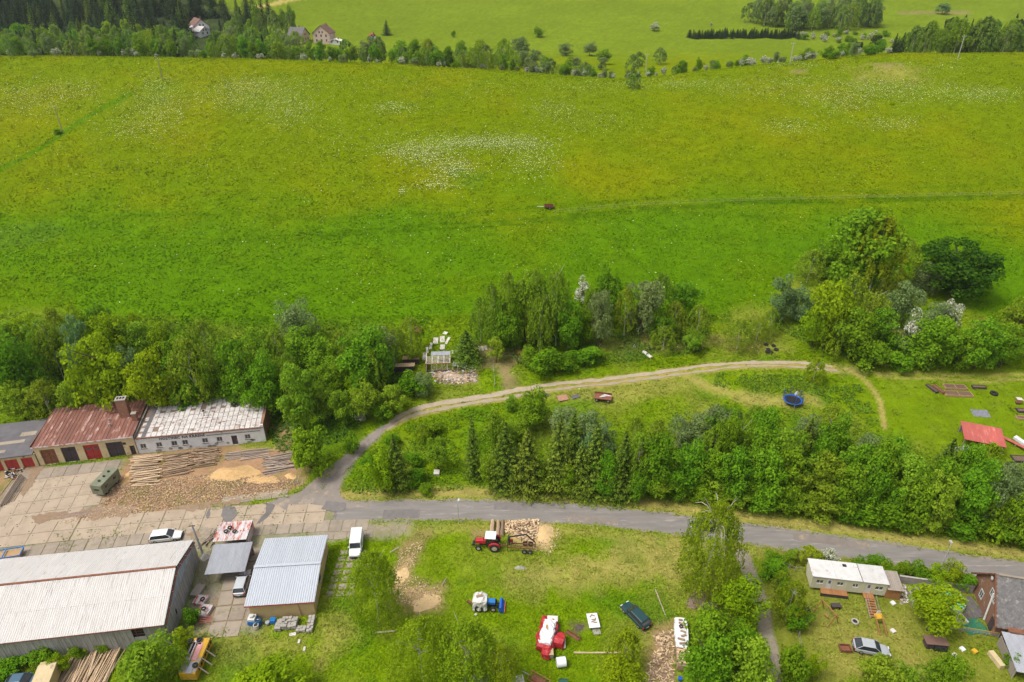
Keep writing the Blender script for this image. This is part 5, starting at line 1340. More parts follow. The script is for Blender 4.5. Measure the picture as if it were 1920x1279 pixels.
for i in range(n):
    inst(sh, 'roof_sheet', rf, (-.45 + pw * i, -.25, HE + .055 + .006 * (i % 2)), (s3, 0, 0))
    inst(sh, 'roof_sheet', rf, (-.45 + pw * (i + 1), Wd + .25, HE + .055 + .006 * (i % 2)), (s3, 0, PI))
MB().box((L / 2 - .1, Wd / 2, HR + .22), (L + .72, .45, .03)).build('ridge_cap', m_zinc, rf)
MB().bx(-.46, L + .26, -.3, -.26, HE - .10, HE + .03).build('fascia', m_redpaint, rf)
MB().bx(-.50, -.455, -.2, Wd + .2, HE - .15, HE + .05).build('verge_board', m_redpaint, rf)
MB().bar((L * .78, -.12, .0), (L * .76, -.03, 2.3), .12, .06).build('leaning_post', m_wood, sd)

# ---------- carport and tin roofed wood store
p0, a, _ = frame_at(W(390, 1096), W(462, 1090))
cpt = thing('carport', 'open carport with dull corrugated tin roof beside the hall gable', 'carport', p0, a)
Lc, Wc = 5.6, 5.2
mb = MB(); mb.endx([(-.1, 2.1), (Wc, 2.35), (Wc, 2.43), (-.1, 2.18)], .0, Lc); rf = mb.build('roof', m_under, cpt)
sh = corr_mesh(Lc / 5 + .02, Wc + .25, .2, .045, m_zincdark)
for i in range(5): inst(sh, 'roof_sheet', rf, (Lc / 5 * i, -.15, 2.2), (math.atan2(.25, Wc), 0, 0))
for x in (.15, Lc - .15):
    for y in (.1, Wc - .2): MB().bx(x - .07, x + .07, y - .07, y + .07, -.1, 2.1).build('post', m_greywood, cpt)
MB().bx(0.1, Lc - .1, Wc - .1, Wc, .0, 2.0).build('back_wall', m_metalrust, cpt)
p0 = W(404, 1034); 
ws = thing('wood_store', 'lean-to wood store roofed with flaking red and white tin', 'shed', p0, a)
mb = MB(); mb.endx([(0, 2.0), (4.2, 1.75), (4.2, 1.82), (0, 2.07)], 0, 5.0); rf = mb.build('roof', m_under, ws)
mb = MB(); mb.bx(.01, .98, 0, 2.2, 0, .03); mb.bx(.0, .04, 0, 2.2, .031, .07); tm_ = mb.mesh('roof_sheet', m_metalrust)
for i in range(5):
    for j in range(2): inst(tm_, 'roof_sheet', rf, (i * 1.0, -.1 + 2.1 * j, 2.09 - .125 * j + pr.uniform(0, .02)), (-.06, 0, pr.uniform(-.02, .02)))
for x in (.1, 2.5, 4.9):
    for y in (.1, 4.1): MB().bx(x - .06, x + .06, y - .06, y + .06, -.1, 1.75).build('post', m_greywood, ws)
MB().bx(4.93, 4.99, .3, 4.0, .1, 1.7).build('side_wall', m_metalrust, ws)
MB().bx(.05, 4.9, 4.15, 4.2, .0, 1.7).build('back_wall', m_greywood, ws)

# ---------- mobile home, steps, annex
p0, a, L = frame_at(W(1517, 1106), W(1656, 1122))
m_mhw = M('cream_cladding', (.58, .55, .40), (.48, .45, .32), scale=1.2, rough=.7, stretch=(4, 4, .4))
m_mhr = M('white_membrane', (.62, .60, .58), (.50, .48, .46), scale=1.2, rough=.7, spots=(.30, .27, .24), spot_at=.64, spot_scale=.9, detail=9)
mh = thing('mobile_home', 'cream mobile home with white flat roof and wooden steps', 'mobile home', p0, a)
Dm, z0, z1 = 3.1, .55, 2.85
hs_ = [(.6, 1.6, 1.5, 2.2), (2.0, 2.75, .75, 2.55), (3.4, 4.3, 1.5, 2.2), (5.5, 6.3, 1.5, 2.2), (7.3, 8.05, .75, 2.55), (8.5, 9.6, 1.5, 2.2)]
mb = MB(); wall_x(mb, 0, L, 0, .12, z0, z1, hs_); mb.build('front_wall', m_mhw, mh)
MB().bx(0, L, Dm - .12, Dm, z0, z1).build('back_wall', m_mhw, mh)
for x in (0, L - .12): MB().bx(x, x + .12, .12, Dm - .12, z0, z1).build('end_wall', m_mhw, mh)
for i, h in enumerate(hs_):
    if i in (1, 4):
        d = MB().bx(h[0] + .02, h[1] - .02, .02, .07, h[2], h[3] - .02).build('door', m_mhr, mh); MB().bx(h[0] + .22, h[1] - .22, -.005, .018, 1.75, 2.3).build('door_window', m_glass, d)
    else: window_x(mh, *h, 0, mull=1, sill=False, fm=m_mhr)
for k, (xa, xb) in enumerate(((-.12, L * .31), (L * .312, L * .655), (L * .665, L + .1))):
    MB().bx(xa, xb, -.12, Dm + .12, z1 + .002, z1 + .10 - .02 * (k == 2)).build('roof_panel', m_mhr, mh)
MB().bx(L * .655, L * .665, -.1, Dm + .1, z1 + .003, z1 + .05).build('roof_joint', m_black, mh)
for (x, y) in ((L * .45, 2.3), (L * .6, 2.4)): MB().bx(x, x + .5, y, y + .4, z1 + .101, z1 + .22).build('roof_vent', m_mhr if x > L * .5 else m_black, mh)
for x in (.4, 2.5, 5, 7.5, L - .5): MB().bx(x, x + .3, .3, Dm - .3, -.1, z0 - .002).build('footing_block', m_concrete_wall, mh)
for q in range(9): MB().bx(1.35 + q * .4, 1.73 + q * .4, -.95, -.02, .62 - .02, .66).build('deck_board', m_orangewood, mh)
mb = MB(); mb.bx(1.3, 5.0, -.9, -.8, .0, .6); mb.build('deck_frame', m_darkwood, mh)
for q in range(4): MB().bx(7.05 + q * .36, 7.39 + q * .36, -1.0, -.02, .70, .75).build('landing_board', m_orangewood, mh)
for k in range(7): MB().bx(7.3, 8.4, -1.3 - .38 * k, -1.02 - .38 * k, .62 - .085 * k, .67 - .085 * k).build('step', m_orangewood, mh)
for x in (7.25, 8.43): MB().bar((x, -1.0, .62), (x, -3.8, .04), .06, .2).build('stair_stringer', m_greywood, mh)
for x in (7.25, 8.43): MB().bar((x, -1.0, 1.5), (x, -3.8, .95), .05).build('handrail', m_greywood, mh)
ann = thing('wooden_annex', 'small board shed with pale plank roof at the end of the mobile home', 'shed', p0 + Vector((math.cos(a), math.sin(a), 0)) * (L + .05), a)
MB().bx(0, 2.0, 0, .1, -.1, 2.0).build('front_wall', m_orangewood, ann); MB().bx(1.9, 2.0, .1, 2.9, -.1, 2.15).build('side_wall', m_orangewood, ann); MB().bx(0, 1.9, 2.8, 2.9, -.1, 2.3).build('back_wall', m_orangewood, ann)
for i in range(8): MB().box((.14 + i * .265, 1.4, 2.22), (.255, 3.3, .05), rx=.10).build('roof_board', m_greywood, ann)

# ---------- brick house at the right edge
pN, pS = W(1820, 1101), W(1859, 1192)
dv = (pN - pS); Wg = dv.length
ang = math.atan2(dv.y, dv.x) - PI / 2
m_slate = M('slate', (.175, .165, .160), (.105, .098, .098), scale=1.5, rough=.75, spots=(.26, .24, .22), spot_at=.6, spot_scale=1.2)
bh = thing('brick_house', 'brown brick house with steep diamond slate roof at the right edge', 'house', pS, ang)
Lb, HE, HR = 16.0, 2.8, 7.2
pts = [(0, -.2), (Wg, -.2), (Wg, HE), (Wg / 2, HR - .15), (0, HE)]
MB().endx(pts, 0, .35).build('gable_wall', m_brick, bh)
MB().endx(pts, Lb - .35, Lb).build('gable_wall', m_brick, bh)
MB().bx(.35, Lb - .35, 0, .35, -.2, HE - .05).build('front_wall', m_brick, bh)
MB().bx(.35, Lb - .35, Wg - .35, Wg, -.2, HE - .05).build('back_wall', m_brick, bh)
rl = math.hypot(Wg / 2 + .5, (HR - HE) * (Wg / 2 + .5) / (Wg / 2)); rs = math.atan2(HR - HE, Wg / 2)
ze = HE - .5 * math.tan(rs)
mb = MB(); mb.endx([(-.5, ze - .1), (Wg / 2, HR - .1), (Wg + .5, ze - .1), (Wg + .5, ze), (Wg / 2, HR), (-.5, ze)], -.35, Lb); rf = mb.build('roof', m_under, bh)
# diamond slates on the visible slope near the gable, one piece each
dg = .50; mb = MB(); mb.prism([(0, -dg * .66), (dg * .66, 0), (0, dg * .66), (-dg * .66, 0)], 0, .022); dsl = mb.mesh('slate', m_slate)
nr_ = int(rl / (dg * .62)); cnt = 0
for j in range(nr_):
    for i in range(14):
        y = dg * .45 + j * dg * .62; x = -.1 + i * dg * 1.24 + (dg * .62 if j % 2 else 0)
        if y > rl - .2 or x < -.3: continue
        cnt += 1
        inst(dsl, 'slate', rf, (x, -.5 + y * math.cos(rs), ze + .03 + y * math.sin(rs) + .012 * (j % 3)), (rs - .03 + pr.uniform(-.02, .02), pr.uniform(-.02, .02), pr.uniform(-.05, .05)), (1, 1, 1))
mb = MB(); mb.box((12.2, Wg * .22 - .25, 0), (7.2, rl, .04)); 
st = mb.build('slate_field', m_slate, rf, loc=None); st.location = (0, 0, 0)
me_ = st.data
for v in me_.vertices:
    y = (v.co.y - (Wg * .22 - .25)) + rl / 2; v.co.y = -.5 + y * math.cos(rs) - v.co.z * math.sin(rs); v.co.z = ze + .05 + y * math.sin(rs) + v.co.z * math.cos(rs)
mb = MB(); mb.box((Lb / 2 - .2, 0, 0), (Lb + .3, rl, .05)); st = mb.build('north_slope', m_conc_old, rf)
for v in st.data.vertices:
    y = v.co.y + rl / 2; v.co.y = Wg + .5 - y * math.cos(rs) + v.co.z * math.sin(rs); v.co.z = ze + .05 + y * math.sin(rs) + v.co.z * math.cos(rs)
MB().bar((-.42, -.5, ze + .02), (-.42, Wg / 2, HR + .02), .14, .2).build('verge_board', m_rust, rf); MB().bar((-.42, Wg + .5, ze + .02), (-.42, Wg / 2, HR + .02), .14, .2).build('verge_board', m_rust, rf)
MB().box((Lb / 2, Wg / 2, HR + .06), (Lb, .35, .08)).build('ridge_cap', m_conc_old, rf)
for (yy, zz, w_, h_) in ((Wg * .66, 1.1, 1.0, 1.4), (Wg * .44, 3.6, .9, 1.2), (Wg * .32, 3.4, .7, 1.0)):
    wn_ = MB().bx(-.03, -.002, yy - w_ / 2 + .1, yy + w_ / 2 - .1, zz + .1, zz + h_ - .1).build('window', m_glass, bh)
    f = MB()
    for (y0_, y1_, a0_, a1_) in ((-w_ / 2, w_ / 2, 0, .12), (-w_ / 2, w_ / 2, h_ - .12, h_), (-w_ / 2, -w_ / 2 + .12, .12, h_ - .12), (w_ / 2 - .12, w_ / 2, .12, h_ - .12), (-.04, .04, .12, h_ - .12)): f.bx(-.07, -.031, yy + y0_, yy + y1_, zz + a0_, zz + a1_)
    f.build('frame', m_mhr, wn_)
MB().cyl((-.15, Wg * .30, .1), (-.15, Wg * .38, 4.6), .12, n=8).build('downpipe', m_plaster, bh)
MB().cyl((-.36, Wg * .55, 6.0), (-.30, Wg * .55, 6.0), .28, n=14).build('satellite_dish', m_mhr, bh)
MB().bx(-.04, -.003, .5, 1.6, .0, 2.1).build('door', m_darkwood, bh)
MB().bx(1.0, 14, -.9, -.02, HE - .45, HE - .3).build('porch_roof', m_rust, bh)
MB().bx(.9, 14, -.95, -.9, HE - 1.2, HE - .32).build('porch_fascia', m_brick, bh)
lt = thing('lean_to', 'lean-to shed with silvery corrugated roof below the brick house', 'shed', pS + Vector((0, 0, 0)), ang)
mb = MB(); mb.endx([(-6.4, 1.75), (-1.1, 2.2), (-1.1, 2.26), (-6.4, 1.81)], .2, 12); rf = mb.build('roof', m_under, lt)
sh = corr_mesh(1.02, 5.6, .17, .04, m_zincdark)
for i in range(12): inst(sh, 'roof_sheet', rf, (.1 + i * 1.0, -6.6 + pr.uniform(-.1, .1) - .12 * (i % 2), 1.83), (math.atan2(.45, 5.3), 0, 0))
for x in (.3, 4, 8, 11.8): MB().bx(x - .07, x + .07, -6.2, -6.06, -.1, 1.75).build('post', m_greywood, lt)
MB().bx(.22, .3, -6.0, -1.2, .0, 1.6).build('side_wall', m_greywood, lt)
MB().bx(.4, 12, -1.3, -1.2, .0, 2.0).build('back_wall', m_greywood, lt)

# ---------- red roofed shelter in the upper garden
g0 = G(1800, 842); g1 = G(1868, 858); a = math.atan2(g1.y - g0.y, g1.x - g0.x) ; 
m_redroof = M('faded_red_roof', (.47, .12, .095), (.38, .085, .07), scale=1.0, rough=.6, spots=(.55, .24, .2), spot_at=.62, spot_scale=1.0, stretch=(3, .4, 1))
sh_ = thing('garden_shelter', 'open garden shelter with faded red metal roof', 'shelter', g0 - Vector((0, 0, .05)), a)
Ls = 6.3; Ds = 4.6
mb = MB(); mb.endx([(0, 2.35), (Ds, 2.75), (Ds, 2.82), (0, 2.42)], 0, Ls); rf = mb.build('roof', m_under, sh_)
sh = corr_mesh(Ls / 6 + .02, Ds + .5, .2, .03, m_redroof)
for i in range(6): inst(sh, 'roof_sheet', rf, (-.03 + Ls / 6 * i, -.3, 2.42), (math.atan2(.4, Ds), 0, 0))
for x in (.2, Ls / 2, Ls - .2):
    for y in (.2, Ds - .2): MB().bx(x - .07, x + .07, y - .07, y + .07, -.2, 2.34).build('post', m_greywood, sh_)
MB().bx(.3, Ls - .2, Ds - .12, Ds - .05, .0, 2.3).build('back_wall', m_greywood, sh_)

# ---------- ruined shed on the plot above the track
g0 = G(800, 697); g1 = G(893, 693); a = math.atan2(g1.y - g0.y, g1.x - g0.x)
ru = thing('ruined_shed', 'collapsed wooden shed with bare roof battens and pale posts', 'ruin', g0, a)
ppm = to_px(*g0)[2] / FOC
Lr = 58 * ppm; m_pale = M('pale_timber', (.66, .59, .50), (.52, .45, .37), scale=3, rough=.9, stretch=(1, 4, 1))
def rz(x, y): return float(TH(g0.x + x * math.cos(a) - y * math.sin(a), g0.y + x * math.sin(a) + y * math.cos(a))) - g0.z
for j in range(6): MB().bar((-.1, .1 + .36 * j, 1.95 + .08 * j), (Lr * .78, .1 + .36 * j, 1.95 + .08 * j + .05), .09, .06).build('batten', m_pale, ru)
for i in range(5): MB().bar((Lr * .19 * i, -.1, 1.92), (Lr * .19 * i, 3.1, 2.6), .11, .14).build('rafter', m_pale, ru)
sh = corr_mesh(Lr * .16, 1.2, .2, .04, m_zincdark)
for i in range(4): inst(sh, 'roof_sheet', ru, (Lr * .15 + Lr * .155 * i, 2.1, 2.5), (.22, 0, 0))
for x in np.linspace(0, Lr, 7): MB().bar((x, -.05, -.2), (x + .05, -.05, 1.9 if x < Lr * .8 else 1.1), .10).build('post', m_pale, ru)
MB().bar((-.2, -.05, 1.85), (Lr * .8, -.05, 1.9), .12, .16).build('beam', m_orangewood, ru)
MB().bar((0, -.1, .15), (Lr * 1.1, -.15, .2), .16, .2).build('sill_beam', m_darkwood, ru)
MB().bx(-.1, -.04, 0, 3.6, .0, 1.8).build('side_wall', m_orangewood, ru)
for k in range(6): MB().bar((Lr * .78 + pr.uniform(-.3, .6), pr.uniform(.2, 1.6), .9 + pr.uniform(-.2, .5)), (Lr * 1.45 + pr.uniform(-1, 1.2), pr.uniform(-.6, 2.2), .35), .12, .09).build('fallen_beam', m_plaster, ru)

# ---------- far houses
def far_house(px, py, w_, d_, he, hr, rz_, wall, roof, label, cat='house', wins=3):
    g = G(px, py); t = thing('far_house', label, cat, g, rz_)
    MB().bx(-w_ / 2, w_ / 2, 0, d_, -1, he).build('wall', wall, t)
    for y in (0, d_ - .02): MB().side([(-w_ / 2, he), (w_ / 2, he), (0, hr - .1)], y, y + .02 if y else .3).build('gable_wall', wall, t)
    mb = MB(); mb.side([(-w_ / 2 - .5, he - .3), (0, hr), (w_ / 2 + .5, he - .3), (w_ / 2 + .5, he - .02), (0, hr + .28), (-w_ / 2 - .5, he - .02)], -.5, d_ + .4); r_ = mb.build('roof', roof, t)
    MB().box((w_ * .2, d_ * .5, hr + .2), (.7, .7, 1.6)).build('chimney', m_brick, r_)
    for z in ([1.2, 4.0] if he > 5 else [1.2]):
        for i in range(wins):
            x = -w_ / 2 + w_ * (i + .7) / (wins + .4); MB().bx(x - .5, x + .5, -.05, -.004, z, z + 1.4).build('window', m_glass, t)
    for i in range(2): x = -1 + 2 * i; MB().bx(x - .45, x + .45, -.05, -.004, he + .1, he + 1.3).build('window', m_glass, t)
    return t
m_pink = M('pink_plaster', (.60, .44, .38), (.52, .38, .33), scale=.5, rough=.9); m_roofbr = M('brown_tiles', (.20, .11, .085), (.14, .08, .065), scale=1, rough=.85); m_yel = M('yellow_plaster', (.58, .48, .30), (.5, .41, .25), scale=.5)
far_house(604, 82, 11, 10, 6.0, 10.5, R(-8), m_pink, m_roofbr, 'pink gabled house with brown roof in the far valley')
t = far_house(574, 79, 13, 9, 4.0, 8.5, R(82), m_yel, m_felt, 'house with grey roof left of the pink gabled house')
far_house(381, 62, 9, 16, 4.0, 8.0, R(35), m_plaster, m_roofbr, 'old farmhouse with brown roof among trees at the top left')
far_house(386, 68, 8, 12, 3.0, 5.5, R(60), m_plaster, m_corr, 'low barn with white roof beside the old farmhouse', 'barn', 2)
far_house(628, 84, 9, 5, 2.2, 3.2, R(-5), m_plaster, m_plaster, 'low white outbuilding right of the pink house', 'outbuilding', 2)
far_house(700, 75, 4.5, 4, 2.2, 3.6, R(20), m_plaster, m_redpaint, 'tiny white hut with red roof on the far slope', 'hut', 1)
# ------------------------------------------------------------------ vehicles
def paint(name, c, rough=.3): return M(name, c, tuple(x * .88 for x in c), scale=1.6, rough=rough, spec=.5, spots=tuple(x * .75 + .03 for x in c), spot_at=.66, spot_scale=2.5)
m_carwhite = paint('white_car_paint', (.74, .74, .75)); m_carsilver = paint('silver_car_paint', (.50, .52, .54)); m_cargreen = paint('dark_green_paint', (.016, .055, .060)); m_carsilver2 = paint('grey_car_paint', (.36, .38, .40))
m_carglass = M('car_glass', (.02, .024, .028), (.035, .04, .045), scale=1, rough=.06, spec=.8)
m_rim = M('wheel_rim', (.42, .42, .42), (.3, .3, .3), scale=4, rough=.4, metal=.5)
m_redlight = M('tail_light', (.45, .015, .012), (.35, .01, .01), scale=4, rough=.2, spec=.6)
m_headlight = M('head_light', (.75, .76, .76), (.6, .6, .6), scale=4, rough=.1, spec=.8)
m_plastic = M('black_plastic', (.03, .03, .032), (.022, .022, .024), scale=4, rough=.6)
def wheel(parent, x, y, r, wd, rimm=None, name='wheel'):
    s = 1 if y > 0 else -1
    w_ = MB().ring((x, y, r), r * .74, r * .26, 'y', 18, 8, sq=wd / (r * .52)).build(name, m_tyre, parent, smooth=True)
    MB().cyl((x, y - wd * .30, r), (x, y + wd * .30, r), r * .60, n=14).cyl((x, y + s * wd * .30, r), (x, y + s * wd * .42, r), r * .22, r * .16, 10).build('rim', rimm or m_rim, w_)
    return w_
def rsec(x, hw, zb, zt, c=.12):
    return [(x, -hw + c * .6, zb), (x, hw - c * .6, zb), (x, hw, zb + c), (x, hw, zt - c), (x, hw - c, zt), (x, -hw + c, zt), (x, -hw, zt - c), (x, -hw, zb + c)]
def car(name, label, loc, rz, L, Wd, H, pm, style='estate', cat='car'):
    t = thing(name, label, cat, loc, rz)
    h = L / 2; hw = Wd / 2; bz = H * .60
    if style == 'van':
        st = [(-h, hw * .94, .35, 1.0), (-h + .06, hw, .30, 1.06), (h - 1.25, hw, .30, 1.06), (h - .55, hw * .96, .30, 1.02), (h - .12, hw * .9, .34, .80), (h, hw * .82, .42, .68)]
        cab = [(-h + .05, -h + .10), (h - 1.05, h - 1.45)]; cz0, cz1 = 1.05, H
    else:
        tail = .10 if style == 'estate' else .55
        st = [(-h, hw * .86, .34, bz - .08), (-h + .14, hw * .95, .28, bz), (-h + 1.1, hw, .24, bz + .02), (h - 1.55, hw, .24, bz - .01), (h - 1.2, hw * .97, .24, bz - .06), (h - .45, hw * .92, .26, bz - .16), (h - .08, hw * .80, .32, bz - .27), (h, hw * .72, .38, bz - .34)]
        cab = [(-h + .12, -h + .12 + tail + .22), (h - 1.15, h - 1.95)]; cz0, cz1 = bz - .02, H
    MB().loft([rsec(*s_) for s_ in st]).build('body', pm, t, smooth=False, bevel=.03)
    wb, wt = hw * .95, hw * (.90 if style == 'van' else .76)
    x0, x1 = cab[0]; x2, x3 = cab[1]
    low = [(x0, -wb, cz0), (x2, -wb, cz0), (x2, wb, cz0), (x0, wb, cz0)]; top = [(x1, -wt, cz1 - .05), (x3, -wt, cz1 - .05), (x3, wt, cz1 - .05), (x1, wt, cz1 - .05)]
    MB().loft([low, top]).build('cabin', pm if style == 'van' else m_plastic, t, bevel=.03)
    r_ = MB().loft([[(x1 - .02, -wt - .02, cz1 - .05), (x3 + .03, -wt - .02, cz1 - .05), (x3 + .03, wt + .02, cz1 - .05), (x1 - .02, wt + .02, cz1 - .05)],
                    [(x1 + .06, -wt + .08, cz1), (x3 - .08, -wt + .08, cz1), (x3 - .08, wt - .08, cz1), (x1 + .06, wt - .08, cz1)]]).build('roof', pm, t, bevel=.02)
    V = lambda p: Vector(p)
    def pane(a, b, c, d, nm, k0=.08, k1=.92, out=.012):
        a, b, c, d = V(a), V(b), V(c), V(d); n = (b - a).cross(d - a).normalized()
        q = lambda u, v: a.lerp(b, u).lerp(d.lerp(c, u), v)
        P = [q(k0, .10), q(k1, .10), q(k1, .92), q(k0, .92)]
        MB().loft([[p - n * .02 for p in P], [p + n * out for p in P]]).build(nm, m_carglass, t)
    pane(low[1], low[2], top[2], top[1], 'windscreen', .05, .95)
    pane(low[3], low[0], top[0], top[3], 'rear_window', .08, .92)
    if style == 'van':
        for s_, nm in ((0, 'side_window'), (1, 'side_window')):
            A, B, Cc, D = ((low[0], low[1], top[1], top[0]) if s_ == 0 else (low[2], low[3], top[3], top[2]))
            pane(A, B, Cc, D, nm, .74 if s_ == 0 else .03, .97 if s_ == 0 else .26)
    else:
        for A, B, Cc, D in ((low[0], low[1], top[1], top[0]), (low[2], low[3], top[3], top[2])):
            pane(A, B, Cc, D, 'side_window', .04, .32); pane(A, B, Cc, D, 'side_window', .35, .62); pane(A, B, Cc, D, 'side_window', .65, .96)
        for s_ in (-1, 1):
            for (xa, xb) in ((x0, x1), (x2, x3)): MB().bar((xa, s_ * (wb + .005), cz0), (xb, s_ * (wt + .005), cz1 - .04), .07, .05).build('pillar', pm, t)
    rw = .31 if style != 'van' else .33
    for x in (-h + .85, h - .85):
        for s_ in (-1, 1): wheel(t, x, s_ * (hw - .08), rw, .20)
    for s_ in (-1, 1):
        MB().box((h - .05, s_ * hw * .62, bz - .34 if style != 'van' else .72), (.12, .34, .16)).build('headlight', m_headlight, t)
        MB().box((-h + .05, s_ * hw * .78, bz - .22 if style != 'van' else .9), (.14, .22, .26)).build('tail_light', m_redlight, t)
        MB().box((x2 - .35, s_ * (hw + .08), cz0 + .06), (.12, .18, .13)).build('mirror', pm, t)
    for x in (-h - .01, h + .01): MB().box((x, 0, .36), (.14, Wd * .86, .2)).build('bumper', m_plastic, t)
    MB().box((-h - .085, 0, .55), (.02, .5, .11)).build('number_plate', m_headlight, t)
    return t
def ang_of(a, b):
    a, b = W(*a), W(*b); d = b - a; return math.atan2(d.y, d.x)
car('parked_car', 'white estate car parked behind the long hall', W(313, 1010), ang_of((288, 1012), (339, 1006)), 4.6, 1.78, 1.50, m_carwhite)
car('parked_car', 'silver estate car parked beside the ochre shed', W(456, 1097), ang_of((454, 1112), (464, 1078)), 4.5, 1.78, 1.48, m_carsilver)
car('parked_car', 'dark green estate car parked on the grass', W(1191, 1158), ang_of((1205, 1172), (1176, 1142)), 4.6, 1.76, 1.46, m_cargreen)
car('parked_car', 'silver hatchback on the garden lawn near a rusty trough', W(1632, 1220), ang_of((1608, 1216), (1660, 1226)), 4.4, 1.76, 1.45, m_carsilver2, 'hatch')
car('moving_car', 'dark car on the road half hidden behind the drooping birch', W(1320, 991), ang_of((1350, 995), (1300, 988)), 4.3, 1.74, 1.46, paint('dark_car_paint', (.03, .033, .038)), 'hatch')
car('delivery_van', 'white panel van parked at the edge of the concrete', W(669, 1026), ang_of((672, 1000), (666, 1045)), 4.75, 1.86, 1.98, m_carwhite, 'van', 'van')
car('parked_car', 'blue car cut off by the lower left edge', W(46, 1284), ang_of((30, 1279), (60, 1276)), 4.2, 1.72, 1.5, paint('blue_car_paint', (.06, .12, .18)), 'hatch')

# ---------- red tractor with a logging trailer
m_tred = M('tractor_red', (.46, .022, .030), (.33, .020, .025), scale=2.5, rough=.5, spec=.4, spots=(.28, .09, .06), spot_at=.66, spot_scale=3)
m_tyrerim = M('cream_rim', (.55, .47, .34), (.42, .36, .26), scale=3, rough=.7)
m_tblue = M('tractor_blue', (.03, .19, .50), (.025, .14, .38), scale=1.5, rough=.45)
m_bluetarp = M('blue_tarp', (.02, .12, .55), (.015, .08, .42), scale=3, rough=.5, bump=.3)
tz = W(916, 1026); az = ang_of((940, 1026), (892, 1023))
tr_ = thing('tractor', 'red tractor with white cab roof hitched to a logging trailer', 'tractor', tz, az)
MB().box((-.1, 0, .95), (2.9, .5, .5)).build('chassis', m_plastic, tr_)
MB().loft([[(.35, -.42, 1.1), (.35, .42, 1.1), (.35, .40, 1.68), (.35, -.40, 1.68)], [(1.95, -.38, 1.05), (1.95, .38, 1.05), (1.95, .33, 1.55), (1.95, -.33, 1.55)]]).build('hood', m_tred, tr_, bevel=.04)
MB().bx(1.96, 2.08, -.34, .34, .95, 1.5).build('grille', m_plastic, tr_)
MB().bx(2.08, 2.45, -.4, .4, .55, .85).build('front_weight', m_plastic, tr_)
cb = MB()
for x in (-1.05, .28):
    for y in (-.68, .68): cb.bx(x - .05, x + .05, y - .05, y + .05, 1.05, 2.5)
cb.build('cab_frame', m_plastic, tr_)
MB().bx(-1.0, .23, -.62, .62, 1.0, 2.46).build('cab_glass', m_carglass, tr_)
MB().bx(-1.2, .45, -.80, .80, 2.502, 2.64).build('cab_roof', m_carwhite, tr_, bevel=.04)
MB().box((-.2, .2, 2.70), (.4, .3, .1)).build('roof_hatch', m_carwhite, tr_)
for s_ in (-1, 1):
    wheel(tr_, -1.0, s_ * .88, .78, .42, m_tyrerim); wheel(tr_, 1.45, s_ * .80, .50, .30, m_tyrerim)
    pts = [(-1.85, 1.0), (-1.65, 1.55), (-1.2, 1.72), (-.6, 1.68), (-.2, 1.35), (-.1, 1.0), (-.22, 1.0), (-.35, 1.3), (-.7, 1.58), (-1.2, 1.62), (-1.55, 1.48), (-1.72, 1.0)]
    MB().side(pts, s_ * .68 - .02 + (.04 if s_ > 0 else -.34), s_ * .68 + (.34 if s_ > 0 else -.04)).build('fender', m_tred, tr_)
MB().cyl((.7, .3, 1.6), (.7, .3, 2.35), .05, n=8).build('exhaust', m_plastic, tr_)
for y in (-.25, .25): MB().bar((-1.3, y, .75), (-2.1, y * .5, .6), .08).build('hitch_arm', m_wood, tr_)
lt_ = thing('logging_trailer', 'rusty logging trailer with folded crane arm behind the red tractor', 'trailer', W(976, 1030), az)
for y in (-.45, .45): MB().bar((-2.3, y, .75), (2.0, y, .75), .12, .14).build('frame_beam', m_rust, lt_)
for x in (-2.2, -1.0, -.1, .8, 1.9): MB().bar((x, -.52, .85), (x, .52, .85), .1).build('cross_member', m_rust, lt_)
for x in (-1.9, -.1): 
    for s_ in (-1, 1): MB().bar((x, s_ * .75, .85), (x, s_ * .85, 1.7), .08).build('stake', m_rust, lt_)
for x in (-1.5, -.65):
    for s_ in (-1, 1): wheel(lt_, x, s_ * .85, .42, .30)
MB().bar((2.0, 0, .7), (3.1, 0, .6), .12).build('drawbar', m_rust, lt_)
for y in (-.75, .75): MB().bar((1.9, y, .3), (1.9, y, 2.1), .12).build('headboard_post', m_plastic, lt_)
MB().bar((1.9, -.8, 2.05), (1.9, .8, 2.05), .12).build('headboard_beam', m_plastic, lt_)
MB().bar((1.75, 0, .8), (1.7, 0, 2.5), .2).build('crane_post', m_plastic, lt_)
MB().bar((1.7, 0, 2.5), (-.8, -.5, 2.7), .16).build('crane_arm', m_plastic, lt_); MB().bar((-.8, -.5, 2.7), (-2.2, -.2, 1.5), .13).build('crane_arm', m_plastic, lt_)
MB().cyl((.9, -.25, 2.45), (.2, -.35, 2.5), .07).build('hydraulic_cylinder', m_tblue, lt_)
for s_ in (-1, 1): MB().bar((-2.2, -.2, 1.5), (-2.25, -.2 + s_ * .35, .9), .09).build('grapple_jaw', m_plastic, lt_)
MB().bx(1.2, 1.9, -.95, -.78, .3, 1.1).build('support_leg', m_redpaint, lt_)

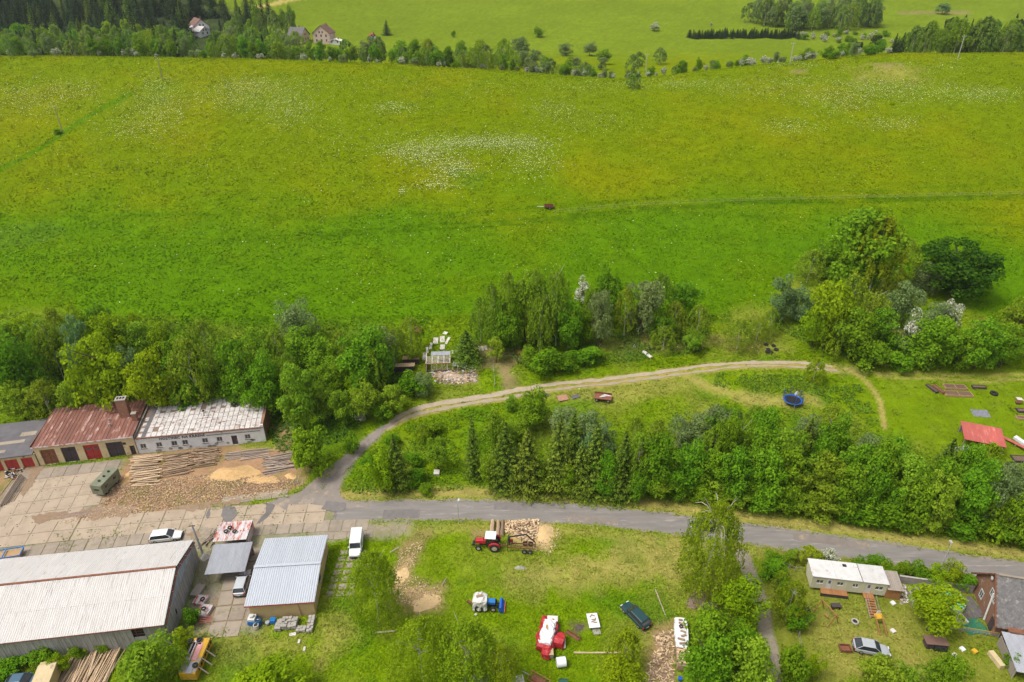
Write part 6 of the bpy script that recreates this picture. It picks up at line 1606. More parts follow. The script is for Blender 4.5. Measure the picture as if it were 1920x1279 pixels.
# ---------- blue tractor under tarpaulins
m_tarpw = M('white_tarp', (.60, .58, .55), (.48, .46, .43), scale=1.5, rough=.75, bump=.5, spots=(.30, .25, .2), spot_at=.68, spot_scale=2)
m_splitd_ = M('board_brown', (.34, .24, .16), (.24, .16, .11), scale=4, rough=.95)
def lump(parent, name, mat, x0, x1, hw, z0, z1, seed, n=9, taper=.75, jit=.07):
    """draped sheet: a closed, creased shell over whatever it covers"""
    q = random.Random(seed); secs = []
    for i in range(n):
        f = i / (n - 1); e = .82 + .18 * math.sin(PI * f); x = x0 + (x1 - x0) * f
        pr_ = [(-1, 0), (-.98, .4), (-.9, .75), (-taper, .97), (-.3, 1.03), (.3, 1.0), (taper, .98), (.9, .72), (1, .4), (1, 0)]
        secs.append([(x + q.uniform(-jit, jit) * .5, y * hw * e + q.uniform(-jit, jit), z0 + (z1 - z0) * z * e + q.uniform(-jit, jit) * (z > 0)) for y, z in pr_])
    return MB().loft(secs).build(name, mat, parent, smooth=False)
bt = thing('covered_tractor', 'small blue tractor with white tarpaulin over its cab', 'tractor', W(909, 1138), ang_of((880, 1136), (940, 1139)))
lump(bt, 'tarpaulin', m_tarpw, -1.6, .35, 1.0, .35, 2.1, 4, n=8, taper=.9, jit=.12)
MB().box((-.7, .1, 2.12), (.9, .35, .07), rz=.3).build('tarp_board', m_splitd_, bt)
MB().bx(.3, 1.5, -.36, .36, .95, 1.45).build('hood', m_tblue, bt, bevel=.05)
MB().bx(.2, 1.6, -.25, .25, .5, .95).build('engine', m_plastic, bt)
for s_ in (-1, 1): wheel(bt, 1.25, s_ * .72, .46, .28, m_tyrerim); wheel(bt, -.75, s_ * .86, .62, .32, m_tyrerim)
MB().bar((-1.8, .0, .6), (-2.5, .2, .8), .3).build('rear_attachment', m_rust, bt)
MB().bar((1.5, .3, .6), (2.2, .3, .4), .1).build('loader_arm', m_plastic, bt); MB().bar((1.5, -.3, .6), (2.2, -.3, .4), .1).build('loader_arm', m_plastic, bt)
bk = MB().side([(2.0, .15), (2.1, 1.0), (2.35, 1.05), (2.8, .25), (2.75, .12)], -.9, .9).build('bucket_cover', m_bluetarp, bt)
MB().bx(2.78, 2.86, -.9, .9, .1, .3).build('cover_edge', M('orange_edge', (.75, .20, .04), (.6, .15, .03), scale=4), bk)
MB().cyl((-1.2, -1.5, 0), (-1.1, -1.5, .28), .16, .18, 12).build('bucket', m_tarpw, bt)

# ---------- red machine under a white sheet
rm = thing('covered_machine', 'red harvesting machine draped with a torn white sheet', 'machine', W(1026, 1196), ang_of((1010, 1210), (1030, 1160)) + .1)
rm.scale = (1.1, 1.1, 1.05)
lump(rm, 'red_cover', m_tred, -2.1, 2.2, 1.15, .15, 1.35, 8, n=13, taper=.7, jit=.2)
lump(rm, 'white_sheet', m_carwhite, -1.75, 1.55, .82, 1.0, 1.62, 9, n=11, taper=.85, jit=.13)
o_ = lump(rm, 'side_housing', m_tred, -1.1, .5, .75, .1, 1.25, 31, n=7, taper=.9, jit=.07); o_.location = (0, -1.5, 0)
o_ = lump(rm, 'rear_housing', m_tred, -2.9, -1.7, .55, .1, 1.0, 32, n=6, taper=.85, jit=.08); o_.location = (0, -.4, 0)
o_ = lump(rm, 'front_housing', m_tred, 1.5, 2.6, .9, .05, .85, 33, n=6, taper=.8, jit=.1); o_.location = (0, .4, 0)
MB().box((1.95, -.2, 1.25), (.8, 1.3, .06), rz=.2).build('loose_panel', m_tarpw, rm)
MB().bar((-.9, -2.3, .1), (-.2, -2.1, 1.0), .3, .05).build('loose_panel', m_tarpw, rm)
MB().box((.25, .12, 1.68), (.7, .28, .05), rz=.2).build('torn_hole', m_wood, rm)
MB().bar((-.3, -.95, 1.3), (.9, -1.3, 1.35), .12).build('lever', m_plastic, rm)

# ---------- olive box trailer
m_olive = M('olive_paint', (.215, .225, .150), (.165, .175, .115), scale=1.0, rough=.6, spots=(.26, .27, .20), spot_at=.62, spot_scale=1)
bxp = W(203, 915); abx = ang_of((190, 922), (216, 895))
bc = thing('box_trailer', 'olive green box trailer standing on the concrete forecourt', 'trailer', bxp, abx)
MB().bx(-2.3, 2.3, -1.05, 1.05, .55, 2.55).build('body', m_olive, bc, bevel=.08)
for x in (-1.2, 0, 1.2): MB().cyl((x, 0, 2.54), (x, 0, 2.75), .18, .2, 10).build('roof_vent', m_plastic, bc)
for x in (-1.2, .9):
    for s_ in (-1, 1): MB().box((x, s_ * 1.055, 1.7), (.7, .02, .5)).build('window', m_carglass, bc)
MB().box((-2.306, 0, 1.6), (.02, .9, .3)).build('rear_hatch', m_plastic, bc)
for x in (-1.3, 1.3):
    for s_ in (-1, 1): wheel(bc, x, s_ * .85, .40, .25)

# ---------- yellow vehicle wreck, tan box van, blue crate trailer, feeder trailer
m_yel2 = M('yellow_paint', (.60, .34, .02), (.46, .25, .02), scale=1.8, rough=.6, spots=(.30, .20, .10), spot_at=.58, spot_scale=1.2)
yv = thing('yellow_wagon', 'yellow wagon body with boards and old tyres on its roof', 'wagon', W(372, 1240), ang_of((352, 1265), (378, 1205)))
MB().bx(-2.8, 2.3, -1.05, 1.05, .3, 1.6).build('body', m_yel2, yv, bevel=.06)
for (x0, x1, y0, y1, mt) in ((-2.6, -.2, .35, 1.0, m_greywood), (-.1, 1.6, .55, 1.02, m_felt), (-2.7, -.6, -1.0, -.55, m_greywood), (1.3, 2.4, -.2, .5, m_greywood), (-1.0, 1.5, -.45, .2, M('faded_pink_panel', (.60, .30, .30), (.52, .24, .25), scale=2, rough=.7)), (-2.8, -1.2, -.5, .3, m_zincdark), (.0, 1.9, .3, .8, m_metalrust)):
    MB().bx(x0, min(x1, 2.2), y0, y1, 1.61, 1.65 + .02 * (y0 > 0)).build('roof_panel', mt, yv)
MB().bar((-2.2, .25, 1.78), (2.2, .45, 1.78), .1).build('roof_pole', m_zincdark, yv)
for k in range(3): MB().bar((.6 - k * 1.2, -1.0, 1.5), (.3 - k * 1.2, -2.2, .5), .12).build('leaning_post', m_greywood, yv)
wn3 = [(-1.9 + .62 * k) for k in range(7)]
for x in wn3: MB().bx(x, x + .42, -1.075, -1.052, .85, 1.3).build('dark_mark', m_black, yv)
tb = thing('box_van', 'tan box body cut off by the lower left edge', 'van', W(92, 1290), ang_of((72, 1290), (86, 1255)))
MB().bx(-2.0, 2.2, -1.0, 1.0, .4, 2.3).build('body', M('tan_paint', (.50, .40, .19), (.42, .33, .15), scale=1, rough=.7), tb, bevel=.06); MB().bx(-2.05, 1.7, -1.05, 1.05, 2.302, 2.36).build('roof', m_cream, tb)
for x in (-1.2, 1.2):
    for s_ in (-1, 1): wheel(tb, x, s_ * .82, .38, .22)
bl = thing('blue_crate_trailer', 'blue rimmed flat trailer of firewood behind the hall roof', 'trailer', W(12, 1047), ang_of((0, 1048), (44, 1041)))
for y in (-.9, .9): MB().bar((-2.6, y, 1.0), (2.4, y, 1.0), .12, .14).build('side_rail', m_tblue, bl)
for x in (-2.6, 0, 2.4): MB().bar((x, -.9, 1.02), (x, .9, 1.02), .12, .14).build('cross_rail', m_tblue, bl)
MB().bx(-2.5, 2.3, -.85, .85, .5, .75).build('bed', m_wood, bl)
for x in (-1.2, 1.2):
    for s_ in (-1, 1): wheel(bl, x, s_ * .8, .36, .22)
fp = G(1029, 391)
ft = thing('feed_trailer', 'small rust-red feed trailer with white drawbar on the meadow', 'trailer', fp, .05)
mb = MB(); mb.bx(-1.3, 1.3, -.7, -.64, .5, 1.1); mb.bx(-1.3, 1.3, .64, .7, .5, 1.1); mb.bx(-1.3, -1.24, -.64, .64, .5, 1.1); mb.bx(1.24, 1.3, -.64, .64, .5, 1.1); mb.bx(-1.24, 1.24, -.64, .64, .5, .56); mb.build('trough', m_rust, ft)
for s_ in (-1, 1): wheel(ft, .2, s_ * .82, .35, .2)
MB().bar((-1.3, 0, .6), (-3.2, .3, .55), .12).build('drawbar', m_tarpw, ft)
# ------------------------------------------------------------------ logs
m_logcut = M('cut_wood', (.62, .42, .22), (.50, .32, .16), scale=3, rough=.85)
m_logbark = M('log_bark', (.36, .25, .16), (.22, .15, .10), scale=3, rough=.95, stretch=(1, 1, 4), spots=(.50, .36, .22), spot_at=.6, spot_scale=2, vary=.4)
m_logpale = M('peeled_log', (.56, .42, .28), (.40, .28, .17), scale=3, rough=.9, spots=(.25, .17, .11), spot_at=.62, spot_scale=2, vary=.35)
m_loggrey = M('grey_log', (.40, .32, .26), (.25, .19, .15), scale=3, rough=.95, vary=.4)
def log_mesh(bark, seed):
    q = random.Random(seed); mb = MB(); n = 7; secs = []
    for i in range(5):
        f = i / 4; ox, oy = q.uniform(-.05, .05), q.uniform(-.05, .05); r = (1 - .25 * f) * q.uniform(.92, 1.08)
        secs.append([(f - .5, ox * 2 + r * math.cos(2 * PI * k / n), oy * 2 + r * math.sin(2 * PI * k / n)) for k in range(n)])
    mb.loft(secs, caps=False); mb.cur = 1
    b = len(mb.v); mb.add(secs[0], [tuple(range(n - 1, -1, -1))]); mb.add(secs[-1], [tuple(range(n))])
    me = mb.mesh('log', [bark, m_logcut]); return me
LOGS = {k: [log_mesh(m, i + 10 * j) for i in range(4)] for j, (k, m) in enumerate((('bark', m_logbark), ('pale', m_logpale), ('grey', m_loggrey)))}
def log(kind, p, length, r, rz, label, group, tilt=0.0, q=random):
    o = inst(q.choice(LOGS[kind]), 'log', None, p, (q.uniform(0, 6), tilt, rz), (length, r, r))
    # roll about its own axis first
    o.rotation_euler = (Euler((0, tilt, rz)).to_matrix() @ Euler((q.uniform(0, 6), 0, 0)).to_matrix()).to_euler()
    return tag(o, label, 'log', group)
def log_pile(kind, a_px, b_px, length, r, n, height, rz, label, seed, mess=.10, z=0):
    """logs lying side by side along the line a-b, heaped to the given height"""
    q = random.Random(seed); A, B = W(*a_px), W(*b_px)
    layers = max(1, int(height / (r * 1.7))); per = [int(n * (1 - .22 * k) / sum(1 - .22 * j for j in range(layers)) + .5) for k in range(layers)]
    for k in range(layers):
        for i in range(per[k]):
            f = (i + .5) / per[k]; f = .5 + (f - .5) * (1 - .12 * k) + q.uniform(-.012, .012)
            p = A.lerp(B, f); s = q.uniform(.82, 1.08)
            off = Vector((math.cos(rz), math.sin(rz), 0)) * q.uniform(-.55, .55)
            log(kind, p + off + Vector((0, 0, r * .9 + k * r * 1.7 + q.uniform(0, .06))), length * s, r * q.uniform(.7, 1.25), rz + q.gauss(0, mess), label, label.replace('cut log', 'cut logs'), q.gauss(0, mess * .35), q)
rzl = ang_of((250, 900), (300, 893))
log_pile('pale', (271, 912), (277, 853), 4.7, .13, 48, .8, rzl, 'pale cut log in the tall pile beside the olive box trailer', 1, .08)
log_pile('bark', (332, 893), (336, 850), 4.3, .13, 44, .8, rzl + .03, 'brown cut log in the second pile from the trailer', 2, .10)
log_pile('bark', (384, 876), (388, 840), 4.4, .12, 38, .75, rzl - .02, 'brown cut log in the tangled pile before the white wall', 3, .16)
log_pile('grey', (524, 890), (526, 852), 5.2, .13, 40, .75, rzl + .06, 'grey cut log in the pile next to the sawdust heap', 4, .12)
log_pile('grey', (438, 862), (442, 848), 2.9, .09, 16, .4, rzl, 'short grey pole in the low stack by the tavern door', 5, .05)
log_pile('grey', (480, 862), (484, 842), 5.0, .09, 16, .35, rzl + .02, 'weathered grey board in the stack right of the tavern door', 6, .05)
log_pile('pale', (118, 1262), (222, 1244), 6.8, .11, 46, .45, ang_of((150, 1279), (178, 1225)), 'long peeled pole in the stack below the hall wall', 7, .06)
log_pile('grey', (552, 903), (572, 900), 3.0, .06, 16, .4, ang_of((560, 912), (563, 880)), 'thin grey stick in the bundle beside the round tree', 8, .25)
log_pile('grey', (385, 1012), (412, 1006), 3.6, .06, 18, .4, ang_of((385, 1030), (412, 1000)), 'thin dead branch in the heap behind the carport', 9, .25)
for k, (x, r) in enumerate(((923, .42), (934, .34), (942, .33))):
    log('bark', W(x, 993) + Vector((0, 0, r)), 3.2, r, ang_of((x, 1000), (x + 1.5, 978)), ['thickest log, leftmost of three beside the red tractor', 'middle of three thick logs beside the red tractor', 'rightmost of three thick logs beside the red tractor'][k], 'thick logs beside the tractor')
for (px, py), L_, r_, rz_, kd, lab in [((1186, 1164), 5.2, .07, ang_of((1205, 1190), (1167, 1152)), 'grey', 'long grey pole lying beside the dark green car'), ((1238, 1130), 4.4, .10, ang_of((1232, 1112), (1247, 1150)), 'grey', 'grey weathered pole right of the dark green car'),
                                       ((1120, 1225), 6.2, .13, .0, 'pale', 'long peeled beam lying on the grass near the bale'), ((1405, 1100), 2, .08, .4, 'grey', 'short stick beside the gravel lane'), ((18, 905), 9, .06, ang_of((0, 955), (52, 884)), 'bark', 'long rusty brown pole at the left yard edge'),
                                       ((740, 1032), 1.6, .12, .7, 'grey', 'short grey log on the chips near the van'), ((833, 1092), 1.5, .11, 1.2, 'grey', 'short bleached log on the grass left of the tarped tractor'), ((722, 1186), 2.6, .12, .1, 'grey', 'crooked bleached branch in the grass below the birch')]:
    log(kd, G(px, py) + Vector((0, 0, r_)), L_, r_, rz_, lab, None)
for k in range(7):
    q = random.Random(40 + k); f = k / 6
    log('grey' if k < 4 else 'bark', W(30 + k * 3.5 - 12, 920) + Vector((0, 0, .12 + .05 * (k % 2))), 8.5 - .5 * k, .10 if k < 4 else .05, ang_of((14, 960), (62, 884)), 'long beam in the bundle at the left edge of the forecourt', 'beams at the left edge of the forecourt', 0, q)

# ------------------------------------------------------------------ heaps
def heap(name, label, cat, px, rx, ry, h, mat, seed, kind=None, rz=0.0, n=22, rough=.16):
    q = random.Random(seed); c = G(*px); V = []; F = []
    rings = 9
    for i in range(rings + 1):
        f = i / rings
        for j in range(n):
            a_ = 2 * PI * j / n; wob = 1 + .22 * math.sin(2 * a_ + seed) + .12 * math.sin(5 * a_ + 2 * seed) + q.uniform(-.05, .05)
            x = rx * f * wob * math.cos(a_); y = ry * f * wob * math.sin(a_)
            X = c.x + x * math.cos(rz) - y * math.sin(rz); Y = c.y + x * math.sin(rz) + y * math.cos(rz)
            V.append((X - c.x, Y - c.y, float(TH(X, Y)) - c.z - .04 + h * (.5 + .5 * math.cos(PI * f)) * (1 + q.uniform(-rough, rough)) - (.05 if i == rings else 0)))
    for i in range(rings):
        for j in range(n): F.append((i * n + j, i * n + (j + 1) % n, (i + 1) * n + (j + 1) % n, (i + 1) * n + j))
    o = bpy.data.objects.new(name, np_mesh(name, np.array(V), np.array(F), mat, smooth=True)); o.location = c; C.objects.link(o)
    return tag(o, label, cat, kind=kind)
m_saw = M('sawdust', (.62, .41, .19), (.46, .28, .12), scale=2.5, rough=.98, bump=.5, detail=8)
m_sawp = M('pale_sawdust', (.66, .47, .24), (.52, .36, .17), scale=2.5, rough=.98, bump=.5, detail=8)
m_brush = M('brushwood', (.28, .20, .15), (.17, .12, .09), scale=3, rough=.98, bump=.6)
heap('sawdust_heap', 'orange sawdust heap before the white walled building', 'sawdust', (438, 888), 4.2, 2.6, .9, m_saw, 1)
heap('sawdust_heap', 'flat spread of orange sawdust left of the grey log pile', 'sawdust', (490, 900), 3.6, 1.6, .25, m_saw, 2)
heap('sawdust_heap', 'small sawdust heap beside the thin stick bundle', 'sawdust', (545, 893), 1.2, .9, .4, m_saw, 3)
heap('sawdust_heap', 'sawdust strip between box trailer and tall log pile', 'sawdust', (237, 898), .9, 2.4, .3, m_saw, 4)
heap('sawdust_heap', 'pale sawdust heap right of the split firewood', 'sawdust', (1021, 1000), 2.3, 1.9, .45, m_sawp, 5)
heap('wood_chips', 'pale wood chips spread beside the olive birch', 'wood chips', (800, 1130), 2.8, 2.0, .2, m_sawp, 6)
heap('wood_chips', 'strip of pale wood chips below the white van', 'wood chips', (753, 1080), 1.5, 2.4, .15, m_sawp, 7)
heap('brush_heap', 'brown heap of cut brushwood under the big birch', 'brushwood', (1316, 1130), 2.1, 2.2, 1.0, m_brush, 8)
heap('rubble_mound', 'low bank of rubble and soil before the ruined shed', 'rubble', (852, 706), 5.2, 1.7, .5, M('rubble', (.42, .33, .24), (.27, .19, .13), scale=1.6, rough=.98, bump=.6, spots=(.58, .54, .50), spot_at=.60, spot_scale=2.2), 9)
heap('bark_litter', 'dark bark litter strip along the concrete roadway', 'litter', (150, 964), 7.5, 1.0, .25, m_brush, 10, rz=ang_of((60, 985), (240, 955)))
heap('insulation_heap', 'yellow insulation foam dumped beside the copse', 'rubbish', (977, 662), 1.7, .9, .5, M('yellow_foam', (.55, .36, .06), (.40, .25, .05), scale=3, rough=.95, bump=.6), 11)
heap('soil_patch', 'burnt round patch of bare soil in the grass', 'soil', (1086, 1177), 1.5, 1.0, .08, M('ash_soil', (.12, .095, .075), (.07, .055, .045), scale=3, rough=.98), 12)

def chips(name, label, cat, px_poly, n, size, mats, zmax, seed, flat=.25, thick=.35):
    """countless loose pieces: split wood, rubble, bark"""
    poly = area(px_poly); lo, hi = poly.min(0), poly.max(0); q = np.random.default_rng(seed)
    x = lo[0] + (hi[0] - lo[0]) * q.random(n * 3); y = lo[1] + (hi[1] - lo[1]) * q.random(n * 3); d = dist_poly(poly, x, y); k = d < -.05; x, y, d = x[k][:n], y[k][:n], d[k][:n]
    zz = TH(x, y) + zmax * q.random(len(x)) * np.clip(-d / 1.2, 0, 1)
    mb = MB()
    for i in range(len(x)):
        mb.cur = int(q.integers(len(mats))); L_ = size * q.uniform(.6, 1.4)
        mb.box((x[i], y[i], zz[i] + .05), (L_, L_ * thick * q.uniform(.7, 1.3), L_ * thick * q.uniform(.5, 1)), q.uniform(0, 6.28), q.uniform(-flat, flat) * 2, q.uniform(-flat, flat) * 2)
    return tag(mb.build(name, mats), label, cat, kind='stuff')
m_splitp = M('split_wood_pale', (.66, .50, .32), (.52, .37, .21), scale=4, rough=.9); m_splitd = M('split_wood_bark', (.34, .24, .16), (.24, .16, .11), scale=4, rough=.95)
chips('firewood_heap', 'big heap of split firewood behind the logging trailer', 'firewood', [(945, 977), (1010, 974), (1012, 990), (1008, 1010), (990, 1018), (965, 1008), (942, 995)], 620, .36, [m_splitp, m_splitp, m_splitp, m_splitd], .9, 1)
chips('firewood_chips', 'wood splinters scattered around the logging trailer', 'firewood', [(940, 985), (1040, 980), (1055, 1010), (1030, 1045), (1000, 1030)], 380, .2, [m_splitp, m_splitd], .05, 2)
chips('firewood_heap', 'loose split firewood strewn left of the covered woodpile', 'firewood', [(1222, 1190), (1262, 1180), (1266, 1279), (1210, 1290), (1215, 1240), (1232, 1215)], 520, .42, [m_splitp, m_splitd, m_splitd, m_splitp], .25, 3, thick=.25)
chips('yard_litter', 'bark and wood litter over the log yard', 'litter', [(215, 905), (300, 900), (420, 885), (560, 900), (540, 925), (380, 945), (190, 975), (100, 985), (180, 955)], 5200, .22, [m_splitd, m_splitp, m_brush, m_logcut], .05, 4, thick=.3)
chips('rubble', 'pale rubble and broken boards below the ruined shed', 'rubble', [(805, 698), (895, 692), (897, 716), (850, 722), (810, 718)], 260, .45, [m_plaster, m_logcut, m_splitd, m_stone], .35, 5, thick=.35)
chips('chip_litter', 'wood chips and twigs on the bare ground below the van', 'litter', [(745, 1030), (800, 1010), (775, 1070), (830, 1110), (825, 1142), (735, 1132), (738, 1080)], 700, .22, [m_splitp, m_splitd, m_splitp], .05, 6, thick=.3)
chips('brush_twigs', 'tangle of cut twigs on the brushwood heap', 'brushwood', [(1292, 1115), (1335, 1105), (1342, 1140), (1300, 1148)], 200, 1.0, [m_brush, m_orangewood, m_splitd], 1.1, 7, flat=.4, thick=.05)
chips('junk_litter', 'scraps of rubbish beside the garage row', 'rubbish', [(8, 880), (45, 872), (42, 895), (10, 905)], 70, .45, [m_tyre, m_plaster, m_rust, m_stone], .3, 8)
chips('garden_rubble', 'stones and rubbish by the old wall in the garden', 'rubble', [(1683, 1095), (1702, 1098), (1706, 1130), (1688, 1135)], 120, .35, [m_stone, m_plaster, m_splitd], .4, 9)

# ------------------------------------------------------------------ tyres
tyre_me = MB().ring((0, 0, .11), .26, .11, 'z', 16, 8, 1.0).mesh('tyre', m_tyre, smooth=True)
def tyre(p, label, group=None, s=1.0): return tag(inst(tyre_me, 'tyre', None, p, (random.uniform(-.08, .08), random.uniform(-.08, .08), 0), (s, s, s)), label, 'tyre', group)
tyre(W(439, 759, 4.35) + Vector((0, 0, .05)), 'large tyre lying on the white sheet roof', None, 1.6)
for k, (x, y) in enumerate(((431, 990), (424, 997), (440, 997))): tyre(W(x, y, 2.2), 'old tyre weighing down the flaking tin roof', 'tyres on the tin roof', 1.0)
for k, (x, y) in enumerate(((357, 1203), (374, 1200))): tyre(W(x, y, 1.75), ['left tyre at the upper end of the yellow wagon roof', 'right tyre at the upper end of the yellow wagon roof'][k])
tyre(W(366, 1248, 1.75), 'single tyre at the lower end of the yellow wagon roof')
for k, (x, y) in enumerate(((1436, 647), (1450, 650), (1440, 656), (1455, 657), (1445, 661), (1438, 662))): tyre(G(x, y) + Vector((0, 0, .15 * (k % 2))), 'black tyre in the small heap above the dirt track', 'tyres heaped above the track', 1.3)
tyre(G(1863, 739), 'grey tractor tyre used as a flower ring in the garden', None, 2.0)
for x, y in ((380, 1124), (382, 1142)): tyre(W(x, y, .75), ['upper tyre on the red scrap sheets beside the hall', 'lower tyre on the red scrap sheets beside the hall'][y > 1130], None, .95)

# ------------------------------------------------------------------ pale slabs, panels and odd things on the plot
slm = {}
def panel(px, lx, ly, rz, mat, label, name='panel', cat='panel', th=.12, lift=0.0, group=None, tilt=0.0):
    g = G(*px); o = MB().box((0, 0, th / 2), (lx, ly, th)).build(name, mat, None, bevel=.015)
    nx = float(TH(g.x + .5, g.y) - TH(g.x - .5, g.y)); ny = float(TH(g.x, g.y + .5) - TH(g.x, g.y - .5))
    o.location = g + Vector((0, 0, lift)); o.rotation_euler = (math.atan(ny) + tilt, -math.atan(nx), rz)
    return tag(o, label, cat, group)
m_palepan = M('pale_panel', (.62, .58, .52), (.50, .46, .41), scale=1.5, rough=.85, spots=(.36, .33, .28), spot_at=.66, spot_scale=2)
chips('scrap_litter', 'grey scraps and broken boards around the ruined shed', 'rubbish', [(797, 660), (835, 655), (895, 672), (895, 695), (800, 700)], 90, .6, [m_palepan, m_greywood, m_stone], .2, 15, thick=.2)
for px, lx, ly, rz_, lab in [((817, 639), 1.05, 1.9, .0, 'broad pale panel on the grass, left of a pair'), ((829.5, 636.5), 1.05, 1.9, .08, 'broad pale panel on the grass, right of a pair'), ((839.5, 639), .55, 2.2, -.3, 'narrow tilted pale panel right of the broad pair'),
                             ((835, 625), 1.0, .8, -.5, 'small white panel uphill of the broad panels'), ((808, 649), .6, 1.9, -.05, 'narrow pale panel left of the broad pair'), ((801, 657), .5, 1.9, .15, 'narrow pale panel second from the left'), ((796, 669), .8, 2.4, .0, 'pale panel at the far left beside the pallets'),
                             ((829.5, 651), 1.05, 1.5, .0, 'pale panel just behind the ruined shed roof'), ((849, 661), .4, 1.0, .2, 'small pale scrap left of the little spruce'), ((857, 657), .5, 1.0, -.2, 'small pale scrap touching the little spruce'),
                             ((902, 654), 1.3, 1.5, .0, 'grey panel lying on bare soil beside the copse'), ((911, 653), .6, 1.5, .1, 'narrow grey panel at the edge of the bare soil')]:
    panel(px, lx, ly, rz_, m_palepan if 'grey' not in lab else m_greywood, lab)
m_pallet = M('tan_cover', (.46, .34, .19), (.36, .26, .14), scale=1.5, rough=.85, spots=(.38, .16, .08), spot_at=.60, spot_scale=1.4)
for px, lx, ly, lab in (((771, 680), 3.4, 1.7, 'upper tan roofed timber stack beside the ruined shed'), ((757, 694), 4.6, 1.6, 'lower tan roofed timber stack beside the ruined shed')):
    g = G(*px); t = thing('covered_stack', lab, 'timber stack', g, .05)
    MB().box((0, 0, 1.25), (lx, ly, .08), rx=-.08).build('cover', m_pallet, t)
    for k in range(5): MB().box((0, -ly * .35 + k * ly * .17, .6), (lx * .92, ly * .14, 1.1)).build('timber', m_darkwood, t)
panel((784, 624), 1.6, 2.0, .1, m_rust, 'rusty sheet roof scrap under the trees above the stacks', 'scrap_sheet', 'sheet', lift=.8)
panel((819, 888), 1.0, 1.0, .0, m_palepan, 'square grey manhole cover in the middle of the plot', 'manhole_cover', 'cover', th=.5)
panel((1838, 775), 3.0, 2.0, -.15, M('grey_sheet', (.20, .20, .23), (.14, .14, .17), scale=3, rough=.7, spots=(.5, .5, .52), spot_at=.66, spot_scale=2), 'grey plastic sheet spread on the lawn', 'ground_sheet', 'sheet', th=.03)
panel((1213, 666), .7, 2.4, .6, m_palepan, 'pale plank bench lying above the dirt track', 'plank', 'plank', th=.35)
panel((1055, 748), 2.0, 1.5, .3, M('terracotta_sheet', (.40, .22, .14), (.32, .17, .11), scale=2), 'terracotta coloured sheet beside the dirt track', 'scrap_sheet', 'sheet', lift=.2)
panel((1079, 745), 1.6, .9, .4, m_felt, 'dark plastic sheet left of the rusty cart', 'scrap_sheet', 'sheet', lift=.1)
panel((1024, 742), 1.0, .8, .4, m_felt, 'small dark plastic scrap behind the dense bush', 'scrap_sheet', 'sheet', lift=.1)
# rusty cart, axle
g = G(1130, 750); t = thing('rusty_cart', 'rusty flat cart with white boards on it beside the track', 'cart', g, -.2)
MB().bx(-1.7, 1.7, -.9, .9, .7, .82).build('bed', m_rust, t); MB().bx(-1.7, 1.7, .84, .9, .821, 1.2).build('tailboard', m_rust, t)
for k in range(4): MB().box((.1 + .25 * k, -.1 + .2 * k, .88), (1.6, .14, .08), rz=.4 - .2 * k).build('board', m_plaster, t)
for x in (-1.1, 1.1):
    for s_ in (-1, 1): wheel(t, x, s_ * .8, .35, .2)
g = G(1226, 656); t = thing('wheel_axle', 'black axle with two wheels lying above the track', 'axle', g, .0)
MB().bar((-.9, 0, .35), (.9, 0, .35), .12).build('axle_beam', m_plastic, t)
for x in (-.95, .95): MB().ring((x, 0, .36), .26, .1, 'x', 14, 6).build('tyre', m_tyre, t, smooth=True)
g = G(1186, 655); t = thing('bicycle_frame', 'pale metal frame leaning in the grass above the track', 'frame', g, .4)
for p, q2 in (((0, 0, 0), (.3, 0, 1.1)), ((.3, 0, 1.1), (.9, 0, 0)), ((.1, 0, .5), (.7, 0, .5))): MB().bar(p, q2, .06).build('tube', m_carsilver, t)

# ------------------------------------------------------------------ trampoline
g = G(1485, 756); t = thing('trampoline', 'round trampoline with blue pad and dark safety net', 'trampoline', g, .1)
Rt = 1.75; m_tp = M('trampoline_blue', (.02, .13, .55), (.015, .10, .45), scale=3, rough=.5)
MB().ring((0, 0, .85), Rt - .14, .16, 'z', 28, 6, .25).build('pad', m_tp, t)
MB().cyl((0, 0, .80), (0, 0, .83), Rt - .26, n=28).build('mat', m_plastic, t)
for k in range(6):
    a_ = k * PI / 3 + .3; c_, s_ = math.cos(a_), math.sin(a_)
    MB().bar((c_ * Rt, s_ * Rt, -.1), (c_ * Rt, s_ * Rt, .84), .07).build('leg', m_zincdark, t)
    MB().bar((c_ * (Rt + .03), s_ * (Rt + .03), .86), (c_ * (Rt + .03), s_ * (Rt + .03), 2.5), .07).build('net_pole', m_tp, t)
nm_ = bpy.data.materials.new('safety_net'); nm_.use_nodes = True; nn = nm_.node_tree
tb_ = nn.nodes.new('ShaderNodeBsdfTransparent'); mx_ = nn.nodes.new('ShaderNodeMixShader'); mx_.inputs[0].default_value = .28
nn.links.new(tb_.outputs[0], mx_.inputs[1]); nn.links.new(nn.nodes['Principled BSDF'].outputs[0], mx_.inputs[2]); nn.nodes['Principled BSDF'].inputs['Base Color'].default_value = (.02, .02, .025, 1)
nn.links.new(mx_.outputs[0], nn.nodes['Material Output'].inputs['Surface'])
MB().cyl((0, 0, .87), (0, 0, 2.4), Rt - .02, n=28, caps=False).build('safety_net', nm_, t)
heap('stone', 'pale boulder behind the trampoline', 'stone', (1494, 738), .7, .5, .6, m_palepan, 31)

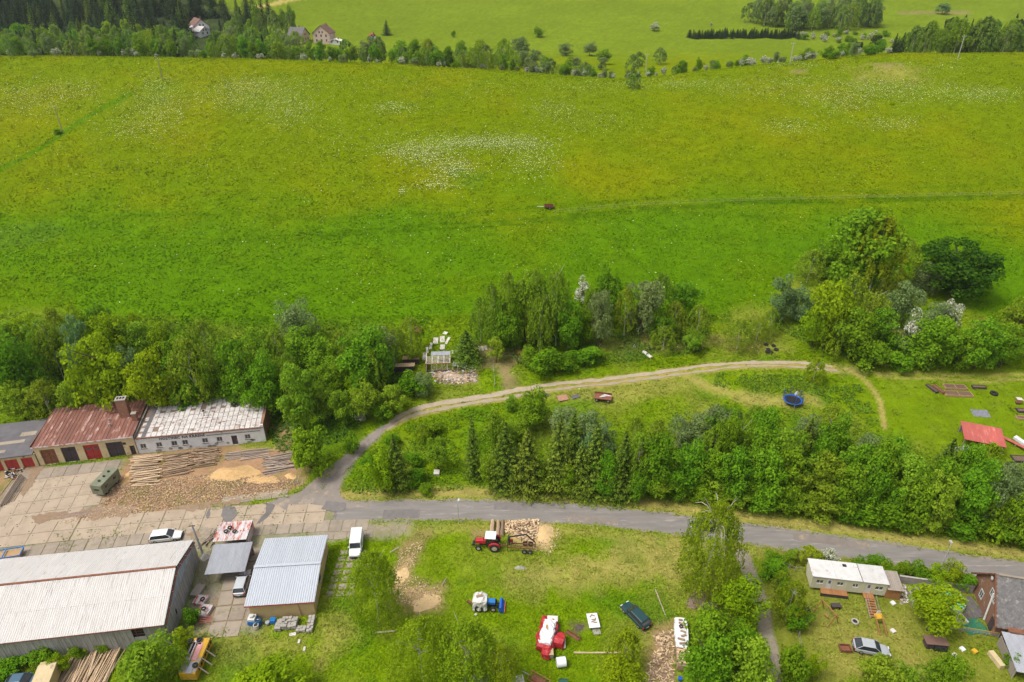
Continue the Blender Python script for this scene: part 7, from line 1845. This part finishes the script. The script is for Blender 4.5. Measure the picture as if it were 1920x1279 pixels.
# ------------------------------------------------------------------ vegetable beds, hives, benches (upper garden)
m_bedsoil = M('bed_soil', (.17, .11, .075), (.11, .07, .05), scale=3, rough=.98, bump=.4)
def bed(px, lx, ly, rz_, label, frame=m_wood, split=True):
    g = G(*px); t = thing('raised_bed', label, 'raised bed', g, rz_)
    MB().box((0, 0, .12), (lx - .1, ly - .1, .3)).build('soil', m_bedsoil, t)
    for s_ in (-1, 1):
        MB().box((0, s_ * ly / 2, .16), (lx + .1, .09, .4)).build('side_board', frame, t); MB().box((s_ * lx / 2, 0, .165), (.09, ly - .1, .4)).build('end_board', frame, t)
    if split: MB().box((0, 0, .17), (.09, ly - .1, .42)).build('divider', frame, t)
bed((1790, 727), 4.0, 1.4, -.08, 'planted raised bed, back one of the framed pair'); bed((1796, 740), 4.9, 1.5, -.08, 'raised bed with bare soil, front one of the framed pair')
bed((1747, 730), .6, 2.6, .25, 'narrow dark trough bed, leftmost in the garden', m_darkwood, False); bed((1760, 731), .6, 2.7, .22, 'narrow red-brown trough bed beside the leftmost one', m_rust, False); bed((1835, 727), 2.4, .8, -.08, 'small unframed bed at the right end of the row', m_darkwood, False)
bed((1912, 862), 2.4, 1.5, -.1, 'dark box bed at the right edge below the shelter', m_darkwood, False); bed((1915, 771), 1.6, 1.0, -.1, 'brown box bed at the right edge', m_darkwood, False); bed((1914, 785), 1.6, .9, -.1, 'pale box bed just below the brown one at right', m_wood, False)
g = G(1908, 757); t = thing('beehive', 'small wooden beehive on a stand at the right edge', 'beehive', g, -.2); MB().box((0, 0, .7), (.8, .7, .7)).build('body', m_orangewood, t); MB().box((0, 0, 1.1), (1.0, .9, .1)).build('lid', m_palepan, t); MB().box((0, 0, .15), (.7, .6, .35)).build('stand', m_darkwood, t)
g = G(1904, 836); t = thing('bench', 'long red bench lying at the right edge', 'bench', g, -1.0); MB().box((0, 0, .5), (4.4, .7, .1)).build('seat', m_redroof, t)
for x in (-1.8, 0, 1.8): MB().box((x, 0, .2), (.12, .6, .5)).build('leg', m_greywood, t)
panel((1911, 828), .8, 2.0, .5, m_carwhite, 'white bathtub-like box beside the red bench', 'white_box', 'box', th=.5)
def pallet(px, lab, rz_=0, s=1.0):
    g = G(*px); t = thing('pallet', lab, 'pallet', g, rz_)
    for k in range(5): MB().box((0, (-.4 + .2 * k) * s, .13), (1.2 * s, .12 * s, .03)).build('board', m_pale, t)
    for k in range(3): MB().box(((-.5 + .5 * k) * s, 0, .06), (.1, 1.0 * s, .1)).build('block', m_pale, t)
pallet((1897, 878), 'pale wooden pallet on the grass below the box bed', -.1, 1.2)
# things stored under the shelter
g = G(1806, 848)
for k, (dx, dy, sz, mt, lab, nm) in enumerate([(.7, .2, (1.4, .9, .8), m_carsilver, 'silver metal box under the red roofed shelter', 'metal_box'), (2.6, -.1, (1.5, .9, .9), m_redpaint, 'red machine box under the red roofed shelter', 'red_box'), (4.4, .3, (1.6, 1.0, .8), m_darkwood, 'dark crate under the red roofed shelter', 'crate'), (-.7, .4, (.9, .7, .6), m_stone, 'grey box at the left corner of the shelter', 'box')]):
    p = Vector((g.x + dx, g.y + dy, 0)); p.z = float(TH(p.x, p.y))
    tag(MB().box((0, 0, sz[2] / 2), sz, rz=-.15).build(nm, mt, None, loc=p, bevel=.04), lab, 'box')

# ------------------------------------------------------------------ lower field: bale, crates, table, woodpile
g = W(1052, 1247); t = thing('hay_bale', 'round hay bale wrapped in white film', 'bale', g, .15); MB().cyl((-.6, 0, .62), (.6, 0, .62), .63, n=24).build('wrapped_bale', m_carwhite, t, bevel=.06)
g = W(1028, 1230); t = thing('stone_crate', 'grey-brown crate standing below the red machine', 'crate', g, .03); MB().box((0, 0, .4), (1.25, .9, .8)).build('body', m_concrete_wall, t, bevel=.03); MB().box((0, 0, .84), (1.3, .95, .06)).build('lid', m_pallet, t)
g = W(1112, 1168); t = thing('white_table', 'white tarpaulin covered table with dark scraps on it', 'table', g, .1)
MB().box((0, 0, .5), (1.5, 2.3, .1)).build('table_top', m_carwhite, t, bevel=.03)
for x in (-.6, .6):
    for y in (-1, 1): MB().box((x, y, .2), (.08, .08, .5)).build('leg', m_greywood, t)
for k, (x, y, a_) in enumerate(((-.2, .7, .8), (.1, .75, -.6), (0, .1, .1), (-.1, -.2, .4), (.2, -.4, 0), (.3, .1, 1.2))): MB().box((x, y, .59), (.5, .14, .07), rz=a_).build('scrap', m_splitd, t)
panel((1118, 1183), 1.0, 1.2, .15, m_stone, 'grey slatted panel beside the white table', 'panel', 'panel', th=.15)
g = W(1074, 1193); t = thing('metal_trough', 'rusty angle iron trough in the grass', 'trough', g, ang_of((1062, 1186), (1084, 1200))); MB().box((0, 0, .1), (2.1, .45, .06)).build('base', m_rust, t); MB().box((0, .2, .28), (2.1, .05, .3)).build('side', m_rust, t)
g = W(1278, 1212); t = thing('woodpile', 'stacked woodpile partly covered with white plastic', 'woodpile', g, ang_of((1282, 1265), (1273, 1160)))
q = random.Random(77); mb = MB()
for k in range(34):
    for s_ in (0, 1):
        MB().box((-3.4 + .205 * k, -.42 + .82 * s_ + q.uniform(-.04, .04), .75 + q.uniform(-.05, .05)), (.17, .8, .22), rz=q.uniform(-.06, .06)).build('split_log', m_splitp if q.random() < .6 else m_logbark, t)
MB().bx(-3.5, 3.6, -.85, .85, .0, .62).build('stack_core', m_splitd, t)
lump(t, 'plastic_cover', m_carwhite, -.9, 3.7, .95, .6, 1.12, 21, n=12, taper=.9, jit=.05)
for k in range(7): MB().box((-.4 + .6 * k, q.uniform(-.3, .5), 1.2), (.25, q.uniform(.5, 1.0), .1), rz=q.uniform(-.6, .6)).build('weight_board', m_splitd, t)
tyre(W(1277, 1175, 1.15), 'tyre holding down the plastic on the woodpile', None, .8)
g = W(1275, 1275); t = thing('blue_bucket', 'blue bucket among stones below the woodpile', 'bucket', g); MB().cyl((0, 0, 0), (0, 0, .45), .22, .28, 14).build('body', m_bluetarp, t)
g = W(1010, 1282); t = thing('roller_trailer', 'rusty roller in a frame at the lower edge', 'roller', g, ang_of((990, 1268), (1030, 1290)))
MB().cyl((-.9, 0, .55), (.9, 0, .55), .5, n=16).build('roller', m_rust, t)
for y in (-.65, .65): MB().bar((-1.3, y, .8), (1.3, y, .8), .09).build('frame_rail', m_orangewood, t)
for x in (-1.3, 1.3): MB().bar((x, -.65, .8), (x, .65, .8), .09).build('frame_rail', m_orangewood, t)
MB().bar((-1.3, 0, .7), (-2.4, .2, .4), .09).build('drawbar', m_zincdark, t)
panel((972, 1285), 1.6, 2.0, .2, m_tarpw, 'pale rounded plastic lid at the lower edge', 'plastic_lid', 'lid', th=.5)
g = W(1055, 1284); t = thing('green_barrel', 'dark green barrel at the lower edge beside the roller', 'barrel', g); MB().cyl((-.5, 0, .45), (.6, 0, .45), .45, n=16).build('body', M('green_barrel', (.02, .09, .06), (.015, .07, .05), scale=3, rough=.5), t)
heap('junk_heap', 'heap of bottles and rubbish under the lower birches', 'rubbish', (908, 1275), 2.0, 1.0, .4, M('junk', (.30, .30, .28), (.14, .15, .16), scale=7, rough=.6, spots=(.6, .58, .55), spot_at=.6, spot_scale=6), 35)
heap('stone', 'pale boulder in the grass right of the tractor', 'stone', (975, 1065), .9, .5, .45, m_stone, 33)

# ------------------------------------------------------------------ beside the ochre shed
m_barrel = M('blue_barrel', (.02, .17, .47), (.015, .13, .38), scale=3, rough=.4)
g = W(475, 1167); t = thing('water_tank', 'blue and white water tank at the shed corner', 'tank', g); MB().bx(-.6, .6, -.55, .55, .0, .75).build('lower_tank', m_barrel, t, bevel=.08); MB().bx(-.5, .5, -.5, .5, .76, 1.15).build('upper_tank', m_tarpw, t, bevel=.08)
MB().cyl((0, 0, 1.15), (0, 0, 1.45), .28, n=14).build('neck', m_tarpw, t); MB().ring((.85, -.2, .5), .35, .06, 'y', 16, 6).build('hose', m_tarpw, t)
g = W(486, 1170); t = thing('barrel', 'open blue barrel beside the water tank', 'barrel', g); MB().cyl((0, 0, 0), (0, 0, .85), .36, n=18).build('body', m_barrel, t); MB().cyl((0, 0, .851), (0, 0, .86), .30, n=18).build('water', m_black, t)
g = W(481, 1177); t = thing('barrel', 'grey open barrel in front of the blue barrel', 'barrel', g); MB().cyl((0, 0, 0), (0, 0, .6), .36, n=18).build('body', m_palepan, t); MB().cyl((0, 0, .601), (0, 0, .61), .28, n=18).build('water', m_plastic, t)
g = W(513, 1167); t = thing('blue_box', 'blue plastic box in the weeds at the shed wall', 'box', g, .05); MB().box((0, 0, .35), (.75, .65, .7)).build('body', m_barrel, t, bevel=.04)
g = W(502, 1170); t = thing('car_battery_box', 'dark green bucket in the weeds at the shed wall', 'bucket', g); t.name = 'garden_bucket'; MB().cyl((0, 0, 0), (0, 0, .4), .24, .3, 12).build('body', m_zincdark, t)
def stone_stack(px, nx, ny, nz, lab, seed):
    g = W(*px); t = thing('stone_stack', lab, 'stone stack', g, .06); q = random.Random(seed)
    for k in range(nz):
        for i in range(nx):
            for j in range(ny):
                if k == nz - 1 and q.random() < .35: continue
                MB().box(((i - (nx - 1) / 2) * .42 + q.uniform(-.04, .04), (j - (ny - 1) / 2) * .42 + q.uniform(-.04, .04), .09 + .19 * k), (.39, .38, .18), rz=q.uniform(-.12, .12)).build('stone', m_stone, t)
stone_stack((523, 1174), 2, 4, 3, 'small stack of grey paving stones left of the larger one', 1); stone_stack((544, 1171), 5, 4, 4, 'large stack of grey paving stones against the shed wall', 2); stone_stack((583, 1172), 2, 6, 3, 'narrow stack of stones at the right shed corner', 3); stone_stack((565, 1181), 3, 2, 2, 'low stack of pale stones in the grass before the shed', 4)
panel((549, 1190), .9, .5, .1, m_palepan, 'flat pale stone in the grass before the shed', 'stone_slab', 'stone', th=.12)
for (px, lab) in (((561, 1204), 'small pale stone in the grass, upper one'), ((571, 1218), 'pale stone block in the grass, lower one')): panel(px, .3, .6, .1, m_palepan, lab, 'stone', 'stone', th=.2)
# scrap sheets beside the hall gable
for k, (px, lx, ly, mt, lab) in enumerate([((377, 1128), 1.6, 1.5, m_metalrust, 'upper red and white scrap sheet beside the hall gable'), ((384, 1148), 1.7, 1.9, m_metalrust, 'lower red and white scrap sheet beside the hall gable'), ((372, 1110), 1.3, 2.0, m_greywood, 'stack of grey boards beside the hall gable')]):
    panel(px, lx, ly, -.15, mt, lab, 'scrap_sheet' if k < 2 else 'board_stack', 'sheet' if k < 2 else 'boards', th=.5)
g = W(386, 1168); t = thing('red_metal_frame', 'red tubular metal frame on the scrap beside the hall', 'frame', g, .1)
for y in (-.3, 0, .3, .6): MB().bar((-.7, y, .5), (.7, y, .5), .06).build('rail', m_redroof, t)
for x in (-.7, .7): MB().bar((x, -.3, .5), (x, .6, .5), .07).build('upright', m_redroof, t); MB().bar((x, -.3, 0), (x, -.3, .5), .06).build('leg', m_redroof, t)
heap('rubbish_bags', 'dirty white rubbish sacks at the hall gable behind the carport', 'rubbish', (385, 1044), .9, .8, .7, m_palepan, 36)

# ------------------------------------------------------------------ garden around the mobile home
m_gwall = m_concrete_wall
A, B, Cc = W(1682, 1092), W(1758, 1104), W(1822, 1112)
gw = thing('garden_wall', 'grey concrete garden wall beside the road hedge', 'wall', A, math.atan2(Cc.y - A.y, Cc.x - A.x)); Lw = (Cc - A).length
for k in range(3): MB().bx(k * Lw / 3 + .02, (k + 1) * Lw / 3 - .02, -.1, .1, -.1, 1.35).build('wall_panel', m_gwall, gw); MB().bx(k * Lw / 3, (k + 1) * Lw / 3, -.14, .14, 1.352, 1.44).build('coping', m_stone, gw)
A, B = W(1700, 1107), W(1712, 1140); g = thing('ruined_wall', 'low broken wall of a roofless foundation in the garden', 'wall', A, math.atan2(B.y - A.y, B.x - A.x)); MB().bx(0, (B - A).length, -.15, .15, -.1, .85).build('wall', m_gwall, g); MB().bx(-.1, .15, .16, 2.0, -.1, .8).build('cross_wall', m_gwall, g)
g = W(1775, 1130); t = thing('swimming_pool', 'round pool with pale green water beside the brick house', 'pool', g); MB().ring((0, 0, .55), 2.05, .12, 'z', 36, 6, 4.2).build('pool_wall', M('pool_wall', (.42, .55, .48), (.35, .46, .40), scale=2, rough=.6), t)
MB().cyl((0, 0, .3), (0, 0, .72), 1.96, n=36).build('water', M('green_water', (.16, .52, .34), (.12, .44, .28), scale=1.5, rough=.08, spec=.6), t); MB().bx(1.2, 1.6, .4, .5, .4, 1.5).build('ladder', m_zincdark, t); MB().bx(1.2, 1.6, -.1, .0, .4, 1.5).build('ladder', m_zincdark, t)
panel((1815, 1140), 3.4, 3.4, .15, M('dark_terrace', (.13, .115, .12), (.09, .08, .085), scale=1.5, rough=.9), 'dark terrace mat between pool and brick house', 'terrace', 'terrace', th=.1)
panel((1822, 1172), 3.0, 2.8, .15, M('green_carpet', (.03, .16, .09), (.025, .13, .07), scale=1.5, rough=.95), 'green artificial turf mat below the dark terrace', 'turf_mat', 'mat', th=.08)
panel((1800, 1163), 1.2, 1.6, .2, m_tarpw, 'white sunshade panel between pool and green mat', 'sunshade', 'sunshade', th=.5)
g = W(1800, 1184); t = thing('wire_fence', 'low fence with yellow top rail below the green mat', 'fence', g, ang_of((1785, 1182), (1858, 1194)))
MB().bar((-1.2, 0, .9), (4.6, 0, .9), .06).build('top_rail', m_yel2, t)
for x in np.linspace(-1.2, 4.6, 5): MB().bar((x, 0, -.1), (x, 0, .9), .07).build('post', m_zincdark, t)
for z in (.25, .5, .7): MB().bar((-1.2, 0, z), (4.6, 0, z), .03).build('wire', m_zincdark, t)
g = W(1752, 1212); t = thing('rabbit_hutch', 'small hutch with brown roof on the garden lawn', 'hutch', g, -.1); MB().bx(-1.3, 1.2, -.5, .6, .1, 1.0).build('body', m_darkwood, t); MB().bx(-1.45, 1.35, -.6, .8, 1.002, 1.1).build('roof', m_roofbr, t); MB().bx(-.4, 1.2, -.75, -.51, .1, .8).build('glass_front', m_carglass, t)
g = W(1584, 1218); t = thing('fire_trough', 'rusty metal trough left of the silver hatchback', 'trough', g, -.05); MB().bx(-.7, .7, -.5, -.44, 0, .5).bx(-.7, .7, .44, .5, 0, .5).bx(-.7, -.64, -.44, .44, 0, .5).bx(.64, .7, -.44, .44, 0, .5).bx(-.64, .64, -.44, .44, .02, .12).build('box', m_rust, t)
g = W(1603, 1166); t = thing('fire_ring', 'round stone fire ring on the garden lawn', 'fire ring', g); MB().ring((0, 0, .10), .42, .12, 'z', 10, 5).build('stone_ring', m_stone, t); MB().cyl((0, 0, .02), (0, 0, .08), .34, n=12).build('ashes', m_black, t)
g = W(1548, 1158); t = thing('garden_swing', 'orange wooden A-frame swing on the garden lawn', 'swing', g, -1.2)
for x in (-1.3, 1.3):
    for s_ in (-1, 1): MB().bar((x, s_ * .95, -.05), (x, 0, 2.1), .1).build('leg', m_orangewood, t)
MB().bar((-1.45, 0, 2.1), (1.45, 0, 2.1), .12).build('top_beam', m_orangewood, t)
for s_ in (-.3, .3): MB().bar((s_, 0, .5), (s_, 0, 2.05), .03).build('rope', m_greywood, t)
MB().box((0, 0, .48), (.7, .25, .05)).build('seat', m_orangewood, t)
g = W(1566, 1140); t = thing('garden_table', 'small brown table between swing and steps', 'table', g); MB().box((0, 0, .6), (1.3, .7, .06)).build('table_top', m_darkwood, t)
for x in (-.5, .5): MB().box((x, 0, .28), (.08, .6, .58)).build('leg', m_darkwood, t)
g = W(1645, 1175); t = thing('slide', 'playground ladder with yellow canopy on the garden lawn', 'play frame', g, .1)
for x in (-.35, .55): MB().bar((x, -1.3, 0), (x, .6, 1.5), .12, .2).build('side_beam', m_orangewood, t)
MB().box((.1, .55, 1.45), (1.1, .7, .06), rx=.4).build('canopy', m_yel2, t); MB().box((.2, .9, 1.7), (.5, .05, .7), ry=.3).build('white_flag', m_carwhite, t)
panel((1509, 1158), .9, 1.3, .1, m_tarpw, 'white sheet metal scrap beside the dark bush', 'scrap_sheet', 'sheet', th=.4); panel((1510, 1137), .5, 2.2, .1, m_black, 'black tarpaulin strip above the white scrap', 'tarpaulin', 'tarpaulin', th=.2)
for (px, lab, mt) in [((1804, 1218), 'white scrap on the lawn below the fence', m_carwhite), ((1790, 1230), 'pale board on the lawn below the hutch', m_palepan), ((1827, 1222), 'yellow toy on the lawn below the fence', m_yel2), ((1674, 1132), 'white bucket at the annex corner', m_carwhite), ((1674, 1184), 'pale sheet left of the hutch', m_palepan)]: panel(px, .6, .6, .4, mt, lab, 'garden_scrap', 'scrap', th=.25)
panel((1866, 1240), .7, 2.2, .12, m_cream, 'cream wooden box beside the lean-to', 'wooden_box', 'box', th=.7)
def fence(pts, label, n, h=1.1):
    A = G(*pts[0]); t = thing('wire_fence', label, 'fence', A); P = [G(*p) - A for p in pts]
    ln_ = poly_resample(P, .5); 
    for k in range(n):
        p = ln_[int(k * (len(ln_) - 1) / (n - 1))]; MB().bar((p.x, p.y, p.z - .2), (p.x, p.y, p.z + h), .09).build('post', m_greywood, t)
    for z in (.35, .95):
        for i in range(n - 1):
            a_, b_ = ln_[int(i * (len(ln_) - 1) / (n - 1))], ln_[int((i + 1) * (len(ln_) - 1) / (n - 1))]; MB().bar(a_ + Vector((0, 0, z)), b_ + Vector((0, 0, z)), .02).build('wire', m_zincdark, t)
fence([(1445, 1052), (1490, 1072), (1510, 1072)], 'low wire fence at the garden corner by the mobile home', 5)
fence([(1490, 1165), (1498, 1200), (1500, 1215)], 'wire fence between lane and garden lawn', 4)
fence([(925, 660), (925, 690), (928, 728)], 'wire fence beside the bare entrance above the track', 5)
fence([(1040, 400), (1200, 386), (1400, 378), (1700, 370), (1915, 365)], 'thin electric fence running across the meadow', 16, .9)

# ------------------------------------------------------------------ poles and lamps
m_pole = M('pole_wood', (.30, .25, .20), (.20, .165, .13), scale=3, rough=.9, stretch=(1, 1, .3)); m_polec = M('pole_concrete', (.42, .41, .39), (.32, .31, .30), scale=2, rough=.9)
def pole(bx_, by_, ty, mat, label, arms=True):
    g = G(bx_, by_); h = top_z(g.y, ty) - g.z
    t = thing('utility_pole', label, 'utility pole', g)
    MB().cyl((0, 0, -.3), (0, 0, h), .17, .11, 10).build('post', mat, t)
    if arms:
        MB().bar((-.9, 0, h - .35), (.9, 0, h - .35), .12).build('crossarm', mat, t)
        for x in (-.8, 0, .8): MB().cyl((x, 0, h - .29 if x else h), (x, 0, h - .05 if x else h + .25), .05, .07, 8).build('insulator', m_carwhite, t)
pole(118, 249, 200, m_pole, 'wooden pole in the meadow beside a small bush at left'); pole(305, 150, 110, m_pole, 'wooden pole in the meadow near the left crest')
pole(1796, 109, 67, m_polec, 'pale concrete pole before the birch grove on the right crest'); pole(1481, 119, 80, m_polec, 'pale concrete pole on the crest left of the birch grove'); pole(1210, 141, 101, m_polec, 'pale concrete pole in the dip near the lone tree')
g = W(381, 1040); t = thing('utility_pole', 'leaning grey concrete pole at the hall gable', 'utility pole', g); MB().cyl((0, 0, -.2), (-.5, .3, 6.0), .2, .13, 10).build('post', m_polec, t); MB().bar((-.95, .3, 5.6), (-.05, .3, 5.7), .12).build('crossarm', m_rust, t)
def lamp(bx_, by_, ty, label, dx):
    g = G(bx_, by_); h = max(4.5, top_z(g.y, ty) - g.z); t = thing('street_lamp', label, 'street lamp', g)
    MB().cyl((0, 0, -.2), (0, 0, h), .07, .045, 8).build('post', m_polec, t); MB().bar((0, 0, h), (dx, .35, h + .1), .06).build('arm', m_polec, t); MB().box((dx * 1.25, .5, h + .1), (.28, .5, .12)).build('lamp_head', m_carsilver, t)
lamp(860, 982, 944, 'slim grey street lamp beside the road above the logs', .1); lamp(1765, 1062, 1033, 'slim grey street lamp beside the hedge near the brick house', .2)

# ------------------------------------------------------------------ damp air over the valley
hz = bpy.data.materials.new('haze_air'); hz.use_nodes = True
hn = hz.node_tree; hn.nodes.clear()
pv = hn.nodes.new('ShaderNodeVolumePrincipled'); pv.inputs['Color'].default_value = (.86, .91, 1.0, 1); pv.inputs['Density'].default_value = .00007; pv.inputs['Anisotropy'].default_value = .2
ho = hn.nodes.new('ShaderNodeOutputMaterial'); hn.links.new(pv.outputs[0], ho.inputs['Volume'])
zb, zt = float(_TH.min()) - 5, float(_TH.max()) + 40
o = MB().bx(-2600, 2600, -700, 2600, zb, zt).build('haze', hz)
o.visible_shadow = True
tag(o, 'thin pale haze in the air over the valley', 'haze', kind='stuff')
